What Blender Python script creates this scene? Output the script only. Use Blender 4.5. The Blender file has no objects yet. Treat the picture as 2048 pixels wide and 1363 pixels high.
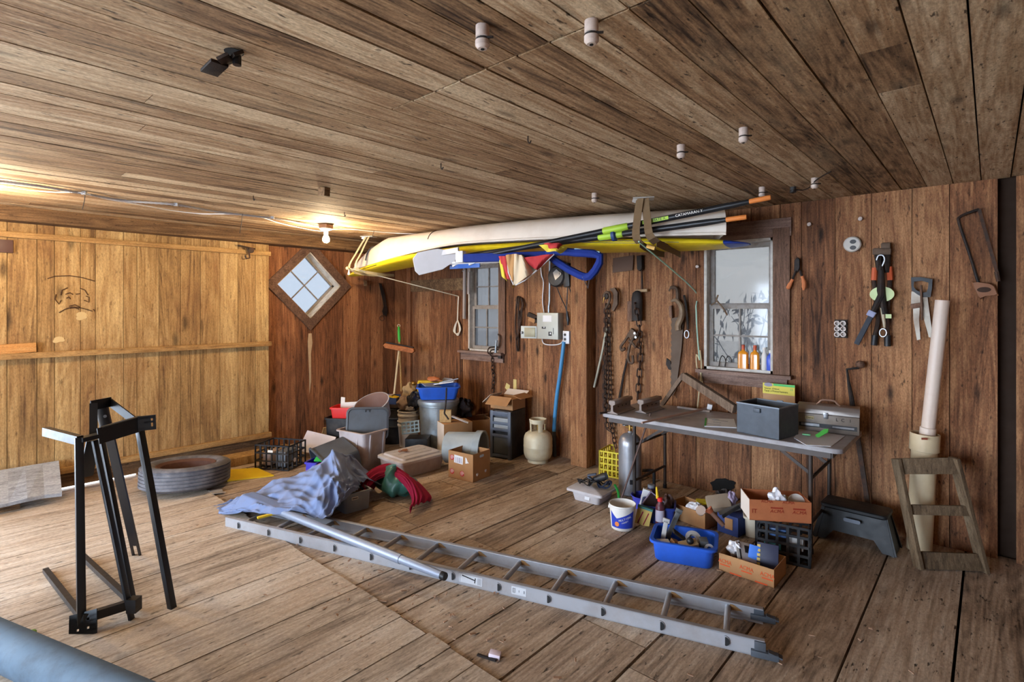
import bpy, bmesh, math, random
from mathutils import Vector as V, Matrix as M, Euler
PI = math.pi
rnd = random.Random(7)
scene = bpy.context.scene
col = scene.collection
# ---------------------------------------------------------------- measuring the photograph
FPX, CX, HY, EYE, YAW = 1060.0, 1024.0, 615.0, 1.65, math.radians(42.1)
FW = V((-math.sin(YAW), math.cos(YAW), 0)); RT = V((math.cos(YAW), math.sin(YAW), 0))
CAM = V((0, 0, EYE))
CEIL, YB, XL = 2.5, 4.72, -6.3
def ray(px, py): return FW + RT * ((px - CX) / FPX) + V((0, 0, (HY - py) / FPX))
def fl(px, py, z=0.0):            # pixel -> point on a level plane
    r = ray(px, py); return CAM + r * ((z - EYE) / r.z)
def bk(px, py, y=YB):             # pixel -> point on a plane parallel to the back wall
    r = ray(px, py); return CAM + r * (y / r.y)
def lf(px, py, x=XL):             # pixel -> point on a plane parallel to the left wall
    r = ray(px, py); return CAM + r * (x / r.x)
def dp(px, py, d): return CAM + ray(px, py) * d
def dep(p): return (V(p) - CAM).dot(FW)
def rot(x=0, y=0, z=0): return Euler((math.radians(x), math.radians(y), math.radians(z))).to_matrix().to_4x4()
def tr(p): return M.Translation(V(p))
def look(z, x=(0, 0, 1)):         # matrix whose local z runs along z and local x near x
    z = V(z).normalized(); x = V(x)
    if abs(x.normalized().dot(z)) > .98: x = V((1, 0, 0)) if abs(z.x) < .9 else V((0, 1, 0))
    x = (x - z * x.dot(z)).normalized(); y = z.cross(x)
    return M((x, y, z)).transposed().to_4x4()
# ---------------------------------------------------------------- mesh building
class MB:
    def __init__(s): s.b = bmesh.new(); s.mi = 0; s.T = M()
    def m(s, i): s.mi = i; return s
    def at(s, T): s.T = T; return s
    def _v(s, pts): return [s.b.verts.new(s.T @ V(p)) for p in pts]
    def _f(s, vs):
        try: f = s.b.faces.new(vs); f.material_index = s.mi; return f
        except ValueError: return None
    def box(s, c, d, R=None, bev=0.0, taper=1.0):
        x, y, z = d[0] / 2, d[1] / 2, d[2] / 2
        T = tr(c) @ (R if R is not None else M())
        P = [T @ V((a * x * (taper if e < 0 else 1), b_ * y * (taper if e < 0 else 1), e * z)) for e in (-1, 1) for a, b_ in ((-1, -1), (1, -1), (1, 1), (-1, 1))]
        return s.hexa(P, bev)
    def hexa(s, P, bev=0.0):      # 4 bottom points (ccw from above) then 4 top points
        v = s._v(P); fs = []
        for q in ((3, 2, 1, 0), (4, 5, 6, 7), (0, 1, 5, 4), (1, 2, 6, 5), (2, 3, 7, 6), (3, 0, 4, 7)):
            f = s._f([v[i] for i in q])
            if f: fs.append(f)
        if bev > 0:
            es = list({e for f in fs for e in f.edges})
            r = bmesh.ops.bevel(s.b, geom=es, offset=bev, segments=2, affect='EDGES', profile=.6)
            for f in r['faces']: f.material_index = s.mi
        return s
    def span(s, a, b, w, h, up=(0, 0, 1), bev=0.0):   # rectangular bar from a to b; w across, h along up
        a, b = V(a), V(b); z = b - a
        T = tr((a + b) / 2) @ look(z, up)
        return s.box((0, 0, 0), (h, w, z.length), T, bev)
    def tube(s, pts, r, n=8, closed=False, caps=True, flat=1.0):
        pts = [V(p) for p in pts]; k = len(pts); rs = r if isinstance(r, (list, tuple)) else [r] * k
        rings = []; nrm = None
        for i in range(k):
            if closed: t = pts[(i + 1) % k] - pts[i - 1]
            else: t = pts[min(i + 1, k - 1)] - pts[max(i - 1, 0)]
            if t.length < 1e-9: t = V((0, 0, 1))
            t.normalize()
            if nrm is None:
                nrm = V((0, 0, 1)) if abs(t.z) < .9 else V((1, 0, 0))
            nrm = nrm - t * nrm.dot(t)
            if nrm.length < 1e-6: nrm = t.orthogonal()
            nrm.normalize(); bn = t.cross(nrm)
            rings.append(s._v([pts[i] + (nrm * math.cos(2 * PI * j / n) * flat + bn * math.sin(2 * PI * j / n)) * rs[i] for j in range(n)]))
        for i in range(k if closed else k - 1):
            A, B = rings[i], rings[(i + 1) % k]
            for j in range(n): s._f([A[j], A[(j + 1) % n], B[(j + 1) % n], B[j]])
        if not closed and caps: s._f(rings[0][::-1]); s._f(rings[-1])
        return s
    def ribbon(s, pts, w, th, up):
        for a, b in zip(pts, pts[1:]): s.span(a, b, w, th, up)
        return s
    def lathe(s, prof, n=24, T=None, cap=(True, True), sx=1.0, sy=1.0, a0=0.0, a1=2 * PI):
        T = T if T is not None else M(); full = abs(a1 - a0 - 2 * PI) < 1e-6
        k = n if full else n + 1; rings = []
        for r, z in prof:
            if r < 1e-6: rings.append(s._v([T @ V((0, 0, z))]) * k)
            else: rings.append(s._v([T @ V((r * sx * math.cos(a0 + (a1 - a0) * j / n), r * sy * math.sin(a0 + (a1 - a0) * j / n), z)) for j in range(k)]))
        for A, B in zip(rings, rings[1:]):
            for j in range(n):
                q = [A[j], A[(j + 1) % k], B[(j + 1) % k], B[j]]
                q = [v for i, v in enumerate(q) if v not in q[:i]]
                if len(q) > 2: s._f(q)
        if full and cap[0] and prof[0][0] > 1e-6: s._f(rings[0][::-1])
        if full and cap[1] and prof[-1][0] > 1e-6: s._f(rings[-1])
        return s
    def rrect(s, secs, n=5, T=None, caps=(True, True)):   # stacked rounded rectangles: (hx, hy, radius, z)
        T = T if T is not None else M(); rings = []
        for hx, hy, rr, z in secs:
            P = []
            for q, (sx, sy) in enumerate(((1, 1), (-1, 1), (-1, -1), (1, -1))):
                for j in range(n):
                    a = PI / 2 * (q + j / (n - 1))
                    P.append(T @ V((sx * (hx - rr) + rr * math.cos(a), sy * (hy - rr) + rr * math.sin(a), z)))
            rings.append(s._v(P))
        k = 4 * n
        for A, B in zip(rings, rings[1:]):
            for j in range(k): s._f([A[j], A[(j + 1) % k], B[(j + 1) % k], B[j]])
        if caps[0]: s._f(rings[0][::-1])
        if caps[1]: s._f(rings[-1])
        return s
    def ball(s, c, r, n=12, sc=(1, 1, 1), R=None):
        T = tr(c) @ (R if R is not None else M()) @ M.Diagonal((sc[0], sc[1], sc[2], 1))
        k = max(5, n // 2)
        return s.lathe([(r * math.sin(PI * i / k), -r * math.cos(PI * i / k)) for i in range(k + 1)], n, T)
    def prism(s, poly, h, T=None, bev=0.0):               # 2-D outline extruded along local z
        T = T if T is not None else M()
        A = s._v([T @ V((x, y, 0)) for x, y in poly]); B = s._v([T @ V((x, y, h)) for x, y in poly])
        k = len(poly); fs = [s._f(A[::-1]), s._f(B)]
        for i in range(k): fs.append(s._f([A[i], A[(i + 1) % k], B[(i + 1) % k], B[i]]))
        if bev > 0:
            es = list({e for f in fs if f for e in f.edges})
            bmesh.ops.bevel(s.b, geom=es, offset=bev, segments=1, affect='EDGES')
        return s
    def surf(s, fn, nu, nv, th=0.0):                      # a sheet fn(u, v); th gives it real thickness
        P = [[V(fn(i / nu, j / nv)) for j in range(nv + 1)] for i in range(nu + 1)]
        def nr(i, j):
            a = P[min(i + 1, nu)][j] - P[max(i - 1, 0)][j]; b = P[i][min(j + 1, nv)] - P[i][max(j - 1, 0)]
            n_ = a.cross(b); return n_.normalized() if n_.length > 1e-12 else V((0, 0, 1))
        A = [s._v(r) for r in P]
        for i in range(nu):
            for j in range(nv): s._f([A[i][j], A[i + 1][j], A[i + 1][j + 1], A[i][j + 1]])
        if th:
            B = [s._v([P[i][j] - nr(i, j) * th for j in range(nv + 1)]) for i in range(nu + 1)]
            for i in range(nu):
                for j in range(nv): s._f([B[i][j + 1], B[i + 1][j + 1], B[i + 1][j], B[i][j]])
            for i in range(nu):
                s._f([A[i][0], B[i][0], B[i + 1][0], A[i + 1][0]]); s._f([A[i + 1][nv], B[i + 1][nv], B[i][nv], A[i][nv]])
            for j in range(nv):
                s._f([A[0][j + 1], B[0][j + 1], B[0][j], A[0][j]]); s._f([A[nu][j], B[nu][j], B[nu][j + 1], A[nu][j + 1]])
        return s
    def link(s, c, T, L, W, r, n=6):                      # one chain link, long axis local x
        P = []
        for i in range(14):
            a = 2 * PI * i / 14; x, y = math.cos(a), math.sin(a)
            P.append(tr(c) @ T @ V(((L - W) / 2 * (1 if x > 0 else -1) + W / 2 * x, W / 2 * y, 0)))
        return s.tube(P, r, n, closed=True)
    def chain(s, pts, L=.04, W=.026, r=.0045, tw=0):
        pts = [V(p) for p in pts]; step = L - 2 * r - .001; k = 0; carry = 0.0
        for a, b in zip(pts, pts[1:]):
            d = (b - a).length; t = carry; u = (b - a).normalized()
            while t < d:
                base = look(u, (1, .3, 0)) @ rot(0, 0, tw + 90 * (k % 2)) @ rot(0, 90, 0)
                s.link(a + u * t, base, L, W, r); k += 1; t += step
            carry = t - d
        return s
WM = {}
def _link(name, mb, mats, smooth):
    me = bpy.data.meshes.new(name)
    bmesh.ops.recalc_face_normals(mb.b, faces=mb.b.faces)
    if smooth:
        for f in mb.b.faces: f.smooth = True
    mb.b.to_mesh(me); mb.b.free()
    if smooth:
        try: me.set_sharp_from_angle(angle=math.radians(38))
        except Exception: pass
    for m_ in (mats if isinstance(mats, (list, tuple)) else [mats]): me.materials.append(m_)
    o = bpy.data.objects.new(name, me); col.objects.link(o)
    return o
def tag(o, label=None, cat=None, group=None, kind=None):
    if label: o['label'] = label
    if cat: o['category'] = cat
    if group: o['group'] = group
    if kind: o['kind'] = kind
    return o
def thing(name, label, cat, T=M(), group=None):
    o = bpy.data.objects.new(name, None); o.empty_display_size = .1; col.objects.link(o)
    if not isinstance(T, M): T = tr(T)
    o.matrix_world = T; WM[o.name] = T.copy()
    return tag(o, label, cat, group)
def part(name, mb, mats, parent, world=False, label=None, smooth=True, kind=None):
    W = WM[parent.name]
    if world: mb.b.transform(W.inverted())
    o = _link(name, mb, mats, smooth); o.parent = parent; WM[o.name] = W
    if label: o['label'] = label
    if kind: o['kind'] = kind
    return o
def solo(name, mb, mats, label=None, cat=None, group=None, kind=None, smooth=True):
    vs = [v.co for v in mb.b.verts]
    lo = [min(v[i] for v in vs) for i in range(3)]; hi = [max(v[i] for v in vs) for i in range(3)]
    c = V(((lo[0] + hi[0]) / 2, (lo[1] + hi[1]) / 2, lo[2]))
    mb.b.transform(tr(-c)); o = _link(name, mb, mats, smooth); o.location = c; WM[o.name] = tr(c)
    return tag(o, label, cat, group, kind)
def dup(root, T, label=None, group=None):
    r = root.copy(); col.objects.link(r); r.matrix_world = T; WM[r.name] = T.copy()
    if label: r['label'] = label
    if group: r['group'] = group
    for ch in list(root.children):
        c = ch.copy(); col.objects.link(c); c.parent = r; WM[c.name] = T.copy()
        for g in list(ch.children):
            d = g.copy(); col.objects.link(d); d.parent = c; WM[d.name] = T.copy()
    return r
def arc(c, r, a0, a1, n=8, T=None):
    T = T if T is not None else M()
    return [T @ (V(c) + V((r * math.cos(math.radians(a0 + (a1 - a0) * i / n)), r * math.sin(math.radians(a0 + (a1 - a0) * i / n)), 0))) for i in range(n + 1)]
def smoothpts(P, n=6):            # Catmull-Rom through the points
    P = [V(p) for p in P]; out = []
    for i in range(len(P) - 1):
        a, b, c, d = P[max(i - 1, 0)], P[i], P[i + 1], P[min(i + 2, len(P) - 1)]
        for j in range(n):
            t = j / n
            out.append(.5 * ((2 * b) + (c - a) * t + (2 * a - 5 * b + 4 * c - d) * t * t + (3 * b - a - 3 * c + d) * t ** 3))
    return out + [P[-1]]
def text(name, s, size, T, mat, parent, world=True, ext=.0006, align='CENTER', sx=1.0, shear=0.0):
    cu = bpy.data.curves.new(name, 'FONT'); cu.body = s; cu.size = size; cu.extrude = ext; cu.align_x = align; cu.align_y = 'CENTER'; cu.shear = shear
    cu.resolution_u = 2
    tmp = bpy.data.objects.new('tmp', cu); col.objects.link(tmp)
    dg = bpy.context.evaluated_depsgraph_get(); me = bpy.data.meshes.new_from_object(tmp.evaluated_get(dg))
    bpy.data.objects.remove(tmp); bpy.data.curves.remove(cu)
    me.transform(T @ M.Diagonal((sx, 1, 1, 1)))
    if world: me.transform(WM[parent.name].inverted())
    me.name = name; me.materials.clear(); me.materials.append(mat)
    o = bpy.data.objects.new(name, me); col.objects.link(o); o.parent = parent; WM[o.name] = WM[parent.name]
    return o
# ---------------------------------------------------------------- materials
def lin(c):
    if isinstance(c, str): c = [int(c[i:i + 2], 16) for i in (0, 2, 4)]
    return tuple(((v / 255) / 12.92 if v / 255 <= .04045 else ((v / 255 + .055) / 1.055) ** 2.4) for v in c[:3]) + (1.0,)
class NT:
    def __init__(s, name):
        s.mat = bpy.data.materials.new(name); s.mat.use_nodes = True
        s.t = s.mat.node_tree; s.t.nodes.clear()
        s.out = s.n('ShaderNodeOutputMaterial')
    def n(s, ty, **kw):
        x = s.t.nodes.new(ty)
        for k, v in kw.items():
            if k.startswith('i_'):
                k = k[2:]; k = int(k) if k.isdigit() else k
                s.set(x.inputs[k], v)
            else: setattr(x, k, v)
        return x
    def set(s, sock, v):
        if isinstance(v, bpy.types.NodeSocket): s.t.links.new(v, sock)
        else: sock.default_value = v
    def math(s, op, a, b=0.0, c=None, clamp=False):
        x = s.n('ShaderNodeMath', operation=op, use_clamp=clamp); s.set(x.inputs[0], a); s.set(x.inputs[1], b)
        if c is not None: s.set(x.inputs[2], c)
        return x.outputs[0]
    def mix(s, f, a, b, mode='MIX'):
        x = s.n('ShaderNodeMix', data_type='RGBA', blend_type=mode, clamp_factor=True)
        s.set(x.inputs[0], f); s.set(x.inputs[6], a); s.set(x.inputs[7], b); return x.outputs[2]
    def ramp(s, f, stops):
        x = s.n('ShaderNodeValToRGB'); s.set(x.inputs[0], f); e = x.color_ramp.elements
        while len(e) < len(stops): e.new(.5)
        for k, (p, c) in zip(e, stops):
            k.position = p; k.color = c if isinstance(c, tuple) else (c, c, c, 1)
        return x.outputs[0]
    def noise(s, vec, scale, detail=4, rough=.55, dist=0.0):
        x = s.n('ShaderNodeTexNoise'); s.set(x.inputs['Vector'], vec); x.inputs['Scale'].default_value = scale
        x.inputs['Detail'].default_value = detail; x.inputs['Roughness'].default_value = rough; x.inputs['Distortion'].default_value = dist
        return x.outputs[0]
    def map(s, vec, sc, loc=(0, 0, 0)):
        x = s.n('ShaderNodeMapping'); s.set(x.inputs[0], vec); x.inputs['Scale'].default_value = sc; x.inputs['Location'].default_value = loc
        return x.outputs[0]
    def bump(s, h, st, dist=.01):
        x = s.n('ShaderNodeBump'); x.inputs['Strength'].default_value = st; x.inputs['Distance'].default_value = dist; s.set(x.inputs['Height'], h)
        return x.outputs[0]
    def bsdf(s, **kw):
        x = s.n('ShaderNodeBsdfPrincipled')
        for k, v in kw.items(): s.set(x.inputs[k.replace('_', ' ')], v)
        s.t.links.new(x.outputs[0], s.out.inputs[0]); return x
_M = {}
def plain(name, c, rough=.6, metal=0.0, var=.12, sc=12.0, bump=.0, dirt=None, dirt_amt=.4, dsc=5.0, spec=.4, trans=0.0):
    if name in _M: return _M[name]
    t = NT(name); co = t.n('ShaderNodeTexCoord').outputs['Object']; c = lin(c)
    n1 = t.noise(co, sc, 5)
    base = t.mix(t.math('MULTIPLY', n1, var * 2), c, tuple(x * .45 for x in c[:3]) + (1,))
    if dirt:
        n2 = t.ramp(t.noise(co, dsc, 6, .65), [(.45, 0.0), (.68, 1.0)])
        base = t.mix(t.math('MULTIPLY', n2, dirt_amt), base, lin(dirt))
    kw = dict(Base_Color=base, Metallic=metal, Roughness=t.math('MULTIPLY_ADD', n1, .25, rough - .12, clamp=True))
    if bump: kw['Normal'] = t.bump(t.noise(co, sc * 4, 4), bump, .004)
    b = t.bsdf(**kw); b.inputs['Specular IOR Level'].default_value = spec
    if trans: b.inputs['Transmission Weight'].default_value = trans
    _M[name] = t.mat; return t.mat
def wood(name, dark, mid, light, axis='y', sc=1.0, isl=.5, rough=.75, bump=.35, knots=.5, specks=.5, patch=None, patch_amt=.5, hi=.62, fine=.45, grit=.4, rings=.045):
    t = NT(name); co = t.n('ShaderNodeTexCoord').outputs['Object']
    ri = t.n('ShaderNodeNewGeometry').outputs['Random Per Island']
    off = t.n('ShaderNodeCombineXYZ', i_0=t.math('MULTIPLY', ri, 37.0), i_1=t.math('MULTIPLY', ri, 91.0), i_2=t.math('MULTIPLY', ri, 53.0)).outputs[0]
    p = t.n('ShaderNodeVectorMath', operation='ADD', i_0=co, i_1=off).outputs[0]
    k = 'xyz'.index(axis)
    def st(a, b): v = [a] * 3; v[k] = b; return tuple(v)
    g1 = t.noise(t.map(p, st(14 * sc, 1.1 * sc)), 1.0, 6, .62, .9)
    g2 = t.noise(t.map(p, st(70 * sc, 3.2 * sc)), 1.0, 4, .6, .4)
    g3 = t.noise(t.map(p, st(3.0 * sc, 1.3 * sc)), 1.0, 4, .6)
    f = t.math('ADD', t.math('MULTIPLY', g1, .55), t.math('ADD', t.math('MULTIPLY', g2, fine), t.math('MULTIPLY', g3, .35)))
    f = t.math('ADD', f, t.math('MULTIPLY', t.math('SUBTRACT', ri, .5), isl))
    ring = t.math('SINE', t.math('MULTIPLY', t.noise(t.map(p, st(4.2 * sc, .55 * sc)), 1.0, 2, .5, .3), 110.0))
    f = t.math('ADD', f, t.math('MULTIPLY', ring, rings))
    f = t.math('SUBTRACT', f, fine * .5 - .05)
    c = t.ramp(f, [(.18, lin(dark)), (.46, lin(mid)), (hi + .12, lin(light))])
    if patch:
        pm = t.ramp(t.noise(t.map(co, st(2.2, .9)), 1.0, 5, .65, .5), [(.5, 0.0), (.72, 1.0)])
        c = t.mix(t.math('MULTIPLY', pm, patch_amt), c, lin(patch))
    vo = t.n('ShaderNodeTexVoronoi', feature='F1'); t.set(vo.inputs['Vector'], t.map(p, st(6.5 * sc, 2.2 * sc))); vo.inputs['Scale'].default_value = 1.0
    kn = t.ramp(vo.outputs['Distance'], [(.06, 1.0), (.2, 0.0)])
    c = t.mix(t.math('MULTIPLY', kn, knots), c, lin(tuple(v * .22 for v in (110, 75, 50))))
    sp = t.ramp(t.noise(t.map(p, st(55 * sc, 16 * sc)), 1.0, 3, .6), [(.62, 0.0), (.71, 1.0)])
    c = t.mix(t.math('MULTIPLY', sp, specks), c, tuple(v * .3 for v in lin(dark)[:3]) + (1,))
    hf = t.noise(t.map(p, st(150 * sc, 60 * sc)), 1.0, 3, .7)
    c = t.mix(1.0, c, t.ramp(hf, [(.3, 1 - grit), (.7, 1 + 0.0)]), 'MULTIPLY')
    h = t.math('ADD', t.math('MULTIPLY', g2, .7), t.math('MULTIPLY', g1, .5))
    h = t.math('SUBTRACT', h, t.math('MULTIPLY', sp, .35))
    b = t.bsdf(Base_Color=c, Roughness=rough, Normal=t.bump(h, bump, .006)); b.inputs['Specular IOR Level'].default_value = .25
    return t.mat
def emis(name, c, st):
    t = NT(name); e = t.n('ShaderNodeEmission'); e.inputs[0].default_value = lin(c); e.inputs[1].default_value = st
    t.t.links.new(e.outputs[0], t.out.inputs[0]); return t.mat
def pane(name, tint, gloss=.08, haze=.0, hazec=(200, 205, 212)):
    t = NT(name); a = t.n('ShaderNodeBsdfTransparent'); a.inputs[0].default_value = lin(tint)
    g = t.n('ShaderNodeBsdfGlossy'); g.inputs['Roughness'].default_value = .08
    m1 = t.n('ShaderNodeMixShader'); m1.inputs[0].default_value = gloss
    t.t.links.new(a.outputs[0], m1.inputs[1]); t.t.links.new(g.outputs[0], m1.inputs[2]); last = m1
    if haze:
        d = t.n('ShaderNodeBsdfTranslucent'); d.inputs[0].default_value = lin(hazec)
        m2 = t.n('ShaderNodeMixShader'); m2.inputs[0].default_value = haze
        t.t.links.new(m1.outputs[0], m2.inputs[1]); t.t.links.new(d.outputs[0], m2.inputs[2]); last = m2
    t.t.links.new(last.outputs[0], t.out.inputs[0]); return t.mat
# ================================================================ camera, light, setting
cam = bpy.data.cameras.new('camera'); co = bpy.data.objects.new('camera', cam); col.objects.link(co)
co.location = CAM; co.rotation_euler = (PI / 2, 0, YAW); cam.sensor_width = 36; cam.lens = 36 * FPX / 2048
cam.shift_y = -(681.5 - HY) / 2048; cam.clip_start = .05; scene.camera = co
vs_ = scene.view_settings; vs_.view_transform = 'Standard'; vs_.look = 'None'; vs_.gamma = 1; vs_.use_curve_mapping = False; vs_.exposure = 1.8
scene.cycles.use_denoising = True; scene.cycles.max_bounces = 10; scene.cycles.diffuse_bounces = 6; scene.cycles.transparent_max_bounces = 12
scene.cycles.sample_clamp_indirect = 8.0
w = bpy.data.worlds.new('overcast_sky'); scene.world = w; w.use_nodes = True
nt = w.node_tree; bg = nt.nodes['Background']; bg.inputs[0].default_value = (.75, .90, 1.10, 1); bg.inputs[1].default_value = 7.0
# ---- woods
W_CEIL = wood('ceiling_boards_wood', (60, 40, 26), (168, 132, 96), (224, 198, 162), 'y', 1.0, .32, .8, .4, .6, .85, (206, 182, 146), .4, fine=.6, grit=.5)
W_FLOOR = wood('old_floor_planks_wood', (72, 55, 42), (182, 158, 134), (222, 204, 182), 'y', .8, .2, .7, .5, .3, .9, (112, 78, 52), .6, fine=.55)
W_FLOOR2 = wood('pale_floor_planks_wood', (98, 80, 64), (192, 172, 150), (224, 210, 192), 'y', .8, .16, .7, .4, .3, .7, (186, 150, 112), .4, fine=.5)
W_BACK = wood('brown_wall_boards_wood', (44, 26, 16), (140, 92, 60), (194, 142, 98), 'z', 1.0, .26, .75, .35, .85, .7, (74, 48, 34), .5, fine=.55, grit=.5)
W_LEFT = wood('red_brown_wall_boards_wood', (54, 32, 20), (138, 88, 56), (184, 128, 86), 'z', 1.0, .24, .75, .35, .85, .6, (90, 56, 36), .45, fine=.5)
W_DOOR = wood('yellow_door_boards_wood', (88, 60, 36), (174, 136, 86), (216, 182, 126), 'z', .8, .2, .7, .3, .6, .5, (132, 86, 52), .5, fine=.5)
W_DOORRAIL = wood('yellow_rail_wood', (96, 64, 36), (178, 136, 84), (212, 174, 116), 'y', 1.0, .2, .75, .3, .3, .4)
W_BEAM = wood('dark_beam_wood', (44, 32, 22), (112, 84, 58), (164, 130, 92), 'y', 1.0, .1, .8, .5, .3, .6)
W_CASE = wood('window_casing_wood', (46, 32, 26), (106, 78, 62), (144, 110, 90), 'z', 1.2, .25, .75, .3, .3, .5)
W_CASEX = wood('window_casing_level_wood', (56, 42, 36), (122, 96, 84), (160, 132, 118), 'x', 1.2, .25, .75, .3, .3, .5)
W_POST = wood('brown_post_wood', (60, 38, 24), (146, 98, 64), (188, 138, 94), 'z', .9, .1, .75, .35, .6, .5)
GAP = plain('dark_gap', (14, 11, 9), .9)
WHITE_PAINT = plain('old_white_paint', (206, 200, 190), .6, 0, .15, 20, dirt=(120, 105, 90), dirt_amt=.5, dsc=14)
def struct(o): o['kind'] = 'structure'; return o
def board_wall(name, seams, z0, z1, mat, T, th=.028, holes=(), gap=.004):
    """vertical boards: seams along local x, the face at local y = 0 looking to -y; holes are (x0, x1, z0, z1)"""
    mb = MB().at(T)
    for a, b in zip(seams, seams[1:]):
        cuts = sorted({a, b} | {h for q in holes for h in q[:2] if a < h < b})
        for p, q in zip(cuts, cuts[1:]):
            segs = [(z0, z1)]; c = (p + q) / 2
            for h in holes:
                if h[0] < c < h[1]:
                    segs = [s2 for s in segs for s2 in ((s[0], min(s[1], h[2])), (max(s[0], h[3]), s[1])) if s2[1] - s2[0] > .01]
            l = gap / 2 if p == a else 0; r = gap / 2 if q == b else 0; j = rnd.uniform(0, .005)
            for s in segs: mb.box(((p + l + q - r) / 2, th / 2 + j, (s[0] + s[1]) / 2), (q - r - p - l, th, s[1] - s[0]))
    return struct(solo(name, mb, mat, kind='structure', smooth=False))
def fill(a, b, w0, w1):
    s = [a]
    while s[-1] < b - w1: s.append(s[-1] + rnd.uniform(w0, w1))
    return s + [b]
# ---- floor: wide old planks beyond y = 1.7, paler newer planks in front of them
mb = MB()
xs = [-6.4] + [-6.4 + .36 * i + rnd.uniform(-.04, .04) for i in range(1, 12)] + [-2.36, -1.98, -1.615, -1.237, -.919, -.512, -.127, .26, .62, 1.0, 1.4, 1.8, 2.2, 2.6, 3.0, 3.5]
for a, b in zip(xs, xs[1:]):
    ys = sorted([1.702, 4.8] + [y for y in ([rnd.uniform(1.95, 2.9), rnd.uniform(3.1, 4.4)] if a < -.95 or a > .2 else [])])
    g = rnd.uniform(.007, .016)
    for p, q in zip(ys, ys[1:]):
        mb.box(((a + b) / 2, (p + q) / 2, -.02 + rnd.uniform(-.003, 0)), (b - a - g, q - p - .009, .04))
mb.m(1)
xs = fill(-6.4, 3.5, .17, .29)
for a, b in zip(xs, xs[1:]):
    if a > -1.7 and b < 0: pass
    y1 = 1.699 + rnd.uniform(-.012, .012)
    ys = sorted([-4.5, y1] + ([rnd.uniform(-1.5, 0.6)] if rnd.random() < .6 else []))
    for p, q in zip(ys, ys[1:]):
        mb.box(((a + b) / 2, (p + q) / 2, -.013 + rnd.uniform(-.003, 0)), (b - a - rnd.uniform(.004, .009), q - p - .003, .05))
mb.m(2).box((-1.45, .15, -.075), (10, 9.4, .05))
solo('floor', mb, [W_FLOOR, W_FLOOR2, GAP], kind='structure', smooth=False)
# ---- ceiling
mb = MB(); x = -.048 - .1435 * 45; i = 0
while x < 3.5:
    cuts = [-4.5, 4.75]
    if -2.05 < x < -.4: cuts.append(1.345)
    else:
        cuts += [rnd.uniform(-3, 4.4)]
        if rnd.random() < .5: cuts += [rnd.uniform(.5, 4.4)]
    cuts.sort(); g = rnd.choice((.004, .005, .006, .009)); j = rnd.uniform(0, .006)
    for p, q in zip(cuts, cuts[1:]):
        
        if q - p > .05: e = .011 if 1.345 in (p, q) else .003; mb.box((x + .0717, (p + q) / 2, CEIL + .0125 + j), (.1435 - g, q - p - e, .025))
    x += .1435; i += 1
mb.m(1).box((-1.5, .1, CEIL + .06), (10.2, 9.6, .04))
solo('ceiling', mb, [W_CEIL, GAP], kind='structure', smooth=False)
# ---- back wall (two windows, a recess added at its right end, coloured dark to make a dark stripe)
WX = lambda px: bk(px, 615).x
W2 = (-5.03, -4.47, 1.10, 2.22); W3 = (-1.925, -1.339, 1.10, 2.235)
seam = [-6.32, WX(819), WX(836), WX(858), WX(881), WX(904), WX(925), -4.75, WX(1010), WX(1027), WX(1054), WX(1086), WX(1119), -3.2, WX(1213), WX(1258), WX(1300), WX(1345), WX(1392), WX(1457), WX(1502), WX(1560), WX(1603), WX(1670), WX(1743), WX(1824), WX(1899), WX(1996)]
x1 = seam[-1]
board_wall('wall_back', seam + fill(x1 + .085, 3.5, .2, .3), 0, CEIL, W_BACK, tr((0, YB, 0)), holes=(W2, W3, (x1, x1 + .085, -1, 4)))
mb = MB()                                                       # sheathing behind the boards, with the same openings
for a, b, z0, z1 in ((-6.5, W2[0], -.1, 2.6), (W2[1], W3[0], -.1, 2.6), (W3[1], x1 - .02, -.1, 2.6), (x1 + .13, 3.5, -.1, 2.6)):
    mb.box(((a + b) / 2, YB + .115, (z0 + z1) / 2), (b - a, .12, z1 - z0))
for h in (W2, W3):
    mb.box(((h[0] + h[1]) / 2, YB + .115, (h[2] - .1) / 2), (h[1] - h[0], .12, h[2] + .1)); mb.box(((h[0] + h[1]) / 2, YB + .115, (h[3] + 2.6) / 2), (h[1] - h[0], .12, 2.6 - h[3]))
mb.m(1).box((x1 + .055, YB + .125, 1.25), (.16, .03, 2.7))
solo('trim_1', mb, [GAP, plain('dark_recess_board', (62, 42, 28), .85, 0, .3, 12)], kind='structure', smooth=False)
# ---- left wall: boards round a square window standing on its corner, then the sliding door, then the open doorway the light comes in by
DY, DZ, DH = 3.215, 1.93, .42
mb = MB().at(tr((XL, 0, 0)))
seamL = [2.62, lf(564, 615).y, lf(592, 615).y, lf(622, 615).y, lf(655, 615).y, lf(687, 615).y, lf(716, 615).y, lf(742, 615).y, lf(766, 615).y, lf(790, 615).y, lf(809, 615).y, 4.75]
def cutcol(a, b, lo, hi):         # column between y = a and b with the diamond taken out
    def edge(y, s): d = DH - abs(y - DY); return DZ + s * max(d, 0)
    ys = sorted({a, b} | {v for v in (DY - DH, DY, DY + DH) if a < v < b})
    for p, q in zip(ys, ys[1:]):
        inside = abs((p + q) / 2 - DY) < DH
        for z0a, z0b, z1a, z1b in (((lo, lo, edge(p, -1), edge(q, -1)), (edge(p, 1), edge(q, 1), hi, hi)) if inside else ((lo, lo, hi, hi),)):
            l = .002 if p == a else 0; r = .002 if q == b else 0
            P = []
            for z in ((z0a, z0b), (z1a, z1b)):
                P += [(0, p + l, z[0]), (0, q - r, z[1]), (-.03, q - r, z[1]), (-.03, p + l, z[0])]
            mb.hexa(P)
for a, b in zip(seamL, seamL[1:]): cutcol(a, b, 0, CEIL)
mb.m(1)
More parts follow.
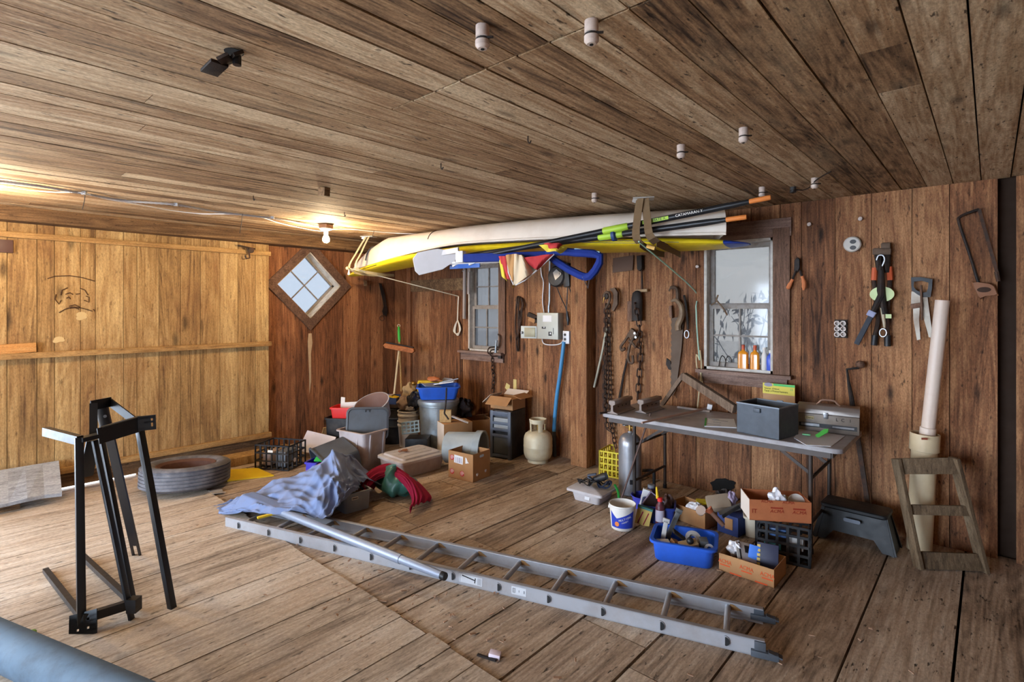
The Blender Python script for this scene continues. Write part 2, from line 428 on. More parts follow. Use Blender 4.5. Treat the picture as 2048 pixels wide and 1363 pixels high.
for a, b in ((2.7, DY), (DY, 4.85)):
    _T = mb.T; mb.T = tr((XL - .03, 0, 0)); sv = mb._v
    def edge(y, s): return DZ + s * max(DH - abs(y - DY), 0)
    ys = sorted({a, b} | {v for v in (DY - DH, DY + DH) if a < v < b})
    for p, q in zip(ys, ys[1:]):
        for z0a, z0b, z1a, z1b in (((-.1, -.1, edge(p, -1), edge(q, -1)), (edge(p, 1), edge(q, 1), 2.6, 2.6)) if abs((p + q) / 2 - DY) < DH else ((-.1, -.1, 2.6, 2.6),)):
            P = []
            for z in ((z0a, z0b), (z1a, z1b)): P += [(0, p, z[0]), (0, q, z[1]), (-.13, q, z[1]), (-.13, p, z[0])]
            mb.hexa(P)
    mb.T = _T
mb.m(2).box((-.02, .9, 2.45), (.06, 3.6, .15)); mb.box((-.1, -2.6, 2.4), (.12, 4.2, .3)); mb.box((-.1, -4.1, 1.2), (.12, 1.0, 2.5))
solo('wall_left', mb, [W_LEFT, GAP, W_BEAM], kind='structure', smooth=False)
# beam over the left wall, corner post, post on the back wall
solo('trim_2', MB().box((-6.18, .1, 2.4425), (.24, 9.2, .125), bev=.008), W_BEAM, kind='structure')
solo('trim_3', MB().box((XL + .05, YB - .012, 1.19), (.09, .05, 2.38)), W_LEFT, kind='structure')
solo('trim_4', MB().box((-3.18, YB - .085, 1.25), (.2, .17, 2.5), bev=.004), W_POST, kind='structure')
# dark board standing in for the band of shade behind the boat, and the two unseen walls
solo('trim_5', MB().box((-5.62, YB - .015, 1.96), (1.2, .03, .16), bev=.004), W_BEAM, kind='structure')
mb = MB(); xs = fill(0, 9.3, .2, .3)
for a, b in zip(xs, xs[1:]): mb.box((3.515, -4.5 + (a + b) / 2, 1.25), (.03, b - a - .004, 2.5))
solo('wall_right', mb, W_BACK, kind='structure', smooth=False)
board_wall('wall_front', fill(-6.4, 3.5, .2, .3), 0, CEIL, W_BACK, tr((0, -4.5, 0)) @ rot(0, 0, 0), holes=((-4.4, -.9, -1, 2.25),))  # opening added in the unseen front wall to let in fill daylight
# ground outside
mb = MB(); mb.box((-1, 0, -.25), (60, 60, .1))
solo('ground', mb, plain('thin_snow', (232, 232, 232), .9, 0, .2, 2), kind='structure')
# ---- sky portals sit in the left doorway and the added front opening and only guide sampling of the sky
for loc, ry, sx, sy in (((-6.45, -2.05, 1.15), (0, -PI / 2, 0), 2.3, 3.1), ((-2.65, -4.55, 1.15), (PI / 2, 0, 0), 3.5, 2.3)):
    l = bpy.data.lights.new('opening_portal', 'AREA'); l.shape = 'RECTANGLE'; l.size = sx; l.size_y = sy; l.cycles.is_portal = True
    o = bpy.data.objects.new('opening_portal', l); col.objects.link(o); o.location = loc; o.rotation_euler = ry
# ---- windows
SASH = plain('grey_white_sash_paint', (150, 142, 134), .6, 0, .2, 30, dirt=(110, 92, 78), dirt_amt=.6, dsc=18)
PANE_B = pane('dimmed_glass_b', (92, 89, 86), .05, .05)  # all three tints put a dimmer sky into the glass colour
PANE_D = pane('dimmed_glass_d', (113, 112, 111), .03, .06)
PANE_C = pane('dimmed_glass_c', (105, 101, 96), .04, .05)
def window_upright(name, h, T, casing, g, rows_up, cols_up):
    root = struct(thing(name, None, None, tr((h[0], YB, h[2]))))
    w_, H_ = h[1] - h[0], h[3] - h[2]
    mb = MB()
    for x in (.012, w_ - .012): mb.box((x, .075, H_ / 2), (.024, .15, H_))
    mb.box((w_ / 2, .075, H_ - .012), (w_, .15, .024)); mb.box((w_ / 2, .075, .012), (w_, .15, .024))
    part('window_frame', mb, WHITE_PAINT, root)
    mid = H_ * .485
    for nm, z0, z1, y, r, c in (('upper_sash', mid, H_ - .024, .105, rows_up, cols_up), ('lower_sash', .024, mid + .03, .07, 2, 2)):
        mb = MB(); x0, x1_ = .024, w_ - .024; t_ = .038
        mb.box((x0 + t_ / 2, y, (z0 + z1) / 2), (t_, .03, z1 - z0)); mb.box((x1_ - t_ / 2, y, (z0 + z1) / 2), (t_, .03, z1 - z0))
        mb.box((w_ / 2, y, z0 + .02), (x1_ - x0, .032, .04)); mb.box((w_ / 2, y, z1 - .02), (x1_ - x0, .032, .04))
        for i in range(1, c): mb.box((x0 + t_ + (x1_ - x0 - 2 * t_) * i / c, y, (z0 + z1) / 2), (.014, .024, z1 - z0 - .06))
        for i in range(1, r): mb.box((w_ / 2, y, z0 + .04 + (z1 - z0 - .08) * i / r), (x1_ - x0 - .06, .022, .014))
        s = part(nm, mb, SASH, root)
        part('pane', MB().box((w_ / 2, y + .004, (z0 + z1) / 2), (x1_ - x0 - .05, .004, z1 - z0 - .05)), g, s)
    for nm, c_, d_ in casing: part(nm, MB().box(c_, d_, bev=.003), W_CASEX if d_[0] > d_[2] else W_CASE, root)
    return root
w2w, w2h = W2[1] - W2[0], W2[3] - W2[2]
window_upright('window_2', W2, None, (('casing', (w2w + .055, -.012, w2h / 2 - .0), (.11, .024, w2h + .02)), ('casing', (w2w / 2, -.012, w2h + .06), (w2w + .2, .024, .12)),
    ('window_sill', (w2w / 2 - .02, -.03, -.015), (w2w + .22, .09, .03)), ('apron', (w2w / 2 - .02, -.012, -.075), (w2w + .2, .024, .09))), PANE_B, 2, 2)
w3w, w3h = W3[1] - W3[0], W3[3] - W3[2]
window_upright('window_3', W3, None, (('casing', (w3w + .065, -.012, w3h / 2 + .03), (.13, .024, w3h + .08)), ('casing', (w3w / 2 - .06, -.011, w3h + .075), (w3w + .4, .022, .15)),
    ('window_sill', (w3w / 2 + .05, -.03, -.015), (w3w + .2, .09, .03)), ('apron', (w3w / 2 + .03, -.012, -.075), (w3w + .16, .024, .09))), PANE_C, 1, 1)
# diamond window
T = tr((XL, DY, DZ)) @ M(((0, 0, 1, 0), (1, 0, 0, 0), (0, 1, 0, 0), (0, 0, 0, 1))) @ rot(0, 0, 45)    # local x, y in the wall, z into the room
root = struct(thing('window_1', None, None, T)); a = DH / math.sqrt(2)
for k in range(4):
    R = rot(0, 0, 90 * k); o_ = a + .098
    part('casing', MB().prism([(-a + .001, a), (a - .001, a), (o_ - .001, o_), (-o_ + .001, o_)], .026, R), W_CASE, root)
part('drip_stain', MB().prism([(-.02, 0), (.02, 0), (.03, -.12), (.012, -.25), (.014, -.6), (-.008, -.75), (-.012, -.5), (-.03, -.1)], .002, rot(0, 0, -45) @ tr((0, -.60, .001))), plain('pale_water_stain', (196, 168, 132), .8, 0, .3, 20), root, label='pale water stain running down the wall')
mb = MB()
for k in range(4):
    R = rot(0, 0, 90 * k); mb.box(R @ V((0, a - .006, -.085)), (2 * a, .012, .17), R)
part('window_frame', mb, WHITE_PAINT, root)
mb = MB(); b_ = a - .012
for k in range(4):
    R = rot(0, 0, 90 * k); mb.box(R @ V((0, b_ - .014, -.15)), (2 * b_, .028, .03), R)
mb.box((0, 0, -.15), (.012, 2 * b_, .02)); mb.box((0, 0, -.15), (2 * b_, .012, .018))
s = part('sash', mb, SASH, root); part('pane', MB().box((0, 0, -.154), (2 * b_ - .02, 2 * b_ - .02, .004)), PANE_D, s)
# ---- sliding barn door on the left wall
dx = XL + .075
root = struct(thing('door_1', None, None, tr((dx, 2.688, 0))))
sd = [lf(p, 615, dx).y for p in (14, 74, 109, 161, 191, 247, 274, 318, 361, 401, 440, 476, 511, 538)]
sd = [-.55, -.3, -.05, .22] + [y for y in sd if y > .3]
mb = MB()
for a_, b_ in zip(sd, sd[1:]): mb.box((-.0175 - rnd.uniform(0, .004), (a_ + b_) / 2 - 2.688, 1.235), (.035, b_ - a_ - .004, 2.3))
mb.box((-.05, (-.55 - 2.688) / 2, 1.26), (.02, 3.2, 2.24)); part('door_boards', mb, W_DOOR, root, smooth=False)
for z, h_, d_ in ((2.275, .05, .03), (1.235, .05, .05), (.185, .055, .05)):
    part('rail', MB().box((d_ / 2, (-.55 - 2.688) / 2, z), (d_, 2.688 + .55, h_), bev=.004), W_DOORRAIL, root)
part('door_foot', MB().box((-.01, -.65, .09), (.03, 1.3, .18)), W_BEAM, root, label='dark board along the foot of the door')
part('door_foot', MB().box((-.01, -2.27, .0935), (.03, 1.94, .135)), W_BEAM, root, label='dark board above a gap of daylight')
# ================================================================ shared builders
def frame(P, Q, D):
    """P near bottom corner, Q bottom corner to its left: local x runs Q->P, local y away from the viewer, origin mid-base"""
    P, Q = V(P), V(Q); x = P - Q; x.z = 0; L = x.length; x.normalize(); y = V((-x.y, x.x, 0))
    o = P - x * L / 2 + y * D / 2
    return M(((x.x, y.x, 0, o.x), (x.y, y.y, 0, o.y), (0, 0, 1, P.z), (0, 0, 0, 1))), L
def turn(p, z=0): return tr(p) @ rot(0, 0, z)
def face_front(T, x, D, z, e=.0012): return T @ tr((x, -D / 2 - e, z)) @ rot(90)
def face_right(T, L, y, z, e=.0012): return T @ tr((L / 2 + e, y, z)) @ rot(0, 0, 90) @ rot(90)
def hollow(hx, hy, h, r=.03, tp=.86, th=.004, rim=.012, n=5):
    """open tub: tapered rounded walls, rolled rim, inner skin"""
    b = tp
    return MB().rrect([(hx * b, hy * b, r, 0), (hx * (b + .01), hy * (b + .01), r, .004), (hx - rim, hy - rim, r, h - .02), (hx - rim, hy - rim, r, h - .016), (hx, hy, r + .004, h - .016), (hx, hy, r + .004, h - .003), (hx - .003, hy - .003, r + .002, h),
        (hx - rim - .004, hy - rim - .004, r, h), (hx - rim - th, hy - rim - th, r, h - .012), (hx * b - th, hy * b - th, r * .9, .008)], n)
def carton(L, D, h, th=.004, flaps=()):
    mb = MB()
    mb.box((0, 0, th / 2 + .0005), (L, D, th))
    for s in (-1, 1):
        mb.box((0, s * (D / 2 - th / 2), h / 2), (L, th, h)); mb.box((s * (L / 2 - th / 2), 0, h / 2), (th, D - 2 * th, h))
    return mb
def lattice(w, h, nx, nz, t, bar, diag=False):
    """a wall of bars in local x-z, thickness t"""
    mb = MB()
    for i in range(nx + 1): mb.box((-w / 2 + bar / 2 + (w - bar) * i / nx, 0, h / 2), (bar, t, h))
    for j in range(nz + 1): mb.box((0, 0, bar / 2 + (h - bar) * j / nz), (w, t * .9, bar))
    return mb
# plastics and so on
STEEL_BLK = plain('black_painted_steel', (26, 27, 30), .38, .3, .2, 30, spec=.6)
STEEL = plain('bare_steel', (150, 150, 152), .35, .8, .15, 20, dirt=(96, 84, 74), dirt_amt=.4)
ALU = plain('aluminium', (176, 177, 182), .4, .4, .12, 8, dirt=(140, 122, 104), dirt_amt=.35, dsc=4)
IRON = plain('rusty_iron', (66, 52, 44), .7, .35, .3, 40, bump=.3, dirt=(104, 66, 44), dirt_amt=.6, dsc=16)
DARKIRON = plain('dark_iron', (42, 36, 33), .6, .4, .3, 40, bump=.3, dirt=(84, 58, 42), dirt_amt=.4, dsc=16)
BLACKPL = plain('black_plastic', (30, 30, 33), .45, 0, .25, 18, dirt=(92, 84, 78), dirt_amt=.35, dsc=6)
GREYPL = plain('blue_grey_plastic', (112, 118, 126), .5, 0, .12, 10, dirt=(82, 80, 80), dirt_amt=.35)
DGREYPL = plain('dark_grey_plastic', (74, 80, 88), .5, 0, .15, 10, dirt=(60, 56, 54), dirt_amt=.4)
TANPL = plain('tan_grey_plastic', (182, 172, 172), .5, 0, .1, 10, dirt=(140, 112, 96), dirt_amt=.4)
TANLID = plain('pale_grey_plastic', (200, 196, 198), .5, 0, .08, 10, dirt=(150, 128, 112), dirt_amt=.35)
WHITEPL = plain('white_plastic', (226, 222, 214), .45, 0, .08, 14, dirt=(186, 172, 156), dirt_amt=.3)
REDPL = plain('red_plastic', (222, 52, 50), .4, 0, .1, 10)
BLUEPL = plain('blue_plastic', (42, 96, 206), .4, 0, .12, 10, dirt=(40, 70, 140), dirt_amt=.3)
PURPLE = plain('violet_blue_plastic', (66, 62, 190), .4)
GREENPL = plain('green_plastic', (60, 180, 74), .45)
YELLOW = plain('yellow_plastic', (222, 204, 52), .45, 0, .1, 12, dirt=(170, 150, 50), dirt_amt=.3)
YELLOWBD = plain('yellow_board_paint', (226, 190, 26), .6, 0, .1, 12, dirt=(190, 150, 40), dirt_amt=.3)
CARD = plain('brown_cardboard', (176, 130, 86), .85, 0, .12, 25, dirt=(150, 104, 66), dirt_amt=.3)
CARDW = plain('white_cardboard', (226, 212, 198), .85, 0, .08, 25)
CARDRED = plain('orange_brown_cardboard', (182, 108, 66), .85, 0, .15, 30, dirt=(150, 80, 50), dirt_amt=.4)
PAPER = plain('white_paper', (226, 226, 228), .8, 0, .06, 20)
GALV = plain('galvanised_steel', (166, 176, 182), .42, .55, .2, 9, dirt=(120, 124, 126), dirt_amt=.5, dsc=9)
RUBBER = plain('worn_tyre_rubber', (92, 92, 98), .8, 0, .2, 30, bump=.2, dirt=(140, 138, 142), dirt_amt=.6, dsc=6)
RUSTRIM = plain('rusty_wheel_rim', (104, 72, 60), .75, .2, .3, 20, dirt=(84, 52, 40), dirt_amt=.6, dsc=9)
CLOTHG = plain('blue_grey_cotton', (120, 136, 172), .95, 0, .12, 8, bump=.15, dirt=(124, 118, 120), dirt_amt=.45, dsc=5, spec=.1)
MAROON = plain('maroon_cloth', (150, 36, 66), .95, 0, .15, 10, spec=.1)
TEALBAG = plain('dark_teal_tarpaulin', (74, 132, 122), .35, 0, .3, 12, dirt=(30, 60, 54), dirt_amt=.35)
SLABWOOD = wood('weathered_grey_wood', (124, 124, 126), (176, 178, 182), (200, 202, 206), 'y', .8, .1, .8, .3, .15, .3, (190, 192, 196), .3)
PVCG = plain('blue_grey_pvc', (80, 98, 114), .65, 0, .1, 6, dirt=(56, 62, 68), dirt_amt=.55, dsc=9, spec=.2)
POLEG = plain('grey_painted_pole', (140, 148, 164), .4, .25, .1, 12)
WOODLT = wood('pale_lumber', (150, 110, 64), (206, 166, 108), (230, 198, 146), 'z', 1.5, .2, .7, .2, .3, .2)
WOODBR = wood('brown_broom_wood', (110, 58, 28), (176, 104, 56), (206, 136, 84), 'x', 1.5, .2, .6, .2, .2, .2)
PINE = wood('orange_pine', (166, 104, 52), (210, 148, 84), (226, 172, 108), 'y', 1.5, .1, .7, .2, .4, .2)
BRASS = plain('brass', (150, 116, 60), .4, .8, .2)
# ================================================================ black steel frame in the foreground
root = thing('steel_stand', 'black welded steel stand on thin splayed legs standing on the pale planks', 'stand', fl(215, 1235))
def leg(P, Q, w, h, nm='leg', up=(0, 0, 1), lab=None): return part(nm, MB().span(P, Q, w, h, up, .002), STEEL_BLK, root, True, lab)
A0, A1 = fl(163, 1250, .035), dp(158, 874, 2.72)
leg(A0, A1, .036, .03)
leg(fl(264, 1242), dp(189, 880, 2.8), .03, .014); leg(fl(270, 1222), dp(204, 886, 2.92), .028, .02)
leg(fl(345, 1219), dp(279, 856, 2.98), .034, .03)
D0, D1 = fl(274, 1112), dp(206, 812, 3.12)
dz = (D1 - D0).normalized(); Tm = tr(D0) @ look(dz, RT)
mb = MB(); L = (D1 - D0).length
mb.box((0, 0, L / 2 + .048), (.055, .012, L - .096))
for x in (-.0215, .0215): mb.box((x, 0, .055), (.012, .012, .09))
mb.box((0, 0, .0055), (.055, .012, .011))
mb.b.transform(Tm); part('leg', mb, STEEL_BLK, root, True, 'flat bar leg with a slotted foot')
leg(dp(187, 880, 2.95), dp(172, 953, 2.98), .07, .008, 'hanging_plate')
part('neck_tube', MB().tube([dp(203, 812, 3.06), dp(212, 852, 3.1)], .03, 14), STEEL_BLK, root, True)
part('bolt', MB().tube([dp(210, 832, 3.05), dp(210, 832, 3.09)], .009, 8), STEEL, root, True)
# head: front channel, left arm, triangle
ax, bx_ = dp(196, 872, 2.78), dp(277, 848, 2.95); u = (bx_ - ax).normalized()
part('channel', MB().span(ax, bx_, .01, .085).span(ax + V((0, 0, .04)) + FW * .02, bx_ + V((0, 0, .04)) + FW * .02, .04, .006), STEEL_BLK, root, True)
e0, e1 = dp(276, 847, 2.94), dp(312, 843, 2.98)
Te = tr(e0) @ look((e1 - e0), (0, 0, 1)); L = (e1 - e0).length; mb = MB()
for x in (-.032, .032): mb.box((x, 0, L / 2), (.018, .008, L))
mb.box((0, 0, .03), (.07, .008, .06)); mb.box((0, 0, L - .007), (.07, .008, .014)); mb.box((.004, 0, L - .03), (.012, .008, .05))
mb.b.transform(Te); part('slotted_plate', mb, STEEL_BLK, root, True)
part('arm', MB().span(dp(91, 862, 2.85), dp(160, 880, 2.72), .03, .045), STEEL_BLK, root, True)
part('arm', MB().span(dp(160, 879, 2.72), dp(206, 868, 2.82), .05, .022), STEEL_BLK, root, True)
part('arm', MB().span(dp(187, 868, 2.86), dp(187, 806, 2.92), .036, .008), STEEL_BLK, root, True)
part('arm', MB().span(dp(181, 811, 2.92), dp(222, 803, 3.04), .006, .055), STEEL_BLK, root, True)
part('arm', MB().span(dp(219, 803, 3.04), dp(276, 846, 2.97), .008, .045), STEEL_BLK, root, True)
# foot frame
part('foot_rail', MB().span(fl(166, 1236, .075), fl(266, 1205, .075), .03, .045), STEEL_BLK, root, True)
part('foot_rail', MB().span(fl(163, 1232, .055), fl(91, 1140, .02), .028, .03), STEEL_BLK, root, True)
part('foot_rail', MB().span(fl(262, 1202, .075), fl(166, 1112, .03), .028, .03), STEEL_BLK, root, True)
part('end_block', MB().box(fl(268, 1208, .085), (.05, .05, .07), rot(0, 0, 42)), STEEL_BLK, root, True)
c = fl(166, 1272, .0); Tb = tr(c) @ look(-FW + V((0, 0, .35)), (0, 0, 1)) @ rot(0, 0, 14); mb = MB()
for x in (.014, .054, .096): mb.box((x, 0, 0), (.03, .135, .006))
for x in (.032, .076):
    for y in (-.05, 0, .05): mb.box((x, y, 0), (.03, .036, .006))
mb.b.transform(Tb); part('foot_bracket', mb, STEEL_BLK, root, True, 'slotted foot bracket')
# ================================================================ big pipe, slab, tyre, board by the door
P0, P1 = dp(0, 1288, 2.459), dp(150, 1356, 2.234); u = (P1 - P0).normalized()
root = thing('plastic_pipe', 'thick blue grey plastic pipe lying in the near left corner of the floor', 'pipe', tr((P0.x, P0.y, 0)))
a, b = P0 - u * .55, P0 + u * 1.3
part('pipe_body', MB().lathe([(.088, 0), (.088, (b - a).length), (.08, (b - a).length), (.08, 0), (.088, 0)], 32, tr(a) @ look(b - a), (False, False)), PVCG, root, True)
part('scuff', MB().ball(dp(75, 1338, 2.27), .012, 8, (2.2, 2, .1), look(dp(75, 1338, 2.27) - (P0 + u * .32))), DARKIRON, root, True, 'dark scuff mark')
p_t, p_b = lf(130, 917, -6.17), lf(128, 978, -5.80)
y0, y1 = -.75, .80; mb = MB(); random.seed(3)
n = 14; top = [V((-6.185, y0 + (y1 - y0) * i / n, .285)) for i in range(n + 1)]
bot = [V((-5.80 + rnd.uniform(-.012, .012), y0 + (y1 - .03 - y0) * i / n, .105 + rnd.uniform(-.012, .004))) for i in range(n + 1)]
for i in range(n):
    q = [bot[i], bot[i + 1], top[i + 1], top[i]]; mb.hexa([p - V((.016, 0, .032)) for p in q] + q)
root = solo('plank', mb, SLABWOOD, 'wide weathered grey plank with a ragged edge tilted against the door', 'plank', smooth=False)
solo('added_block', MB().box((-5.97, .12, .052), (.18, .8, .104), bev=.01), W_BEAM, 'dark block added as support and shadow under the ragged grey plank', 'timber')  # block added to hold the plank and darken the shadow below it
c = dp(371, 954, 4.86); c.z = 0
Tt = tr((c.x, c.y, .028)) @ M.Rotation(math.radians(-4.2), 4, RT)
root = thing('tyre', 'worn grey car tyre with a rusty wheel lying flat near the door', 'tyre', Tt)
R_, h_ = .362, .175
pr = [(.235, .012), (.25, 0), (.32, .004), (.352, .025)]
for k in range(5):
    z = .036 + k * .0258; pr += [(R_, z - .009), (R_, z + .009), (R_ - .008, z + .0105), (R_ - .008, z + .0145)]
pr += [(R_, .162), (.35, .17), (.32, h_ + .006), (.27, h_ + .002), (.238, h_ - .012), (.236, h_ - .02), (.3, .1), (.236, .03), (.235, .012)]
pr = [(r, z * 1.15) for r, z in pr]
part('tread', MB().lathe(pr, 56, None, (False, False)), RUBBER, root)
part('wheel_rim', MB().lathe([(r, z * 1.15) for r, z in [(.24, .155), (.24, .166), (.232, .168), (.205, .15), (.196, .09), (.19, .07), (.06, .055), (.04, .055), (.04, .045), (.19, .05), (.2, .03), (.235, .02), (.24, .03), (.205, .09), (.24, .155)]], 48, None, (False, False)), RUSTRIM, root)
p = fl(432, 984); solo('rag', MB().surf(lambda a, b: (p.x + (a - .5) * .16 + .03 * b, p.y + (b - .5) * .09, .008 + .012 * math.sin(a * 5) ** 2), 10, 6, .004), plain('grey_rag', (150, 140, 128), .95), 'scrap of grey rag on the floor under the edge of the tyre', 'rag')
p = lf(339, 918, -5.95); p.z = .0
solo('oil_can', MB().lathe([(.06, 0), (.062, .02), (.055, .045), (.03, .055), (.016, .06), (.013, .085), (.005, .115), (0, .116)], 18, tr((p.x, p.y, 0))), plain('tarnished_tin', (96, 78, 60), .5, .5, .3), 'little tarnished oil can with a pointed spout beside the tyre', 'oil can')
mb = MB().prism([(0, 0), (.9, 0), (.98, .1), (.9, .2), (0, .2)], .02)
pa, pb = fl(548, 952), fl(455, 962); pa.z = pb.z = .002; dd = (pb - pa); yv = V((-dd.y, dd.x, 0)).normalized() * -1
P = [fl(455, 963), fl(548, 952), fl(515, 937), fl(450, 941)]
mb = MB().hexa([V((p.x, p.y, .001)) for p in P] + [V((p.x, p.y, .012)) for p in P])
solo('yellow_board', mb, YELLOWBD, 'flat yellow painted board on the floor between tyre and black crate', 'board', smooth=False)
solo('timber', MB().box((-5.93, 2.1, .045), (.22, 1.35, .085), rot(0, 0, -1), .006), W_DOOR, 'low brown timber lying along the foot of the door', 'timber')
# things held on the door rails
solo('pine_offcut', MB().box((XL + .075 + .022, .5, 1.30), (.04, .3, .08), rot(2), .003), PINE, 'short orange pine offcut standing on the middle door rail', 'offcut')
solo('metal_plate', MB().box((lf(2, 493, XL + .085).x, lf(2, 493).y, lf(2, 493).z), (.012, .14, .11), None, .003), plain('brown_enamel', (84, 56, 50), .5), 'small dark brown plate fixed high on the yellow door', 'plate')
p = lf(494, 500, XL + .13)
root = thing('rusty_pulley', 'rusty hook and pulley hanging at the top right of the yellow door', 'pulley', p)
part('bracket', MB().tube([p + V((-.02, -.09, .05)), p + V((0, .09, .02))], .008, 8), IRON, root, True)
part('hook', MB().tube([p + V((0, 0, .03)), p + V((.01, .02, -.03)), p + V((0, .03, -.085)), p + V((0, -.01, -.095)), p + V((0, -.02, -.06))], .009, 8), IRON, root, True)
part('wheel', MB().lathe([(.03, -.01), (.024, 0), (.03, .01)], 18, tr(p + V((.01, .04, .0))) @ rot(0, 90)), IRON, root, True)
# drawing on the door
CHALK = plain('dark_chalk', (72, 46, 26), .9)
mb = MB(); xx = XL + .0765
for s in ([(95, 557), (110, 552), (140, 551), (165, 555), (190, 562)], [(122, 590), (124, 580), (135, 575)], [(160, 576), (170, 580), (176, 590)], [(112, 588), (110, 598), (118, 608), (122, 600)], [(172, 592), (178, 594), (178, 604), (168, 600)], [(131, 588), (140, 585), (146, 589)], [(152, 588), (160, 587)], [(133, 596), (138, 593), (141, 598)],
          [(138, 612), (150, 609), (160, 614)], [(140, 616), (150, 615), (158, 618)], [(118, 625), (130, 618), (145, 613), (165, 616), (185, 622)], [(186, 618), (190, 622)]):
    mb.tube([lf(a_, b_, xx) for a_, b_ in s], .004, 5)
for x_, y_, r_ in ((163, 629, .03), (160, 636, .022), (168, 634, .016), (118, 678, .028), (112, 682, .018), (124, 680, .016)): part('chalk_smudge', MB().ball(lf(x_, y_, xx - .001), r_, 12, (.03, 1.3, .9)), plain('pale_chalk', (204, 176, 126), .95), bpy.data.objects['door_1'], True)
part('chalk_drawing', mb, CHALK, bpy.data.objects['door_1'], True, 'faint drawing of a face under a hat')
# ================================================================ black crate, totes, cloth
def crate(name, label, T, L, D, h, mat, group=None, nx=6, nz=3, bar=.012):
    root = thing(name, label, 'crate', T, group)
    for ang, w_, off in ((0, L, -D / 2), (180, L, -D / 2), (90, D, -L / 2), (270, D, -L / 2)):
        mb = lattice(w_, h, nx if w_ == L else max(3, nx - 2), nz, .012, bar)
        mb.b.transform(rot(0, 0, ang) @ tr((0, off + .006, 0))); part('side_panel', mb, mat, root, smooth=False)
    mb = lattice(L - .02, D - .02, 5, 4, .008, .014); mb.b.transform(tr((0, D / 2 - .01, .006)) @ rot(90)); part('base', mb, mat, root, smooth=False)
    return root
T, L = frame(fl(577, 942), fl(509, 937), .30)
cr = crate('plastic_crate', 'black slatted plastic crate standing on the end of the yellow board', T, L, .30, .25, BLACKPL)
part('handle_tag', MB().box((-.01, -.154, .19), (.06, .006, .025), None, .003), WHITEPL, cr)
mb = MB().lathe([(.022, 0), (.022, .002)], 20, face_right(T, L, -.05, .09, .003)); part('maker_mark', mb, WHITEPL, cr, True)
mb = MB()
for i in range(2): mb.box((-.06 + .13 * i, 0, .1), (.1, .2, .14), rot(0, 0, 10 * i), .006)
solo('packet', MB().box(T @ V((-.1, 0, .09)), (.09, .18, .13), T.to_3x3().to_4x4(), .004), plain('kraft', (170, 150, 140), .8), 'pale packet seen through the slats at the left of the black crate', 'packet')
solo('packet', MB().box(T @ V((.07, .0, .10)), (.11, .2, .15), T.to_3x3().to_4x4(), .004), GREYPL, 'bluish packet seen through the slats at the right of the black crate', 'packet')
p = fl(628, 920)
solo('acrylic_sheet', MB().box((p.x - .12, p.y + .1, .14), (.34, .012, .24), tr((0, 0, 0)) @ rot(-38, 12, 38), .002), plain('milky_plastic', (206, 200, 206), .3), 'milky white plastic sheet leaning behind the black crate', 'sheet')
mb = MB().box((-6.02, 3.55, .14), (.12, .62, .012), rot(0, -62, -4)); mb.box((-6.0, 3.6, .02), (.2, .5, .03))
solo('wood_offcut', mb, WOODLT, 'pale split board lying against the wall behind the totes', 'board')
# dark tote lying on its side
T = tr(fl(655, 948) + V((0, .12, .0)))
root = thing('storage_tote', 'dark grey storage tote tipped onto its side behind the grey cloth', 'tote', T)
mb = hollow(.165, .23, .34, .04, .84); mb.b.transform(tr(dp(668, 926, 5.3)) @ look(-RT * .72 - FW * .6 - V((0, 0, .28)), V((0, 0, 1)) + RT * .3) @ tr((0, 0, -.2))); part('tote_body', mb, DGREYPL, root, True)
p = fl(606, 952); root = thing('toy_bin', 'violet blue open bin under the left fold of the grey cloth', 'bin', turn((p.x + .06, p.y + .1, 0), 30))
mb = hollow(.07, .1, .15, .02, .9); part('bin_body', mb, PURPLE, root)
solo('folder', MB().box((p.x + .13, p.y + .12, .165), (.13, .05, .012), rot(35, 0, 30)), GREENPL, 'bright green plastic folder on the violet bin', 'folder')
q = fl(622, 950, .1); solo('red_cloth', MB().surf(lambda a, b: (q.x - .1 + .24 * a, q.y + .12 * b - .02, .10 + .10 * math.sin(PI * a) * (.5 + .5 * b) + .01 * math.sin(9 * a)), 14, 8, .006), plain('crimson_cloth', (200, 40, 76), .95, spec=.1), 'crimson cloth peeping out left of the grey cloth peak', 'cloth')
# tan tote and the lid standing in it
z = .38; Pn, Pl, Pr = fl(727, 869, z), fl(669, 858, z), fl(790, 857, z)
D = (Pr - Pn).length; T, L = frame(V((Pn.x, Pn.y, 0)), V((Pl.x, Pl.y, 0)), D)
root = thing('storage_tote', 'large tan grey open tote with a grey lid standing in it', 'tote', T)
mb = hollow(L / 2, D / 2, z, .04, .8, rim=.02); part('tote_body', mb, TANPL, root)
for x in (-.1, .1): part('rib', MB().box((x, -D / 2 * .9, .2), (.02, .02, .32), rot(-6)), TANPL, root)
for y in (-.08, .1): part('rib', MB().box((L / 2 * .9, y, .2), (.02, .02, .32), rot(0, 6)), TANPL, root)
mb = MB().rrect([(.215, .165, .06, 0), (.22, .17, .06, .006), (.22, .17, .06, .018), (.2, .15, .05, .024), (.195, .145, .05, .016)], 6)
Tl = T @ tr((.03, .04, .43)) @ rot(0, 0, 38) @ rot(79, 0, 0)
root = thing('tote_cover', 'dark grey tote lid standing on edge in the tan tote', 'lid', Tl)
part('lid_panel', mb, DGREYPL, root)
part('handle', MB().tube([(-.02, .12, .02), (-.02, .14, .032), (.02, .14, .032), (.02, .12, .02)], .004, 6), BLACKPL, root)
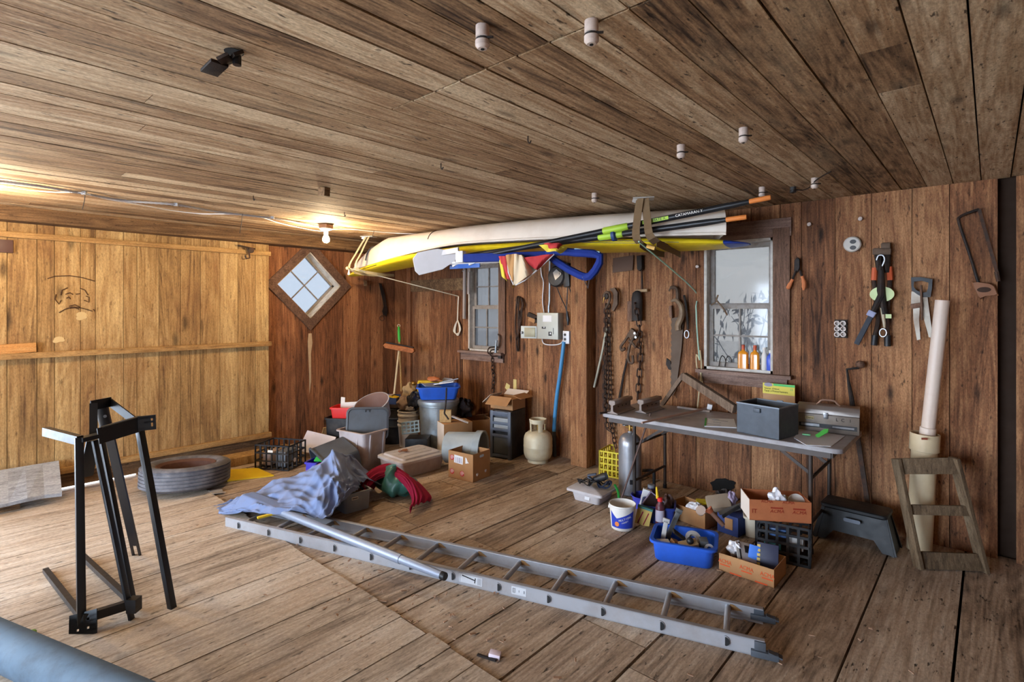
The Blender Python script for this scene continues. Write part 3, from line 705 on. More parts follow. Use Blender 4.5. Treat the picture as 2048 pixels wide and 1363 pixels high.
# flat lidded tote
z = .165; Pn, Pl, Pr = fl(803, 926, z), fl(752, 908, z), fl(887, 901, z); D = (Pr - Pn).length
T, L = frame(V((Pn.x, Pn.y, 0)), V((Pl.x, Pl.y, 0)), D)
root = thing('storage_tote', 'low tan tote closed with a pale raised lid, near the spiral carton', 'tote', T)
mb = MB().rrect([(L * .43, D * .43, .04, 0), (L * .47, D * .47, .04, z - .02), (L * .47, D * .47, .04, z - .012)], 5); part('tote_body', mb, TANPL, root)
mb = MB().rrect([(L / 2, D / 2, .04, z - .03), (L / 2, D / 2, .04, z - .008), (L / 2 - .01, D / 2 - .01, .04, z), (L * .42, D * .42, .04, z), (L * .40, D * .40, .035, z + .016), (L * .37, D * .37, .03, z + .018)], 5); part('lid', mb, TANLID, root)
mb = MB()
for i in range(3): mb.box(((-.1 + .1 * i), 0, z + .019), (.012, D * .6, .004))
part('lid_rib', mb, TANLID, root)
mb = MB(); r2 = random.Random(4)
for i in range(9):
    mb.box(T @ V((-.03 + r2.uniform(-.06, .06), -.08 + r2.uniform(-.04, .04), z + .026 + .002 * i)), (r2.uniform(.03, .06), r2.uniform(.01, .03), .003), rot(r2.uniform(-12, 12), r2.uniform(-12, 12), r2.uniform(0, 180)))
tag(solo('leaf_litter', mb, plain('dry_leaf', (164, 112, 82), .9), kind='stuff'), 'dry brown leaves lying on the pale tote lid', 'leaves')
# small grey tote
z = .16; Pn, Pr = fl(690, 1029), fl(741, 1015)
T, L = frame(Pr, Pn, .27)
root = thing('storage_tote', 'small slate grey tote with a white label, half under the cloth', 'tote', T)
mb = hollow(L / 2 + .015, .15, z, .03, .86); part('tote_body', mb, plain('light_slate_plastic', (148, 158, 170), .5, 0, .1, 10, dirt=(110, 112, 116), dirt_amt=.3), root)
lb = part('label', MB().box((-.03, -.144, .115), (.055, .003, .022), rot(-6)), WHITEPL, root)
part('label_print', MB().box((-.03, -.146, .115), (.045, .002, .008), rot(-6)), DGREYPL, lb)
solo('brown_pad', MB().box(T @ V((.02, .03, .10)), (.16, .2, .05), T.to_3x3().to_4x4() @ rot(4, 5)), CARD, 'brown pad lying inside the small slate grey tote', 'pad')
# grey cloth thrown over it all: rows run from the far hem over the ridge to the near hem
ridge = [(437, 1021, 4.35), (468, 1002, 4.4), (505, 988, 4.5), (545, 968, 4.6), (585, 955, 4.6), (622, 940, 4.6), (652, 917, 4.6), (672, 909, 4.6), (690, 917, 4.6), (699, 945, 4.5), (722, 963, 4.42)]
mid1 = [(438, 1023, 4.3), (472, 1008, 4.3), (510, 998, 4.3), (552, 985, 4.3), (592, 975, 4.28), (630, 962, 4.25), (655, 950, 4.25), (672, 945, 4.25), (690, 952, 4.28), (704, 962, 4.3), (720, 970, 4.36)]
mid2 = [(440, 1026, 4.26), (478, 1018, 4.15), (518, 1012, 4.12), (558, 1007, 4.08), (598, 1000, 4.06), (632, 995, 4.02), (655, 990, 4.02), (672, 986, 4.05), (688, 985, 4.1), (700, 982, 4.15), (716, 978, 4.28)]
hem = [(438, 1028, 4.23), (480, 1024, 4.1), (520, 1026, 4.0), (560, 1027, 3.96), (600, 1024, 3.96), (628, 1032, 3.92), (646, 1041, 3.88), (662, 1036, 3.9), (678, 1010, 4.0), (694, 992, 4.1), (712, 982, 4.24)]
rows = []
rp = [dp(*q) for q in ridge]
rows.append([V((p.x - .05, p.y + .30 * min(1, p.z / .2), max(.012, p.z * .25))) for p in rp])
rows.append([V((p.x - .02, p.y + .14, max(.02, p.z * .8))) for p in rp])
rows += [rp, [dp(*q) for q in mid1], [dp(*q) for q in mid2], [dp(*q) for q in hem]]
def cr1(P, t):
    n = len(P) - 1; i = min(int(t * n), n - 1); f = t * n - i
    a, b, c, d = P[max(i - 1, 0)], P[i], P[i + 1], P[min(i + 2, n)]
    return .5 * ((2 * b) + (c - a) * f + (2 * a - 5 * b + 4 * c - d) * f * f + (3 * b - a - 3 * c + d) * f ** 3)
_pz = .108; _q0, _q1 = dp(884, 1150, (EYE - _pz) * FPX / (1150 - HY)), dp(487, 993, (EYE - _pz) * FPX / (993 - HY)); _qu = (_q1 - _q0).normalized()
def cloth(u, v):
    p = cr1([cr1(r, u) for r in rows], v)
    def fold(x): x = abs((x % 1.0) - .5) * 2; return (1 - x) ** 2 * 1.6
    w = fold(u * 5.2 + 1.1 * v + .5 * math.sin(v * 5)) * .9 + fold(u * 3.1 - v * 3.2 + .4 * math.sin(u * 8)) * 1.0 + fold(v * 3.6 + .9 * u + .35 * math.sin(u * 12)) * 1.1
    w += .5 * fold(u * 9.5 + v * 4.3 + .3 * math.sin(v * 19)) + .45 * fold(v * 8.2 - u * 6.1 + .3 * math.sin(u * 21)) + .2 * math.sin(u * 61 + v * 35)
    k = min(1, max(0, (p.z - .02) / .1)) * .5 + .5
    p = p + (V((0, 0, 1)) - FW * .7) * (w - 1.4) * .016 * k
    p.z = max(p.z, .012); r_ = p - _q0; al = r_.dot(_qu); dd = abs(r_.x * _qu.y - r_.y * _qu.x)
    if al < (_q1 - _q0).length - .06 and dd < .16 and 0 < v < .97: p.z = max(p.z, _pz + .042 - max(0, dd - .045) * 1.0)
    return p
solo('dust_sheet', MB().surf(cloth, 150, 90, .004), CLOTHG, 'big rumpled blue grey sheet thrown over totes and the ladder end', 'sheet')
# maroon cloth over a dark green bag
root = thing('garbage_bag', 'dark green plastic bag bulging out under the maroon cloth', 'bag', fl(785, 1005))
c = fl(790, 992) + V((-.03, .1, 0))
def bag(u, v):
    a = 2 * PI * u; b = PI * (v - .5) * .98; r = 1 + .10 * math.sin(5 * a + 3 * v) + .06 * math.sin(9 * a - 7 * v) + .05 * math.sin(13 * v + 2 * a)
    return V((c.x + .19 * r * math.cos(a) * math.cos(b), c.y - .06 + .15 * r * math.sin(a) * math.cos(b), .105 + .10 * r * math.sin(b) + .05 * max(0, math.sin(b)) * math.cos(a + 2.2)))
part('bag_body', MB().surf(bag, 48, 30), TEALBAG, root, True)
arcp = [(722, 968, 4.5), (733, 948, 4.6), (755, 935, 4.75), (780, 930, 4.8), (805, 942, 4.7), (825, 962, 4.55), (840, 990, 4.4), (838, 1006, 4.3)]
inner = [(731, 980, 4.42), (738, 964, 4.5), (757, 949, 4.62), (782, 944, 4.66), (806, 955, 4.55), (822, 976, 4.44), (826, 1000, 4.32), (822, 1014, 4.22)]
ro = [dp(*q) for q in arcp]; ri = [dp(*q) for q in inner]
rb = [V((p.x - .05, p.y + .16, max(.015, p.z * .35))) for p in ro]
def mar(u, v):
    p = cr1([cr1(r, u) for r in (rb, ro, ri, [q + V((.02, -.02, -.03)) for q in ri])], v)
    w = math.sin(v * 40 + u * 3) * .6 + math.sin(u * 14 + v * 8) * .5
    p = p + V((0, 0, 1)) * w * .012; p.z = max(p.z, .014); return p
solo('maroon_cloth', MB().surf(mar, 60, 40, .005), MAROON, 'maroon cloth folded in an arch over the dark green bag', 'cloth')
# ================================================================ back-corner clutter
p = fl(683, 905); T = turn((p.x - .02, p.y + .12, 0), 32)
root = thing('plastic_bin', 'black open bin standing behind the tan tote', 'bin', T); mb = hollow(.24, .17, .40, .03, .86); part('bin_body', mb, BLACKPL, root)
T2 = T @ tr((-.02, -.01, .385)) @ rot(0, 0, 6); root = thing('plastic_bin', 'bright red bin sitting inside the black bin', 'bin', T2)
mb = hollow(.175, .13, .13, .03, .84); part('bin_body', mb, REDPL, root)
part('label', MB().box((.06, -.123, .06), (.07, .003, .045), rot(-8)), plain('pink_label', (226, 96, 110), .6), root)
solo('plate_rack', MB().box(T2 @ V((-.08, .05, .16)), (.05, .012, .13), T2.to_3x3().to_4x4() @ rot(8, 6), .004).box(T2 @ V((.03, .05, .12)), (.25, .012, .1), T2.to_3x3().to_4x4() @ rot(8, -4), .004), WHITEPL, 'white plastic caddy with a tall end standing in the red bin', 'caddy')
Tb = tr(dp(743, 807, 5.95)) @ look(-FW * .42 + V((0, 0, .9)) - RT * .22)
root = thing('wash_tub', 'pale grey round tub tilted with its mouth to the room', 'tub', Tb)
mb = MB().lathe([(.14, -.2), (.16, -.19), (.19, -.01), (.205, 0), (.207, .012), (.195, .014)], 36, None, (True, False)); part('tub_lining', MB().lathe([(.196, .0135), (.184, 0), (.15, -.17), (0, -.175)], 36, None, (False, False)), plain('brown_stained_lining', (128, 98, 88), .7, 0, .2, 10), root); part('tub_body', mb, plain('pale_grey_tub', (176, 182, 196), .45, dirt=(150, 120, 100), dirt_amt=.4), root)
p = dp(790, 850, 6.6)
root = thing('metal_drum', 'black drum in the corner under the blue dustpan', 'drum', tr((p.x, p.y, 0)))
part('drum_body', MB().lathe([(.2, 0), (.21, .02), (.21, .2), (.217, .21), (.21, .22), (.21, .42), (.2, .43), (.16, .435)], 30), BLACKPL, root)
part('hoop', MB().lathe([(.212, .3), (.22, .305), (.22, .315), (.212, .32)], 30, None, (False, False)), DGREYPL, root)
def lump(name, label, cat, c, r, sc, mat, seed=1, amp=.12, grp=None):
    r3 = random.Random(seed); ph = [r3.uniform(0, 6) for _ in range(6)]
    def f(u, v):
        a = 2 * PI * u; b = PI * (v - .5) * .985
        q = 1 + amp * (math.sin(3 * a + ph[0] + 2 * b) + .7 * math.sin(5 * a - 4 * b + ph[1]) + .5 * math.sin(9 * a + 6 * b + ph[2]) + .5 * math.sin(7 * b + ph[3]))
        return V((c[0] + r * sc[0] * q * math.cos(a) * math.cos(b), c[1] + r * sc[1] * q * math.sin(a) * math.cos(b), c[2] + r * sc[2] * q * math.sin(b)))
    return solo(name, MB().surf(f, 36, 20), mat, label, cat, grp)
BLUETIN = plain('dull_blue_tin', (62, 84, 136), .45, .2, .2)
T = turn(dp(781, 806, 6.45), 35); root = thing('dustpan', 'blue tin dustpan with a yellow corner at the foot of the brooms', 'dustpan', T)
mb = MB().box((0, 0, .01), (.2, .15, .006)); mb.box((0, .075, .055), (.2, .006, .09)); mb.box((-.1, 0, .04), (.006, .15, .06), None); mb.box((.1, 0, .04), (.006, .15, .06)); mb.box((0, -.078, .04), (.2, .006, .075)); part('pan', mb, BLUETIN, root)
part('yellow_corner', MB().box((.05, -.02, .085), (.1, .1, .012), rot(0, 10)), YELLOWBD, root); part('pan_cover', MB().box((-.04, .02, .09), (.15, .14, .01), rot(0, -8)), plain('dusty_tan', (176, 156, 130), .8), root)
lump('canvas_bag', 'grey brown canvas bag slumped right of the blue dustpan', 'bag', dp(812, 806, 6.4), .11, (1.1, .9, .75), plain('grey_brown_canvas', (150, 128, 112), .9), 2)
lump('canvas_bag', 'beige canvas bag topped with a brass knob beside the brooms', 'bag', dp(822, 782, 6.7), .11, (1.0, .9, .9), plain('beige_canvas', (176, 150, 112), .9), 5)
solo('brass_ornament', MB().ball(dp(827, 766, 6.62), .035, 16, (1.1, 1, .8)), BRASS, 'round brass lamp part on top of the beige canvas bag', 'knob')
lump('black_bag', 'black crumpled bag hanging between white buckets and dustpan', 'bag', dp(829, 800, 6.3), .1, (.9, .8, .9), BLACKPL, 9)
p = dp(817, 860, 6.35); T = tr((p.x, p.y, 0))
for i, (lab, z0) in enumerate((('white plastic bucket, the lower of two nested together', 0), ('white plastic bucket nested in another and filled with grey mortar', .12))):
    Tk = tr((p.x, p.y, z0)); root = thing('bucket', lab, 'bucket', Tk, 'nested white buckets')
    part('bucket_body', MB().lathe([(.105, 0), (.122, .24), (.13, .245), (.13, .262), (.122, .265), (.126, .29), (.134, .3), (.13, .306), (.12, .3), (.118, .27), (.1, .01), (0, .008)], 32, None, (False, False)), WHITEPL, root)
    if i == 1:
        part('mortar', MB().lathe([(0, .29), (.06, .288), (.116, .28)], 24, None, (False, False)), plain('grey_mortar', (150, 144, 136), .95, bump=.5), root)
        part('bail', MB().tube([Tk.to_3x3() @ V(q) for q in arc((0, 0, 0), .128, 200, 340, 10, tr((0, 0, .27)) @ rot(20))], .003, 6), STEEL, root)
lump('stone', 'rough grey lump of mortar on the upper white bucket', 'stone', (p.x + .06, p.y - .02, .455), .05, (1.2, .9, .7), plain('grey_stone', (150, 142, 136), .95), 3)
q = dp(835, 772, 6.6)
solo('yellow_tool', MB().tube([dp(838, 764, 6.5), dp(838, 790, 6.5), dp(836, 840, 6.4)], .02, 10), YELLOWBD, 'yellow tool handle standing left of the galvanised can', 'handle')
# floor register on a black box
p = fl(822, 912); T = turn((p.x - .0, p.y + .1, 0), 40)
root = thing('box', 'black plastic box in front of the white buckets', 'box', T); part('box_body', MB().box((0, 0, .1), (.25, .22, .2), None, .008), BLACKPL, root)
Tg = tr(dp(821, 854, 5.85)) @ look(-FW + V((0, 0, .45)), (0, 0, 1)) @ rot(0, 0, 98)
root = thing('floor_register', 'pale blue cast floor grille with slots propped on the black box', 'grille', Tg)
mb = MB()
for i in range(5): mb.box((-.09 + .045 * i, 0, 0), (.014, .13, .012))
for j in range(4): mb.box((0, -.06 + .04 * j, 0), (.2, .014, .011))
part('grate', mb, plain('pale_blue_iron', (130, 150, 158), .5, .3, .2), root)
# galvanised can with the blue bin
p = dp(877, 850, 6.28); C0 = tr((p.x, p.y, 0))
root = thing('trash_can', 'tall galvanised steel can carrying a bright blue bin', 'trash can', C0)
mb = MB(); pr = [(.198, 0), (.198, .02), (.228, .5), (.236, .505), (.236, .53), (.23, .535)]
n = 72; rings = []
for r, z in pr:
    rings.append(mb._v([V(((r - (.008 if (j // 3) % 4 == 0 and .02 < z < .5 else 0)) * math.cos(2 * PI * j / n), (r - (.008 if (j // 3) % 4 == 0 and .01 < z < .5 else 0)) * math.sin(2 * PI * j / n), z)) for j in range(n)]))
for A, B in zip(rings, rings[1:]):
    for j in range(n): mb._f([A[j], A[(j + 1) % n], B[(j + 1) % n], B[j]])
part('can_body', mb, GALV, root)
part('can_lid', MB().lathe([(.246, .525), (.248, .54), (.244, .565), (.228, .575), (.1, .585), (0, .587)], 40), GALV, root)
part('side_handle', MB().tube([(-.16, -.17, .44), (-.175, -.19, .43), (-.19, -.17, .4), (-.2, -.15, .42), (-.19, -.14, .44)], .006, 6), STEEL, root)
T = tr((p.x, p.y, .588)) @ rot(0, 0, 50)
root = thing('plastic_bin', 'bright blue oblong bin of papers on top of the galvanised can', 'bin', T)
part('bin_body', hollow(.255, .19, .145, .05, .8, rim=.018), BLUEPL, root)
for i, (x, y, z, w_, d_, rz, rx, lab, m_) in enumerate(((-.08, -.02, .13, .2, .14, 20, 6, 'blue grey magazine lying open at the left of the blue bin', plain('blue_grey_print', (130, 140, 170), .6)), (.08, .0, .15, .24, .16, -15, -8, 'white magazine sticking out over the right rim of the blue bin', PAPER), (.12, .05, .17, .22, .13, 8, -10, 'pale blue booklet on top of the blue bin', plain('pale_blue_print', (176, 186, 200), .6)))):
    solo('magazine', MB().box(T @ V((x, y, z + .018)), (w_, d_, .012), T.to_3x3().to_4x4() @ rot(rx, rx, rz), .003), m_, lab, 'magazine')
solo('clear_tray', MB().prism([(-.1, -.06), (.1, -.06), (.1, -.02), (.02, .06), (-.08, .07), (-.1, .05)], .006, tr(dp(901, 766, 6.58)) @ look(-FW, RT)), plain('frosted_plastic', (170, 170, 178), .3), 'grey plastic panel standing at the back of the blue bin', 'panel')
solo('yellow_case', MB().box(dp(862, 766, 6.62), (.32, .09, .07), rot(0, 0, 42), .01), YELLOWBD, 'yellow tool case edge behind the blue bin', 'case')
lump('leather_glove', 'orange brown leather glove lying behind the blue bin', 'glove', dp(868, 758, 6.5), .07, (1.5, .8, .4), plain('orange_leather', (186, 110, 66), .7), 8)
a = [dp(893, 775, 5.78), dp(892, 800, 5.78), dp(890, 818, 5.78), dp(889, 826, 5.78), dp(893, 832, 5.76), dp(897, 838, 5.74)]
solo('iron_rod', MB().tube(smoothpts(a, 5), .009, 8), DARKIRON, 'bent black iron rod standing against the galvanised can', 'rod')
# ---- cartons
def box_open(name, label, T, L, D, h, mat, group=None):
    root = thing(name, label, 'box', T, group)
    mb = carton(L, D, h); part('carton_body', mb, mat, root, smooth=False); return root
P_ = fl(888, 915); T, L = frame(P_, P_ + (RT * -.45 + FW * .893) * .22, (fl(940, 905) - P_).length)
root = thing('cardboard_box', 'closed carton with one white side against the galvanised can', 'box', T); D = (fl(940, 905) - P_).length
part('carton_body', MB().box((0, 0, .183), (L, D, .366), None, .003), CARD, root)
part('white_side', MB().box((0, -D / 2 - .001, .183), (L, .003, .36)), CARDW, root)
p = dp(891, 846, 5.95); p.z = .368
solo('lumber_block', MB().box((p.x, p.y, p.z + .068), (.13, .05, .136), rot(0, 0, 45), .003), WOODLT, 'upright yellow wood block standing on the white sided carton', 'block')
lump('black_cloth', 'black crumpled cloth hanging on the wall side of the galvanised can', 'cloth', dp(928, 815, 6.35), .13, (.9, .7, .75), plain('black_brown_cloth', (44, 34, 34), .95), 12, .16)
solo('paper_strip', MB().box(dp(920, 838, 5.95), (.2, .035, .006), rot(14, 22, 42)), PAPER, 'white folded strip lying across the carton tops', 'strip')
T, L = frame(fl(985, 893), fl(937, 898), .28)
rc = box_open('cardboard_box', 'open brown carton between white sided carton and black cabinet', T, L, .28, .33, CARD)
part('flap', MB().box((0, .08, .345), (L, .12, .004), rot(-14)), CARD, rc)
# fallen grey can
c = dp(930, 895, 5.5); ax = (RT * .97 - FW * .26); Tc = tr((c.x, c.y, .193)) @ look(ax) @ tr((0, 0, -.2))
root = thing('trash_can', 'grey plastic can lying on its side with its dark mouth to the right', 'trash can', Tc)
part('can_body', MB().lathe([(0, 0), (.15, 0), (.158, .01), (.172, .32), (.19, .33), (.192, .4), (.186, .405), (.172, .39), (.15, .02), (0, .015)], 40), plain('grey_can_plastic', (156, 166, 170), .45, dirt=(120, 124, 124), dirt_amt=.4), root)
# spiral carton
T, L = frame(fl(946, 965), fl(897, 953), .262); D = .262; h = .262
root = box_open('cardboard_box', 'open carton printed with red and white spirals on the floor', T, L, D, h, CARD)
SRED, SWHT = plain('print_red', (196, 40, 56), .8), plain('print_white', (232, 222, 216), .8)
def spiral(Tf, r, full=True):
    mb = MB(); 
    if full:
        mb.m(0).lathe([(0, 0), (r, 0), (r, .0006), (0, .0006)], 24, Tf)
    mb.m(1).tube([Tf @ V((r * .8 * (1 - t / 30) * math.cos(t * .45), r * .8 * (1 - t / 30) * math.sin(t * .45), .0008)) for t in range(30)], r * .085, 5)
    part('printed_spiral', mb, [SRED, SWHT], root, True)
for x, z, r in ((-.108, .2, .026), (-.108, .065, .026), (.02, .062, .026)): spiral(face_front(T, x, D, z), r)
for y, z in ((-.07, .06), (.06, .065)): spiral(face_right(T, L, y, z), .02, False)
part('shipping_label', MB().box((-.025, -D / 2 - .001, .19), (.11, .0015, .075), rot(0, 3)), PAPER, root)
mb = MB()
for i, w_ in enumerate((4, 2, 6, 3, 8, 3, 5)): mb.box((-.06 + .012 * i, -D / 2 - .002, .185), (.001 * w_, .0008, .05))
part('barcode_print', mb, plain('barcode_grey', (150, 146, 172), .8), root, smooth=False)
part('torn_label', MB().prism([(0, 0), (.045, .012), (.03, .02), (.012, .055), (0, .06)], .001, face_front(T, .062, D, .165)), PAPER, root, True)
part('hand_hole', MB().rrect([(.032, .012, .011, 0), (.032, .012, .011, .001)], 5, face_right(T, L, .0, .225)), plain('pale_blue_hole', (190, 206, 222), .5), root, True)
# ---- black cabinet with the open carton
T, L = frame(fl(1022, 920), fl(981, 913), .32); h = .52
root = thing('drawer_unit', 'black plastic drawer tower beside the gas bottle', 'drawers', T)
mb = MB().box((0, .01, h / 2), (L, .30, h), None, .006)
part('cabinet_body', mb, BLACKPL, root)
mb = MB()
for x in (-L / 2 + .018, L / 2 - .018): mb.box((x, -.155, h / 2), (.036, .03, h), None, .004)
for z in (.03, .25, .315, .385, .49): mb.box((0, -.155, z), (L, .028, .03 if z != .49 else .05), None, .003)
part('front_frame', mb, plain('slate_plastic', (84, 92, 108), .45, 0, .2, 12, dirt=(50, 50, 56), dirt_amt=.5), root)
for z, hh in ((.35, .04), (.42, .045)): part('drawer', MB().box((0, -.148, z), (L - .08, .02, hh), None, .003), plain('drawer_grey', (146, 150, 152), .5, dirt=(100, 100, 100)), root)
part('drawer', MB().box((0, -.148, .14), (L - .07, .02, .18), None, .003), DGREYPL, root)
Tx = T @ tr((-.02, .03, .525)) @ rot(0, 0, -4)
rc = box_open('cardboard_box', 'open carton with spread flaps on top of the black drawer tower', Tx, .3, .25, .12, CARD)
for (c_, d_, R, m_) in (((0, -.185, .1), (.29, .13, .004), rot(38), CARD), ((-.215, 0, .10), (.15, .24, .004), rot(0, -40), CARDW), ((.2, 0, .15), (.12, .24, .004), rot(0, 15), CARD), ((0, .17, .15), (.29, .1, .004), rot(30), CARDW)):
    part('flap', MB().box(c_, d_, R), m_, rc)
# ---- gas bottle
p = dp(1076, 900, 5.70); T = tr((p.x, p.y, 0)) @ rot(0, 0, 25)
root = thing('propane_tank', 'rounded cream gas bottle with a guard collar, before the wall', 'gas bottle', T)
TANK = plain('cream_tank_paint', (214, 204, 176), .5, .1, .12, 14, dirt=(176, 150, 100), dirt_amt=.5, dsc=6)
part('tank_body', MB().lathe([(.1, .02), (.135, .045), (.152, .085), (.155, .12), (.155, .16), (.157, .165), (.157, .175), (.155, .18), (.155, .24), (.15, .27), (.136, .3), (.105, .322), (.06, .334), (0, .338)], 40), TANK, root)
part('foot_ring', MB().lathe([(.105, .03), (.108, 0), (.112, 0), (.11, .035)], 32, None, (False, False)), TANK, root)
mb = MB(); 
for a0 in (-75, 15, 105, 195):
    mb.lathe([(.078, .318), (.082, .42), (.088, .42), (.086, .318)], 5, None, (False, False), a0=math.radians(a0), a1=math.radians(a0 + 34))
mb.lathe([(.082, .412), (.084, .452), (.09, .458), (.095, .452), (.09, .412), (.082, .412)], 32, None, (False, False))
part('collar', mb, TANK, root)
part('valve', MB().lathe([(.016, .335), (.016, .37), (.022, .372), (.022, .395), (.012, .4)], 14).tube([(0, 0, .375), (.05, 0, .375)], .011, 10), BRASS, root)
# ---- brooms in the corner
a, b = dp(797.5, 653, 7.3), dp(803, 782, 6.95)
root = thing('mop', 'thin pale pole with a green grip leaning in the corner', 'mop', tr((b.x, b.y, .4)))
part('pole', MB().tube([a + (b - a) * .18, b], .012, 8), WOODLT, root, True); part('grip', MB().tube([a, a + (b - a) * .06, a + (b - a) * .2, a + (b - a) * .25], [.012, .02, .02, .012], 10), GREENPL, root, True, 'green plastic grip')
part('hanging_ring', MB().tube(arc((0, 0, 0), .018, 0, 360, 12, tr(a + V((0, 0, .014))) @ look(FW)), .004, 5), plain('ring_white', (220, 214, 190), .5), root, True)
a, b = dp(798, 698, 7.1), dp(787, 800, 6.75)
root = thing('push_broom', 'push broom stood upside down with its brown wooden head up', 'broom', tr((b.x, b.y, .4)))
part('pole', MB().tube([a, b], .013, 8), plain('cream_pole', (214, 196, 160), .5), root, True)
h0, h1 = dp(768, 690, 7.12), dp(830, 702, 6.98); Th = tr((h0 + h1) / 2) @ look(h1 - h0, (0, 0, 1)); Lh = (h1 - h0).length
part('broom_head', MB().prism([(-.03, -Lh / 2 + .03), (0, -Lh / 2), (.03, -Lh / 2 + .02), (.035, Lh / 2 - .02), (0, Lh / 2), (-.03, Lh / 2 - .03)], .05, Th @ rot(90, 0, 0) @ tr((0, 0, -.025)), .004), WOODBR, root, True)
part('bristles', MB().span(h0 + V((0, 0, .035)) + (h1 - h0) * .06 + FW * .03, h1 + V((0, 0, .035)) - (h1 - h0) * .06 + FW * .03, .03, .03), DARKIRON, root, True)
# ================================================================ aluminium ladder and the pole on it
N0, N1 = fl(451, 1054), fl(1519, 1313); N1 = N0 + (N1 - N0).normalized() * 3.66
u = (N1 - N0).normalized(); nv = V((-u.y, u.x, 0)); LW, RH = .315, .078
TL = M(((u.x, nv.x, 0, N0.x), (u.y, nv.y, 0, N0.y), (0, 0, 1, 0), (0, 0, 0, 1)))      # x along the ladder, y across
root = thing('extension_ladder', 'long aluminium ladder section lying flat on its rails across the floor', 'ladder', TL)
LL = 3.66
DHOLE = plain('dark_hole', (26, 24, 24), .7)
for s, y in ((1, 0.0), (-1, LW)):
    mb = MB()
    mb.box((LL / 2, y, RH / 2), (LL, .003, RH)); mb.box((LL / 2, y + s * .012, RH - .0035), (LL, .027, .007), None, .002); mb.box((LL / 2, y + s * .012, .0035), (LL, .027, .007), None, .002)
    part('side_rail', mb, ALU, root)
def drs(r): return [(r * math.cos(a), r * math.sin(a)) for a in [math.radians(d) for d in range(-80, 81, 20)]]
for k in range(12):
    x = .14 + .3045 * k
    mb = MB(); mb.lathe([(.0155, 0), (.0155, LW)], 14, tr((x, 0, .04)) @ rot(-90))
    r = part('rung', mb, ALU, root)
    mb = MB().prism([(-.006, -.025)] + [(p - .006, q) for p, q in drs(.026)] + [(-.006, .025)], .006, tr((x, -.0015, .04)) @ rot(90)); part('rung_end', mb, ALU, r)
    mb = MB().prism([(-.003, -.019)] + [(p - .003, q) for p, q in drs(.022)] + [(-.003, .019)], .0012, tr((x, -.0074, .04)) @ rot(90)); part('rung_hollow', mb, DHOLE, r)
    part('gusset', MB().hexa([(x + .01, LW - .004, .03), (x + .075, LW - .004, .034), (x + .07, LW - .002, .034), (x + .012, LW - .002, .03), (x + .01, LW - .004, .062), (x + .03, LW - .004, .058), (x + .03, LW - .002, .058), (x + .012, LW - .002, .062)]), plain('amber_stain', (150, 110, 66), .6, .3), r)
for y, nm in ((-.004, 0), (LW + .004, 1)):
    mb = MB().box((LL + .0, y, .02), (.12, .034, .03), None, .004).box((LL - .02, y, .05), (.05, .012, .05), None, .003).box((LL + .045, y, .03), (.06, .03, .008), rot(0, 14))
    part('end_bracket', mb, DGREYPL, root)
ft = part('warning_label', MB().box((2.090, -.0022, .042), (.155, .001, .048)), plain('label_white', (196, 198, 202), .7), root)
part('label_print', MB().box((2.075, -.003, .052), (.085, .0008, .006), rot(0, 10)).box((2.120, -.003, .043), (.006, .0008, .03), rot(0, 10)), plain('print_black', (18, 18, 20), .7), ft)
mb = MB()
for i in range(6): mb.box((2.138 + .0045 * i, -.003, .042), (.0012, .0006, .038))
mb.box((2.019, -.003, .042), (.002, .0006, .04)); part('label_print', mb, plain('print_grey', (120, 124, 130), .7), ft, smooth=False)
ft = part('warning_label', MB().box((2.400, -.0022, .042), (.09, .001, .044)), plain('label_white', (196, 198, 202), .7), root)
part('label_print', MB().tube([(2.365, -.003, .03), (2.365, -.003, .055), (2.376, -.003, .055), (2.376, -.003, .03)], .0016, 4, closed=True), plain('print_black', (18, 18, 20), .7), ft)
part('label_print', MB().box((2.433, -.003, .042), (.006, .0008, .016)).box((2.402, -.003, .042), (.004, .0008, .012)), plain('print_grey', (120, 124, 130), .7), ft, smooth=False)
pz = RH + .03
p0, p1 = dp(884, 1150, (EYE - pz) * FPX / (1150 - HY)), dp(487, 993, (EYE - pz) * FPX / (993 - HY))
u = (p1 - p0); LP = u.length
root = thing('metal_pole', 'long grey telescopic pole resting across the ladder and under the sheet', 'pole', tr((p0.x, p0.y, 0)))
Tp = tr(p0) @ look(u)
part('thin_tube', MB().lathe([(0, 0), (.021, 0), (.023, .1), (.026, .34), (0, .345)], 20, Tp), POLEG, root, True)
part('thick_tube', MB().lathe([(.024, .335), (.029, .34), (.029, LP - .01), (.025, LP), (0, LP)], 20, Tp), POLEG, root, True)
part('rubber_cap', MB().lathe([(0, -.028), (.02, -.028), (.023, -.024), (.023, .004), (0, .006)], 18, Tp), BLACKPL, root, True, 'black rubber end cap')
# odds on the ladder end
solo('yellow_stick', MB().span(fl(515, 1035, .095), fl(565, 1022, .1), .03, .012), YELLOWBD, 'short yellow strip sticking out from under the sheet onto the ladder', 'strip')
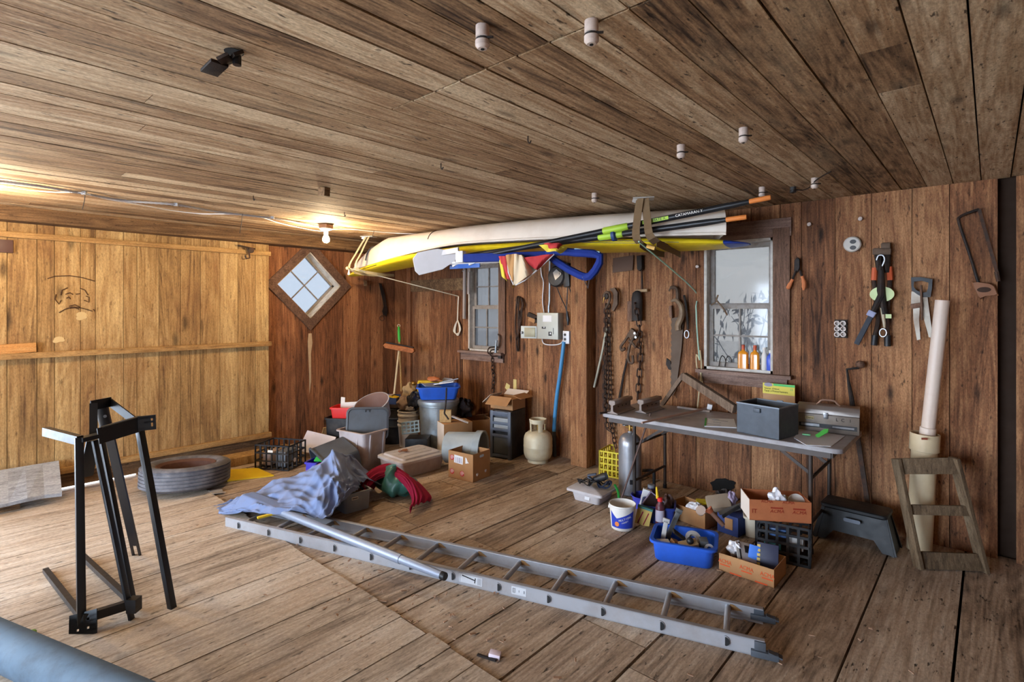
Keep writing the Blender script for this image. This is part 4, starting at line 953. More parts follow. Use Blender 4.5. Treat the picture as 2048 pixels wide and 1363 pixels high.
# ---- bits on the floor
solo('paper_scrap', MB().box(fl(990, 1308, .012), (.055, .04, .022), rot(0, 6, 30), .004), plain('lilac_paper', (226, 210, 222), .8), 'crumpled white paper scrap on the floor in front of the ladder', 'scrap')
solo('wood_splinter', MB().span(fl(955, 1308, .006), fl(992, 1320, .006), .012, .008), DARKIRON, 'dark wood splinter beside the white paper scrap', 'splinter')
lump('green_acorn', 'small green acorn on the planks left of the steel stand', 'acorn', fl(66, 1264, .014), .014, (1.2, 1, 1), plain('leaf_green', (140, 186, 96), .6), 4, .05)
r4 = random.Random(11); mb = MB()
for i in range(260):
    if i < 120: p = fl(r4.uniform(620, 1010), r4.uniform(1085, 1290), .006)
    else: p = V((r4.uniform(-4.6, 0), r4.uniform(.9, 3.6), .006))
    s = r4.uniform(.004, .018); mb.box(p + V((0, 0, .002)), (s * r4.uniform(1, 2.6), s * .6, r4.uniform(.002, .006)), rot(r4.uniform(-15, 15), r4.uniform(-15, 15), r4.uniform(0, 180)))
tag(solo('wood_chips', mb, plain('dry_chips', (176, 140, 112), .9, 0, .4, 4), kind='stuff', smooth=False), 'wood chips and dry crumbs strewn over the floor', 'wood chips')
# ================================================================ folding table against the back wall
TX0, TX1, TY0, TY1, TZ = -2.50, -.70, 3.90, 4.64, .745
root = thing('folding_table', 'long grey folding table with metal legs standing along the back wall', 'table', tr(((TX0 + TX1) / 2, (TY0 + TY1) / 2, 0)))
TBL = plain('grey_table_laminate', (166, 162, 164), .4, 0, .15, 6, dirt=(104, 92, 84), dirt_amt=.55, dsc=4, spec=.5)
part('tabletop', MB().rrect([(.9, .37, .06, TZ - .03), (.9, .37, .06, TZ - .004), (.896, .366, .058, TZ)], 6), TBL, root)
mb = MB()
for y in (-.33, .33): mb.box((0, y, TZ - .05), (1.66, .02, .045))
for x in (-.83, .83): mb.box((x, 0, TZ - .05), (.02, .66, .045))
part('apron', mb, plain('dark_apron_metal', (92, 84, 80), .6, .3, .2), root)
LEGM = plain('brown_leg_metal', (66, 58, 54), .5, .4, .2, 20, dirt=(96, 72, 56), dirt_amt=.4)
for s, xl in ((-1, -.62), (1, .70)):
    lg = part('leg_frame', MB().tube([(xl, -.28, TZ - .04), (xl, -.28, .03)], .0145, 10).tube([(xl, .28, TZ - .04), (xl, .28, .03)], .0145, 10).tube([(xl, -.28, .2), (xl, .28, .2)], .011, 8).tube([(xl, -.28, .5), (xl, .28, .5)], .011, 8), LEGM, root)
    for y in (-.28, .28): part('foot', MB().lathe([(.018, 0), (.018, .035)], 12, tr((xl, y, 0))), BLACKPL, lg)
    
    for y in (-.2, .2): part('brace', MB().span((xl - s * .28, y, TZ - .05), (xl, y, .5), .006, .022), LEGM, root)
p = fl(1308, 985); mb = MB().tube(smoothpts([(p.x - .12, p.y + .02, .17), (p.x - .02, p.y + .02, .19), (p.x, p.y, .17), (p.x, p.y, .02)], 5), .014, 8)
solo('bent_pipe', mb, BLACKPL, 'black bent pipe standing on the floor behind the gas cylinder', 'pipe')
def T_on(px, py, z=TZ): p = fl(px, py, z); return p
# ---- two lengths of railway rail
RAIL = [(-.055, 0), (.055, 0), (.055, .008), (.012, .018), (.008, .028), (.008, .072), (.03, .08), (.03, .104), (.022, .112), (-.022, .112), (-.03, .104), (-.03, .08), (-.008, .072), (-.008, .028), (-.012, .018), (-.055, .008)]
RAILM = plain('dusty_rail_steel', (150, 136, 128), .6, .1, .25, 14, dirt=(150, 124, 104), dirt_amt=.6, dsc=8)
for x, y0, L, rz, lab in ((-2.395, 3.92, .34, 4, 'short length of railway rail at the near left end of the table'), (-2.235, 4.12, .32, -2, 'short length of railway rail behind the first, nearer the hanging chain')):
    T = turn((x, y0, TZ + .001), rz); root = thing('rail_offcut', lab, 'rail', T, 'railway rail offcuts')
    part('rail_body', MB().prism(RAIL, L, rot(90, 0, 180) @ M.Identity(4), .002), RAILM, root)
    mb = MB()
    for t in (.1, .18, .25): mb.lathe([(.007, -.011), (.007, .011)], 8, tr((0, t, .05)) @ rot(0, 90))
    part('bolt_hole', mb, DARKIRON, root)
solo('iron_bar', MB().tube([T_on(1199, 828) + V((-.0, .0, .008)), T_on(1240, 822) + V((0, 0, .008))], .009, 8), IRON, 'thin iron bar poking out at the left end of the table', 'bar')
# ---- sticks, brace, paper
root = thing('thin_cane', 'thin pinkish cane lying across the left of the table', 'cane', T_on(1340, 842))
a, b = T_on(1284, 848) + V((0, 0, .012)), T_on(1413, 821) + V((0, 0, .02))
part('shaft', MB().tube([a, b], [.008, .011], 8), plain('pink_brown_cane', (182, 146, 128), .6), root, True)
part('cane_block', MB().box(b + V((.02, .02, .015)), (.04, .05, .05), rot(0, 10, 20), .003), PAPER, root, True, 'white block at the end of the cane')
a, b = fl(1236, 996), dp(1301, 826, 4.2); b = V((b.x, b.y - .0, .86)); a = fl(1240, 998)
a, b = dp(1238, 994, 4.42), dp(1301, 826, 4.42)
solo('thin_rod', MB().tube([V((a.x, a.y, .006)), b], .008, 8), plain('dark_rod', (96, 74, 66), .5, .5), 'thin dark rod leaning in front of the gas cylinder and table edge', 'rod')
BRACE = wood('grey_brown_timber', (58, 46, 38), (112, 92, 76), (146, 122, 102), 'z', 1.2, .2, .75, .3, .3, .4)
yb = 4.55; A, B, C_ = bk(1325, 808, yb), bk(1368, 752, yb), bk(1470, 818, yb - .25)
C_ = V((C_.x, C_.y, max(C_.z, TZ + .03))); A.z = max(A.z, TZ + .012)
root = thing('wooden_brace', 'old grey timber knee brace propped on the table under the window', 'brace', V((B.x, B.y, TZ)))
part('long_arm', MB().span(B, C_, .045, .07, (0, 0, 1), .004), BRACE, root, True); part('short_arm', MB().span(B + V((.0, 0, .02)), A, .04, .035, (1, 0, 0), .004), BRACE, root, True)
p = T_on(1300, 800); solo('flat_bar', MB().span(V((-2.1, 4.56, TZ + .01)), V((-1.8, 4.55, TZ + .01)), .03, .016), RAILM, 'grey steel flat bar lying along the back of the table', 'bar')
P4 = [T_on(1409, 853), T_on(1473, 856), T_on(1468, 839), T_on(1411, 837)]
root = thing('booklet', 'white printed sheet with a green edge lying left of the steel bin', 'sheet', P4[0])
part('page', MB().hexa([V((p.x, p.y, TZ + .001)) for p in P4] + [V((p.x, p.y, TZ + .007)) for p in P4]), PAPER, root, True)
part('green_edge', MB().span(P4[0] + V((.004, 0, .008)), P4[3] + V((.004, 0, .008)), .012, .001), GREENPL, root, True)
for i, (f, w_) in enumerate(((.2, .5), (.45, .3), (.7, .6), (.85, .4))):
    q = P4[0].lerp(P4[3], f).lerp(P4[1].lerp(P4[2], f), .3 + .1 * (i % 3)); part('print_line', MB().box(q + V((0, 0, .0085)), (.1 * w_ * 2, .006, .001), rot(0, 0, 6)), plain('print_grey', (120, 124, 130), .7), root, True)
# ---- steel bin without lid
Pn, Pl = T_on(1558, 880), T_on(1474, 863); T, L = frame(Pn, Pl, .27); T.translation.z = TZ + .001; h = .215
root = thing('steel_bin', 'dark grey steel open box standing at the front edge of the table', 'bin', T)
BIN = plain('dark_grey_steel', (82, 88, 96), .5, .3, .2, 24, dirt=(60, 62, 66), dirt_amt=.4)
mb = carton(L, .27, h, .003); part('bin_body', mb, BIN, root, smooth=False)
mb = MB()
for y in (-.135, .135): mb.box((0, y, h), (L + .006, .01, .008))
for x in (-L / 2, L / 2): mb.box((x, 0, h), (.01, .27, .008))
part('rim', mb, plain('rim_grey_steel', (126, 134, 142), .45, .4), root)
part('catch', MB().box((0, -.142, .18), (.05, .012, .03), None, .004), BIN, root)
part('catch', MB().box((.02, .142, .2), (.045, .012, .05), None, .004), plain('rim_grey_steel', (126, 134, 142)), root)
# ---- hanging pack behind it
root = thing('blister_pack', 'clear hanging pack with a yellow and green header behind the steel bin', 'pack', V((bk(1558, 800, 4.63).x, 4.64, TZ)))
a, b = bk(1526, 767, 4.62), bk(1590, 768, 4.62); w_ = b.x - a.x; cx = (a.x + b.x) / 2; zt = (a.z + b.z) / 2
Tpk = tr((cx, 4.625, zt)) @ rot(-3)
HY_, = (plain('header_yellow', (222, 206, 84), .6),)
part('insert', MB().box(Tpk @ V((0, .004, -(zt - TZ) / 2)), (w_, .01, zt - TZ - .004), rot(-3)), plain('kraft_insert', (182, 138, 92), .6), root, True)
hd = part('header_card', MB().box(Tpk @ V((0, -.005, -.042)), (w_, .006, .085), rot(-3)), HY_, root, True)
part('header_band', MB().box(Tpk @ V((.04, -.0088, -.009)), (w_ - .08, .001, .018), rot(-3)), GREENPL, hd, True)
part('header_picture', MB().lathe([(0, 0), (.032, 0), (.032, .001), (0, .001)], 20, Tpk @ tr((-w_ / 2 + .042, -.0085, -.012)) @ rot(90), sy=.5), plain('picture_grey', (150, 146, 160), .6), hd, True)
INK = plain('print_black', (18, 18, 20), .7)
text('header_print', 'Name: Oldest', .02, Tpk @ tr((-w_ / 2 + .012, -.0088, -.042)) @ rot(90), INK, hd, align='LEFT')
text('header_print', 'Panel: 6 Printed banners', .022, Tpk @ tr((-w_ / 2 + .012, -.0088, -.062)) @ rot(90), INK, hd, align='LEFT', sx=.82)
text('header_print', '22', .022, Tpk @ tr((w_ / 2 - .035, -.0088, -.038)) @ rot(90), GREENPL, hd, align='LEFT')
# ---- tool box
Pn, Pl = T_on(1719, 872), T_on(1594, 858); T, L = frame(Pn, Pl, .19); T.translation.z = TZ + .001; T = T @ tr((-.0, .0, 0)); D = .19; h = .185
root = thing('tool_box', 'grey metal tool box with handle and lettering at the right end of the table', 'tool box', T)
TB = plain('grey_tool_box_paint', (140, 128, 116), .5, .4, .2, 18, dirt=(108, 92, 78), dirt_amt=.5)
part('box_body', MB().box((0, 0, .063), (L, D, .125), None, .004), TB, root)
mb = MB().prism([(-D / 2 - .003, .127), (D / 2 + .003, .127), (D / 2 + .003, .16), (D / 2 - .03, h), (-D / 2 + .03, h), (-D / 2 - .003, .16)], L + .004, rot(90, 0, 90) @ tr((0, 0, -L / 2 - .002)), .003); part('lid', mb, plain('pale_tool_box_lid', (166, 158, 152), .45, .45, .15, 18), root)
part('handle', MB().tube(smoothpts([(-.075, 0, h), (-.06, 0, h + .012), (-.035, 0, h + .034), (.035, 0, h + .034), (.06, 0, h + .012), (.075, 0, h)], 4), .007, 8), plain('copper_handle', (176, 142, 122), .4, .6), root)
part('latch', MB().box((-.01, -D / 2 - .007, .122), (.028, .008, .045), None, .003).box((-.01, -D / 2 - .012, .132), (.034, .008, .012), None, .002), STEEL, root)
part('tray_slot', MB().box((0, -D / 2 - .0012, .045), (L * .93, .0025, .03)), BLACKPL, root)
part('tray_front', MB().box((-L * .28, -D / 2 - .003, .047), (L * .3, .003, .018)).box((L * .25, -D / 2 - .003, .045), (L * .34, .003, .012)), STEEL, root, smooth=False)
st = part('maker_sticker', MB().box((-L * .29, -D / 2 - .0015, .097), (.055, .0015, .022)), plain('cream_sticker', (206, 190, 140), .6), root)
text('sticker_print', 'Dana', .02, face_front(T, -L * .29, D, .097, .0026), INK, st, sx=1.1)
for x, ch in ((.06, 'L'), (.095, 'C'), (.14, 'I')): text('painted_letter', ch, .032, face_front(T, x, D, .098), INK, root)
P4 = [T_on(1588, 876), T_on(1612, 890), T_on(1662, 893), T_on(1690, 872), T_on(1600, 858)]
mb = MB(); lo = [V((p.x, min(p.y, 4.36), TZ + .0008)) for p in P4]; hi = [p + V((0, 0, .003)) for p in lo]
A_ = mb._v(lo); B_ = mb._v(hi); mb._f(A_[::-1]); mb._f(B_)
for i in range(5): mb._f([A_[i], A_[(i + 1) % 5], B_[(i + 1) % 5], B_[i]])
solo('paper_sheet', mb, PAPER, 'large pale sheet of paper under the tool box at the table corner', 'sheet', smooth=False)
solo('green_tag', MB().box(T_on(1613, 868, TZ + .012), (.05, .03, .008), rot(0, 0, 10), .002), plain('mint_plastic', (130, 214, 150), .5), 'small mint green tag on the paper left of the green clip', 'tag')
solo('green_clip', MB().prism([(-.05, -.014), (.03, -.018), (.05, 0), (.03, .018), (-.045, .014)], .008, tr(T_on(1645, 866, TZ + .03)) @ rot(35, -35, 30), .002), plain('leaf_green_plastic', (96, 200, 84), .45), 'bright green plastic clip leaning against the tool box', 'clip')
# ================================================================ under and in front of the table
p = dp(1260, 975, 4.72)
root = thing('gas_cylinder', 'silver gas cylinder with a brass valve standing under the left end of the table', 'cylinder', tr((p.x, p.y, 0)))
CYL = plain('silver_cylinder_paint', (160, 160, 164), .35, .55, .15, 8, dirt=(110, 108, 112), dirt_amt=.5, dsc=5)
part('cylinder_body', MB().lathe([(.09, 0), (.1, .012), (.1, .43), (.098, .46), (.085, .5), (.06, .525), (.03, .535), (.02, .54), (.02, .555), (0, .555)], 36), CYL, root)
part('valve', MB().lathe([(.016, .555), (.016, .6), (.012, .61), (0, .61)], 12).tube([(-.04, 0, .585), (.04, 0, .585)], .01, 8).box((.045, 0, .585), (.02, .03, .03), None, .004), BRASS, root)
part('hand_wheel', MB().tube(arc((-.05, 0, .6), .022, 0, 360, 14, M.Identity(4)), .005, 6), STEEL, root)
part('valve_lever', MB().box((.05, -.02, .56), (.016, .02, .08), rot(0, 12), .003), STEEL, root)
part('stencil', MB().box((.062, -.083, .13), (.03, .004, .04), rot(0, 0, 37)), BLACKPL, root)
T, L = frame(fl(1243, 966), fl(1190, 956), .25); T = tr((0, .12, 0)) @ T
crate('milk_crate', 'yellow plastic milk crate partly behind the silver gas cylinder', T, .32, .28, .25, YELLOW, nx=7, nz=4, bar=.014)
# tray with cables
T, L = frame(fl(1197, 1012), fl(1143, 998), .27); T0 = T
root = thing('storage_tote', 'flat grey lidded tote carrying a tangle of black straps', 'tote', T)
part('tote_body', MB().rrect([(L * .46, .12, .03, 0), (L * .52, .135, .03, .075), (L * .52, .135, .03, .08)], 5), TANLID, root)
part('lid', MB().rrect([(L * .66, .16, .02, .078), (L * .66, .16, .02, .096), (L * .64, .155, .02, .1)], 5), TANLID, root)
part('label', MB().box((.02, -.13, .045), (.045, .004, .035), rot(-8)), PAPER, root)
r5 = random.Random(5)
for i, lab in enumerate(('black webbing strap coiled at the left on the flat tote', 'black webbing strap coiled in the middle of the flat tote', 'dark blue webbing strap loop at the right on the flat tote')):
    c = T0 @ V((-.06 + .07 * i, -.02 + .03 * i, .125)); P = []
    for k in range(22):
        a = k * .9 + i; P.append(c + V((math.cos(a) * (.035 + .045 * r5.random()), math.sin(a) * (.03 + .03 * r5.random()), .025 * math.sin(k * 1.7) + .012)))
    solo('strap', MB().tube(smoothpts(P, 4), .007 if i < 2 else .009, 6, flat=.4), BLACKPL if i < 2 else plain('blue_black_webbing', (34, 44, 66), .7), lab, 'strap')
root = thing('work_light', 'black folded work lamp lying on top of the straps', 'lamp', T0 @ V((.05, .04, .17)))
c = T0 @ V((.05, .05, .175)); part('lamp_head', MB().lathe([(.016, -.1), (.024, -.06), (.034, .02), (.03, .06), (0, .062)], 14, tr(c) @ rot(65, 0, 100)), BLACKPL, root, True)
part('clamp', MB().box(c + V((-.07, -.03, -.02)), (.08, .03, .012), rot(10, 30, 20), .003).box(c + V((-.07, -.03, .02)), (.08, .03, .012), rot(10, -15, 20), .003), plain('slate_plastic', (84, 92, 108)), root, True)
solo('green_strap', MB().tube(smoothpts([dp(1229, 968, 4.55), dp(1236, 982, 4.5), dp(1238, 1000, 4.45)], 4), .012, 6, flat=.4), GREENPL, 'bright green strap end hanging by the foot of the gas cylinder', 'strap')
# pail with a printed label
p = dp(1245, 1030, 3.99); T = turn((p.x, p.y, 0), 28)
root = thing('pail', 'white plastic pail with a blue and orange printed label', 'pail', T); pr_ = lambda z: .084 + .014 * z / .18
part('pail_body', MB().lathe([(.082, 0), (.084, .006), (.097, .155), (.1, .157), (.1, .172), (.102, .175), (.1, .182), (.096, .182), (.094, .16), (.08, .01), (0, .01)], 40, None, (False, False)), WHITEPL, root)
part('bail_ear', MB().box((-.1, 0, .15), (.012, .02, .02), None, .003), WHITEPL, root)
LBL = plain('label_blue', (40, 64, 176), .5)
mb = MB()
def wrap(a, z, e=.001): r = pr_(z) + e; return V((r * math.sin(a), -r * math.cos(a), z))
n = 26
for i in range(n):
    a, b = -1.0 + 2.0 * i / n, -1.0 + 2.0 * (i + 1) / n
    def topz(t): s = (t + 1) / 2; return (.14 - .34 * s * .5 if s < .28 else .0925 + (s - .28) / .72 * .055)
    for t0, t1 in ((a, b),):
        q = [wrap(t0, .022), wrap(t1, .022), wrap(t1, topz(t1)), wrap(t0, topz(t0))]; o = [V((p_.x * 1.012, p_.y * 1.012, p_.z)) for p_ in q]
        vi = mb._v(q); vo = mb._v(o); mb._f(vo); mb._f(vi[::-1])
        for k in range(4): mb._f([vi[k], vi[(k + 1) % 4], vo[(k + 1) % 4], vo[k]])
lb = part('printed_label', mb, LBL, root)
def on_label(a, z, e=.0025): p_ = wrap(a, z, e); return T @ tr(p_) @ rot(0, 0, math.degrees(a)) @ rot(90)
part('orange_badge', MB().lathe([(0, 0), (.017, 0), (.017, .001), (0, .001)], 20, on_label(-.42, .052)), plain('badge_orange', (226, 130, 60), .6), lb, True)
for i, ch in enumerate('MULTICAL'): text('label_print', ch, .02, on_label(-.18 + .125 * i, .08 + .0042 * i, .0028) @ rot(0, 0, 8), WHITEPL, lb)
for i, ch in enumerate('FONDY'): text('label_print', ch, .015, on_label(.02 + .11 * i, .062 + .004 * i, .0028) @ rot(0, 0, 8), WHITEPL, lb)
# blue box group
p = fl(1272, 1018); T = turn((p.x + .02, p.y + .08, 0), 40)
root = thing('round_basin', 'violet blue plastic basin behind the white pail', 'basin', T)
mb = MB().lathe([(.07, 0), (.09, .09), (.1, .1), (.097, .104), (.088, .1), (.068, .008), (0, .006)], 32, None, (False, False)); part('basin_body', mb, plain('violet_blue_basin', (70, 78, 196), .4), root)
T, L = frame(fl(1338, 1056), fl(1281, 1052), .2)
T = tr(fl(1308, 1044) + V((.0, .08, 0))) @ rot(0, 0, 24)
root = thing('plastic_bin', 'dark blue open bin between the white pail and the brown carton', 'bin', T)
part('bin_body', hollow(.13, .11, .13, .02, .84), plain('navy_blue_plastic', (36, 56, 132), .4), root)
root = thing('yellow_book', 'yellow and teal book standing on edge beside the white pail', 'book', fl(1281, 1056))
Tq = tr(fl(1283, 1052) + V((0, .03, .065))) @ rot(0, 12, 20)
part('cover', MB().box(Tq @ V((0, 0, 0)), (.11, .012, .13), Tq.to_3x3().to_4x4()), plain('book_yellow', (206, 176, 96), .6), root, True)
part('spine', MB().box(Tq @ V((0, 0, .069)), (.115, .026, .016), Tq.to_3x3().to_4x4()), plain('teal_print', (70, 130, 124), .6), root, True)
part('stripe', MB().box(Tq @ V((-.02, -.0068, -.01)), (.008, .002, .1), Tq.to_3x3().to_4x4() @ rot(0, 12)).box(Tq @ V((.022, -.0068, -.01)), (.007, .002, .1), Tq.to_3x3().to_4x4() @ rot(0, 12)), MAROON, root, True, smooth=False)
Tf = tr(dp(1306, 1010, 4.12)) @ look(-FW + V((0, 0, .25)), (0, 0, 1)) @ rot(0, 0, 52)
root = thing('framed_picture', 'dark square picture frame standing cornerwise in the navy bin', 'frame', Tf)
mb = MB()
for s in (-1, 1): mb.box((s * .072, 0, 0), (.008, .152, .012)); mb.box((0, s * .072, 0), (.152, .008, .012))
part('frame_edge', mb, plain('mauve_frame', (150, 136, 158), .5), root); part('picture', MB().box((0, 0, -.002), (.144, .144, .005)), plain('dark_picture', (62, 48, 48), .3, 0, .5, 30), root)
def bottle(name, lab, p, r, h, mat, capmat, neck=.4, group=None, sx=1, sy=1, labm=None, cat='bottle'):
    root = thing(name, lab, cat, tr(p), group)
    part('bottle_body', MB().lathe([(r * .9, 0), (r, .006), (r, h * .62), (r * .8, h * .72), (r * neck, h * .8), (r * neck, h * .88), (0, h * .88)], 22, None, sx=sx, sy=sy), mat, root)
    part('cap', MB().lathe([(r * neck * 1.15, h * .86), (r * neck * 1.15, h * .99), (0, h)], 14, None, sx=sx, sy=sy), capmat, root)
    if labm: part('label', MB().lathe([(r * 1.01, h * .12), (r * 1.01, h * .55)], 22, None, (False, False), sx=sx, sy=sy), labm, root)
    return root
p = dp(1320, 1020, 4.02); p.z = .012
b_ = bottle('glue_bottle', 'brown glue bottle with a red and yellow nozzle in the navy bin', p, .034, .2, plain('brown_plum_plastic', (96, 48, 56), .4), REDPL, .5, labm=plain('lilac_label', (196, 190, 206), .6))
part('nozzle', MB().lathe([(.012, .19), (.007, .27), (.006, .275)], 10, rot(0, -6)), YELLOWBD, b_)
p = dp(1303, 990, 4.35); p.z = 0
root = thing('spray_can', 'dark purple spray can with a grey lid behind the picture frame', 'can', tr(p)); part('can_body', MB().lathe([(.033, 0), (.033, .17), (.028, .18)], 22), plain('dark_purple_tin', (52, 40, 70), .35, .3), root); part('can_lid', MB().lathe([(.03, .178), (.031, .195), (.026, .2), (0, .2)], 22), GREYPL, root)
p = dp(1290, 998, 4.3); p.z = .09
solo('white_carton', MB().box(p, (.07, .04, .18), rot(0, 14, 30), .002), PAPER, 'white printed card standing left of the purple can', 'card')
lump('brown_pouch', 'dark brown pouch behind the glue bottle', 'pouch', dp(1336, 1010, 4.15), .06, (.8, .8, 1.3), plain('dark_brown_leather', (72, 46, 40), .5), 6)
# ---- blue dishpan full of brackets
z = .13; P_ = [fl(1306, 1085, z), fl(1442, 1103, z), fl(1434, 1062, z), fl(1300, 1038, z)]
c = sum(P_, V()) / 4; xd = ((P_[1] - P_[0]) + (P_[2] - P_[3])).normalized(); ang = math.degrees(math.atan2(xd.y, xd.x))
T = turn((c.x, c.y, 0), ang); hx, hy = .20, .155
root = thing('dish_tub', 'bright blue dish tub full of metal brackets on the floor', 'tub', T)
part('tub_body', hollow(hx + .012, hy + .012, z, .055, .84, rim=.02), BLUEPL, root)
GREYW = plain('grey_white_bracket', (186, 182, 178), .5, .2); BOX_ = plain('small_parts_grey', (110, 112, 112), .5, .4)
items = [('corner_bracket', 'tall white angle bracket standing at the left of the blue tub', 'bracket', GREYW, 'L', (-.13, .0, .11), (.03, .012, .17), (8, 10, 0)), ('corner_bracket', 'dark angle bracket leaning out of the blue tub at its far left', 'bracket', BOX_, 'L', (-.08, .08, .14), (.032, .012, .2), (0, 22, 10)), ('small_box', 'white box lying in the left of the blue tub', 'box', PAPER, 'B', (-.13, -.06, .045), (.08, .06, .06), (0, 0, 20)),
    ('small_box', 'brown wood block near the middle of the blue tub', 'block', CARD, 'B', (-.06, -.03, .05), (.05, .05, .05), (10, 20, 40)), ('hinge', 'dark strap hinge tilted across the middle of the blue tub', 'hinge', DARKIRON, 'B', (-.02, -.01, .1), (.14, .045, .012), (20, 38, 30)), ('door_lock', 'black and tan door lock in the middle of the blue tub', 'lock', plain('tan_lock', (186, 160, 120), .5), 'B', (.03, -.04, .06), (.12, .07, .045), (12, -14, 20)),
    ('cable_reel', 'pale round reel lying behind the lock in the blue tub', 'reel', GREYW, 'R', (.05, .04, .07), (.05, .05, .03), (40, 10, 0)), ('lock_case', 'grey mortise lock case at the right of the blue tub', 'lock', BOX_, 'B', (.12, .0, .07), (.05, .06, .07), (8, 0, 15)), ('spring', 'white coil of wire at the far right of the blue tub', 'coil', GREYW, 'R', (.155, -.02, .055), (.03, .03, .03), (70, 20, 0)), ('knob', 'black door knob beside the tan lock in the blue tub', 'knob', BLACKPL, 'S', (.04, -.05, .098), (.024, .024, .02), (0, 0, 0))]
for nm, lab, cat, m_, sh, c_, d_, r_ in items:
    R = T.to_3x3().to_4x4() @ rot(*r_); p = T @ (V(c_) + V((0, 0, .025)))
    if sh == 'B': solo(nm, MB().box(p, d_, R, .003), m_, lab, cat)
    elif sh == 'L': solo(nm, MB().box(p, d_, R, .002).box(p + R @ V((.028, 0, -d_[2] / 2)), (.06, d_[1], .02), R, .002).box(p + R @ V((0, 0, d_[2] / 2)), (.045, d_[1], .03), R, .002), m_, lab, cat)
    elif sh == 'R': solo(nm, MB().lathe([(d_[0], 0), (d_[0], d_[2]), (d_[0] * .5, d_[2]), (d_[0] * .5, 0), (d_[0], 0)], 20, tr(p) @ R, (False, False)), m_, lab, cat)
    else: solo(nm, MB().ball(p, d_[0], 12), m_, lab, cat)
# ---- carton of small parts (lettered), black crate with the long carton on it
T, L = frame(fl(1548, 1176), fl(1438, 1139), .235); D, h = .235, .108
root = box_open('cardboard_box', 'shallow carton with orange lettering in front of the black crate', T, L, D, h, CARD)
PORG = plain('print_orange', (214, 84, 36), .8)
for x, s in ((-.125, 'ACMA'), (.005, 'ACMA'), (.125, 'ACMA')):
    text('printed_word', s, .034, face_front(T, x, D, .064), PORG, root, sx=.85, ext=.0008); part('printed_bar', MB().box((x, -D / 2 - .001, .042), (.062, .0014, .007)), PORG, root)
for x in (-.06, .09): part('printed_bar', MB().box((x, -D / 2 - .001, .006), (.07, .0014, .008)), PORG, root)
for nm, lab, cat, m_, c_, d_, r_ in (('instruction_card', 'grey and black instruction card in the middle of the orange lettered carton', 'card', GREYW, (-.04, .0, .11), (.11, .15, .012), (22, 10, 30)), ('printed_box', 'dark navy box with gold marks standing in the orange lettered carton', 'box', plain('navy_print', (34, 36, 62), .5), (.085, .02, .115), (.12, .03, .15), (-18, 0, 12)), ('blue_packet', 'torn bright blue packet beside the navy box', 'packet', plain('sky_blue_print', (70, 126, 220), .5), (.01, -.01, .1), (.06, .02, .14), (-14, 8, 20)), ('plastic_bag', None, None, None, None, None, None)):
    if m_ is None: continue
    R = T.to_3x3().to_4x4() @ rot(*r_); o = thing(nm, lab, cat, T @ V((c_[0], c_[1], .03)))
    part('panel', MB().box(T @ V(c_), d_, R, .002), m_, o, True)
    if nm == 'printed_box':
        for k in range(5): part('gold_mark', MB().box(T @ V(c_) + R @ V((-.05, -.016, -.05 + .026 * k)), (.018, .003, .016), R), plain('print_gold', (196, 170, 90), .5), o, True)
    if nm == 'instruction_card': part('black_print', MB().box(T @ V(c_) + R @ V((.015, .02, .0066)), (.04, .06, .001), R).box(T @ V(c_) + R @ V((-.035, .0, .0066)), (.008, .14, .001), R), INK, o, True, smooth=False)
FILM = plain('clear_bag_film', (214, 212, 216), .25, 0, .1, 10, spec=.7)
lump('plastic_bag', 'crumpled clear bag at the left end of the orange lettered carton', 'bag', T @ V((-.11, .02, .105)), .045, (1, 1, .9), FILM, 7, .16)
T, L = frame(fl(1622, 1137), fl(1510, 1112), .26)
crate('milk_crate', 'black plastic milk crate under the long orange brown carton', T, L, .27, .25, BLACKPL, nx=5, nz=4, bar=.016)
T0 = T
r6 = random.Random(9)
for nm, lab, c_, d_, m_ in (('blue_case', 'glossy blue case glimpsed through the top of the black crate', (-.03, -.06, .17), (.1, .06, .05), plain('steel_blue', (74, 104, 150), .3)), ('tin_box', 'pale tin glimpsed through the right of the black crate', (.08, -.05, .12), (.08, .08, .08), GREYW), ('black_case', 'dark tool case filling the bottom of the black crate', (0, 0, .06), (.24, .18, .09), DARKIRON), ('teal_box', 'teal packet glimpsed at the lower left of the black crate', (-.06, -.1, .08), (.1, .03, .05), plain('teal_print', (70, 130, 124)))):
    solo(nm, MB().box(T @ V(c_), d_, T.to_3x3().to_4x4() @ rot(0, 0, r6.uniform(-15, 15)), .004), m_, lab, 'box')
z = .262; Pn, Pl = fl(1623, 1047, z), fl(1499, 1039, z); D, h = .215, .135
T, L = frame(Pn, Pl, D); T.translation.z = z
root = box_open('cardboard_box', 'long orange brown carton lying on top of the black milk crate', T, L, D, h, CARDRED)
PRED = plain('print_dark_red', (150, 52, 26), .8)
part('white_end', MB().box((-L / 2 - .0012, 0, h / 2), (.002, D, h)), CARDW, root)
for x in (-.02, .115):
    part('printed_bar', MB().box((x, -D / 2 - .001, .088), (.075, .0014, .01)), PRED, root); text('printed_word', 'ACMA', .03, face_front(T, x, D, .066), PRED, root, ext=.0008, shear=.2)
for x in (-.08, .05): text('printed_word', 'ACMA', .026, face_front(T, x, D, h - .008), PRED, root, ext=.0008)
text('printed_word', 'IT', .04, face_front(T, -L / 2 + .03, D, .06), PRED, root, ext=.0008)
lump('plastic_bag', 'shiny clear bag poking up in the long orange brown carton', 'bag', T @ V((.0, -.04, .11)), .055, (.9, .8, 1.2), FILM, 3, .18)
solo('plastic_disc', MB().lathe([(.05, 0), (.05, .03), (0, .034)], 24, T @ tr((.14, .03, .09)) @ rot(70, 0, -10)), WHITEPL, 'round white lid at the right end of the long carton', 'lid')
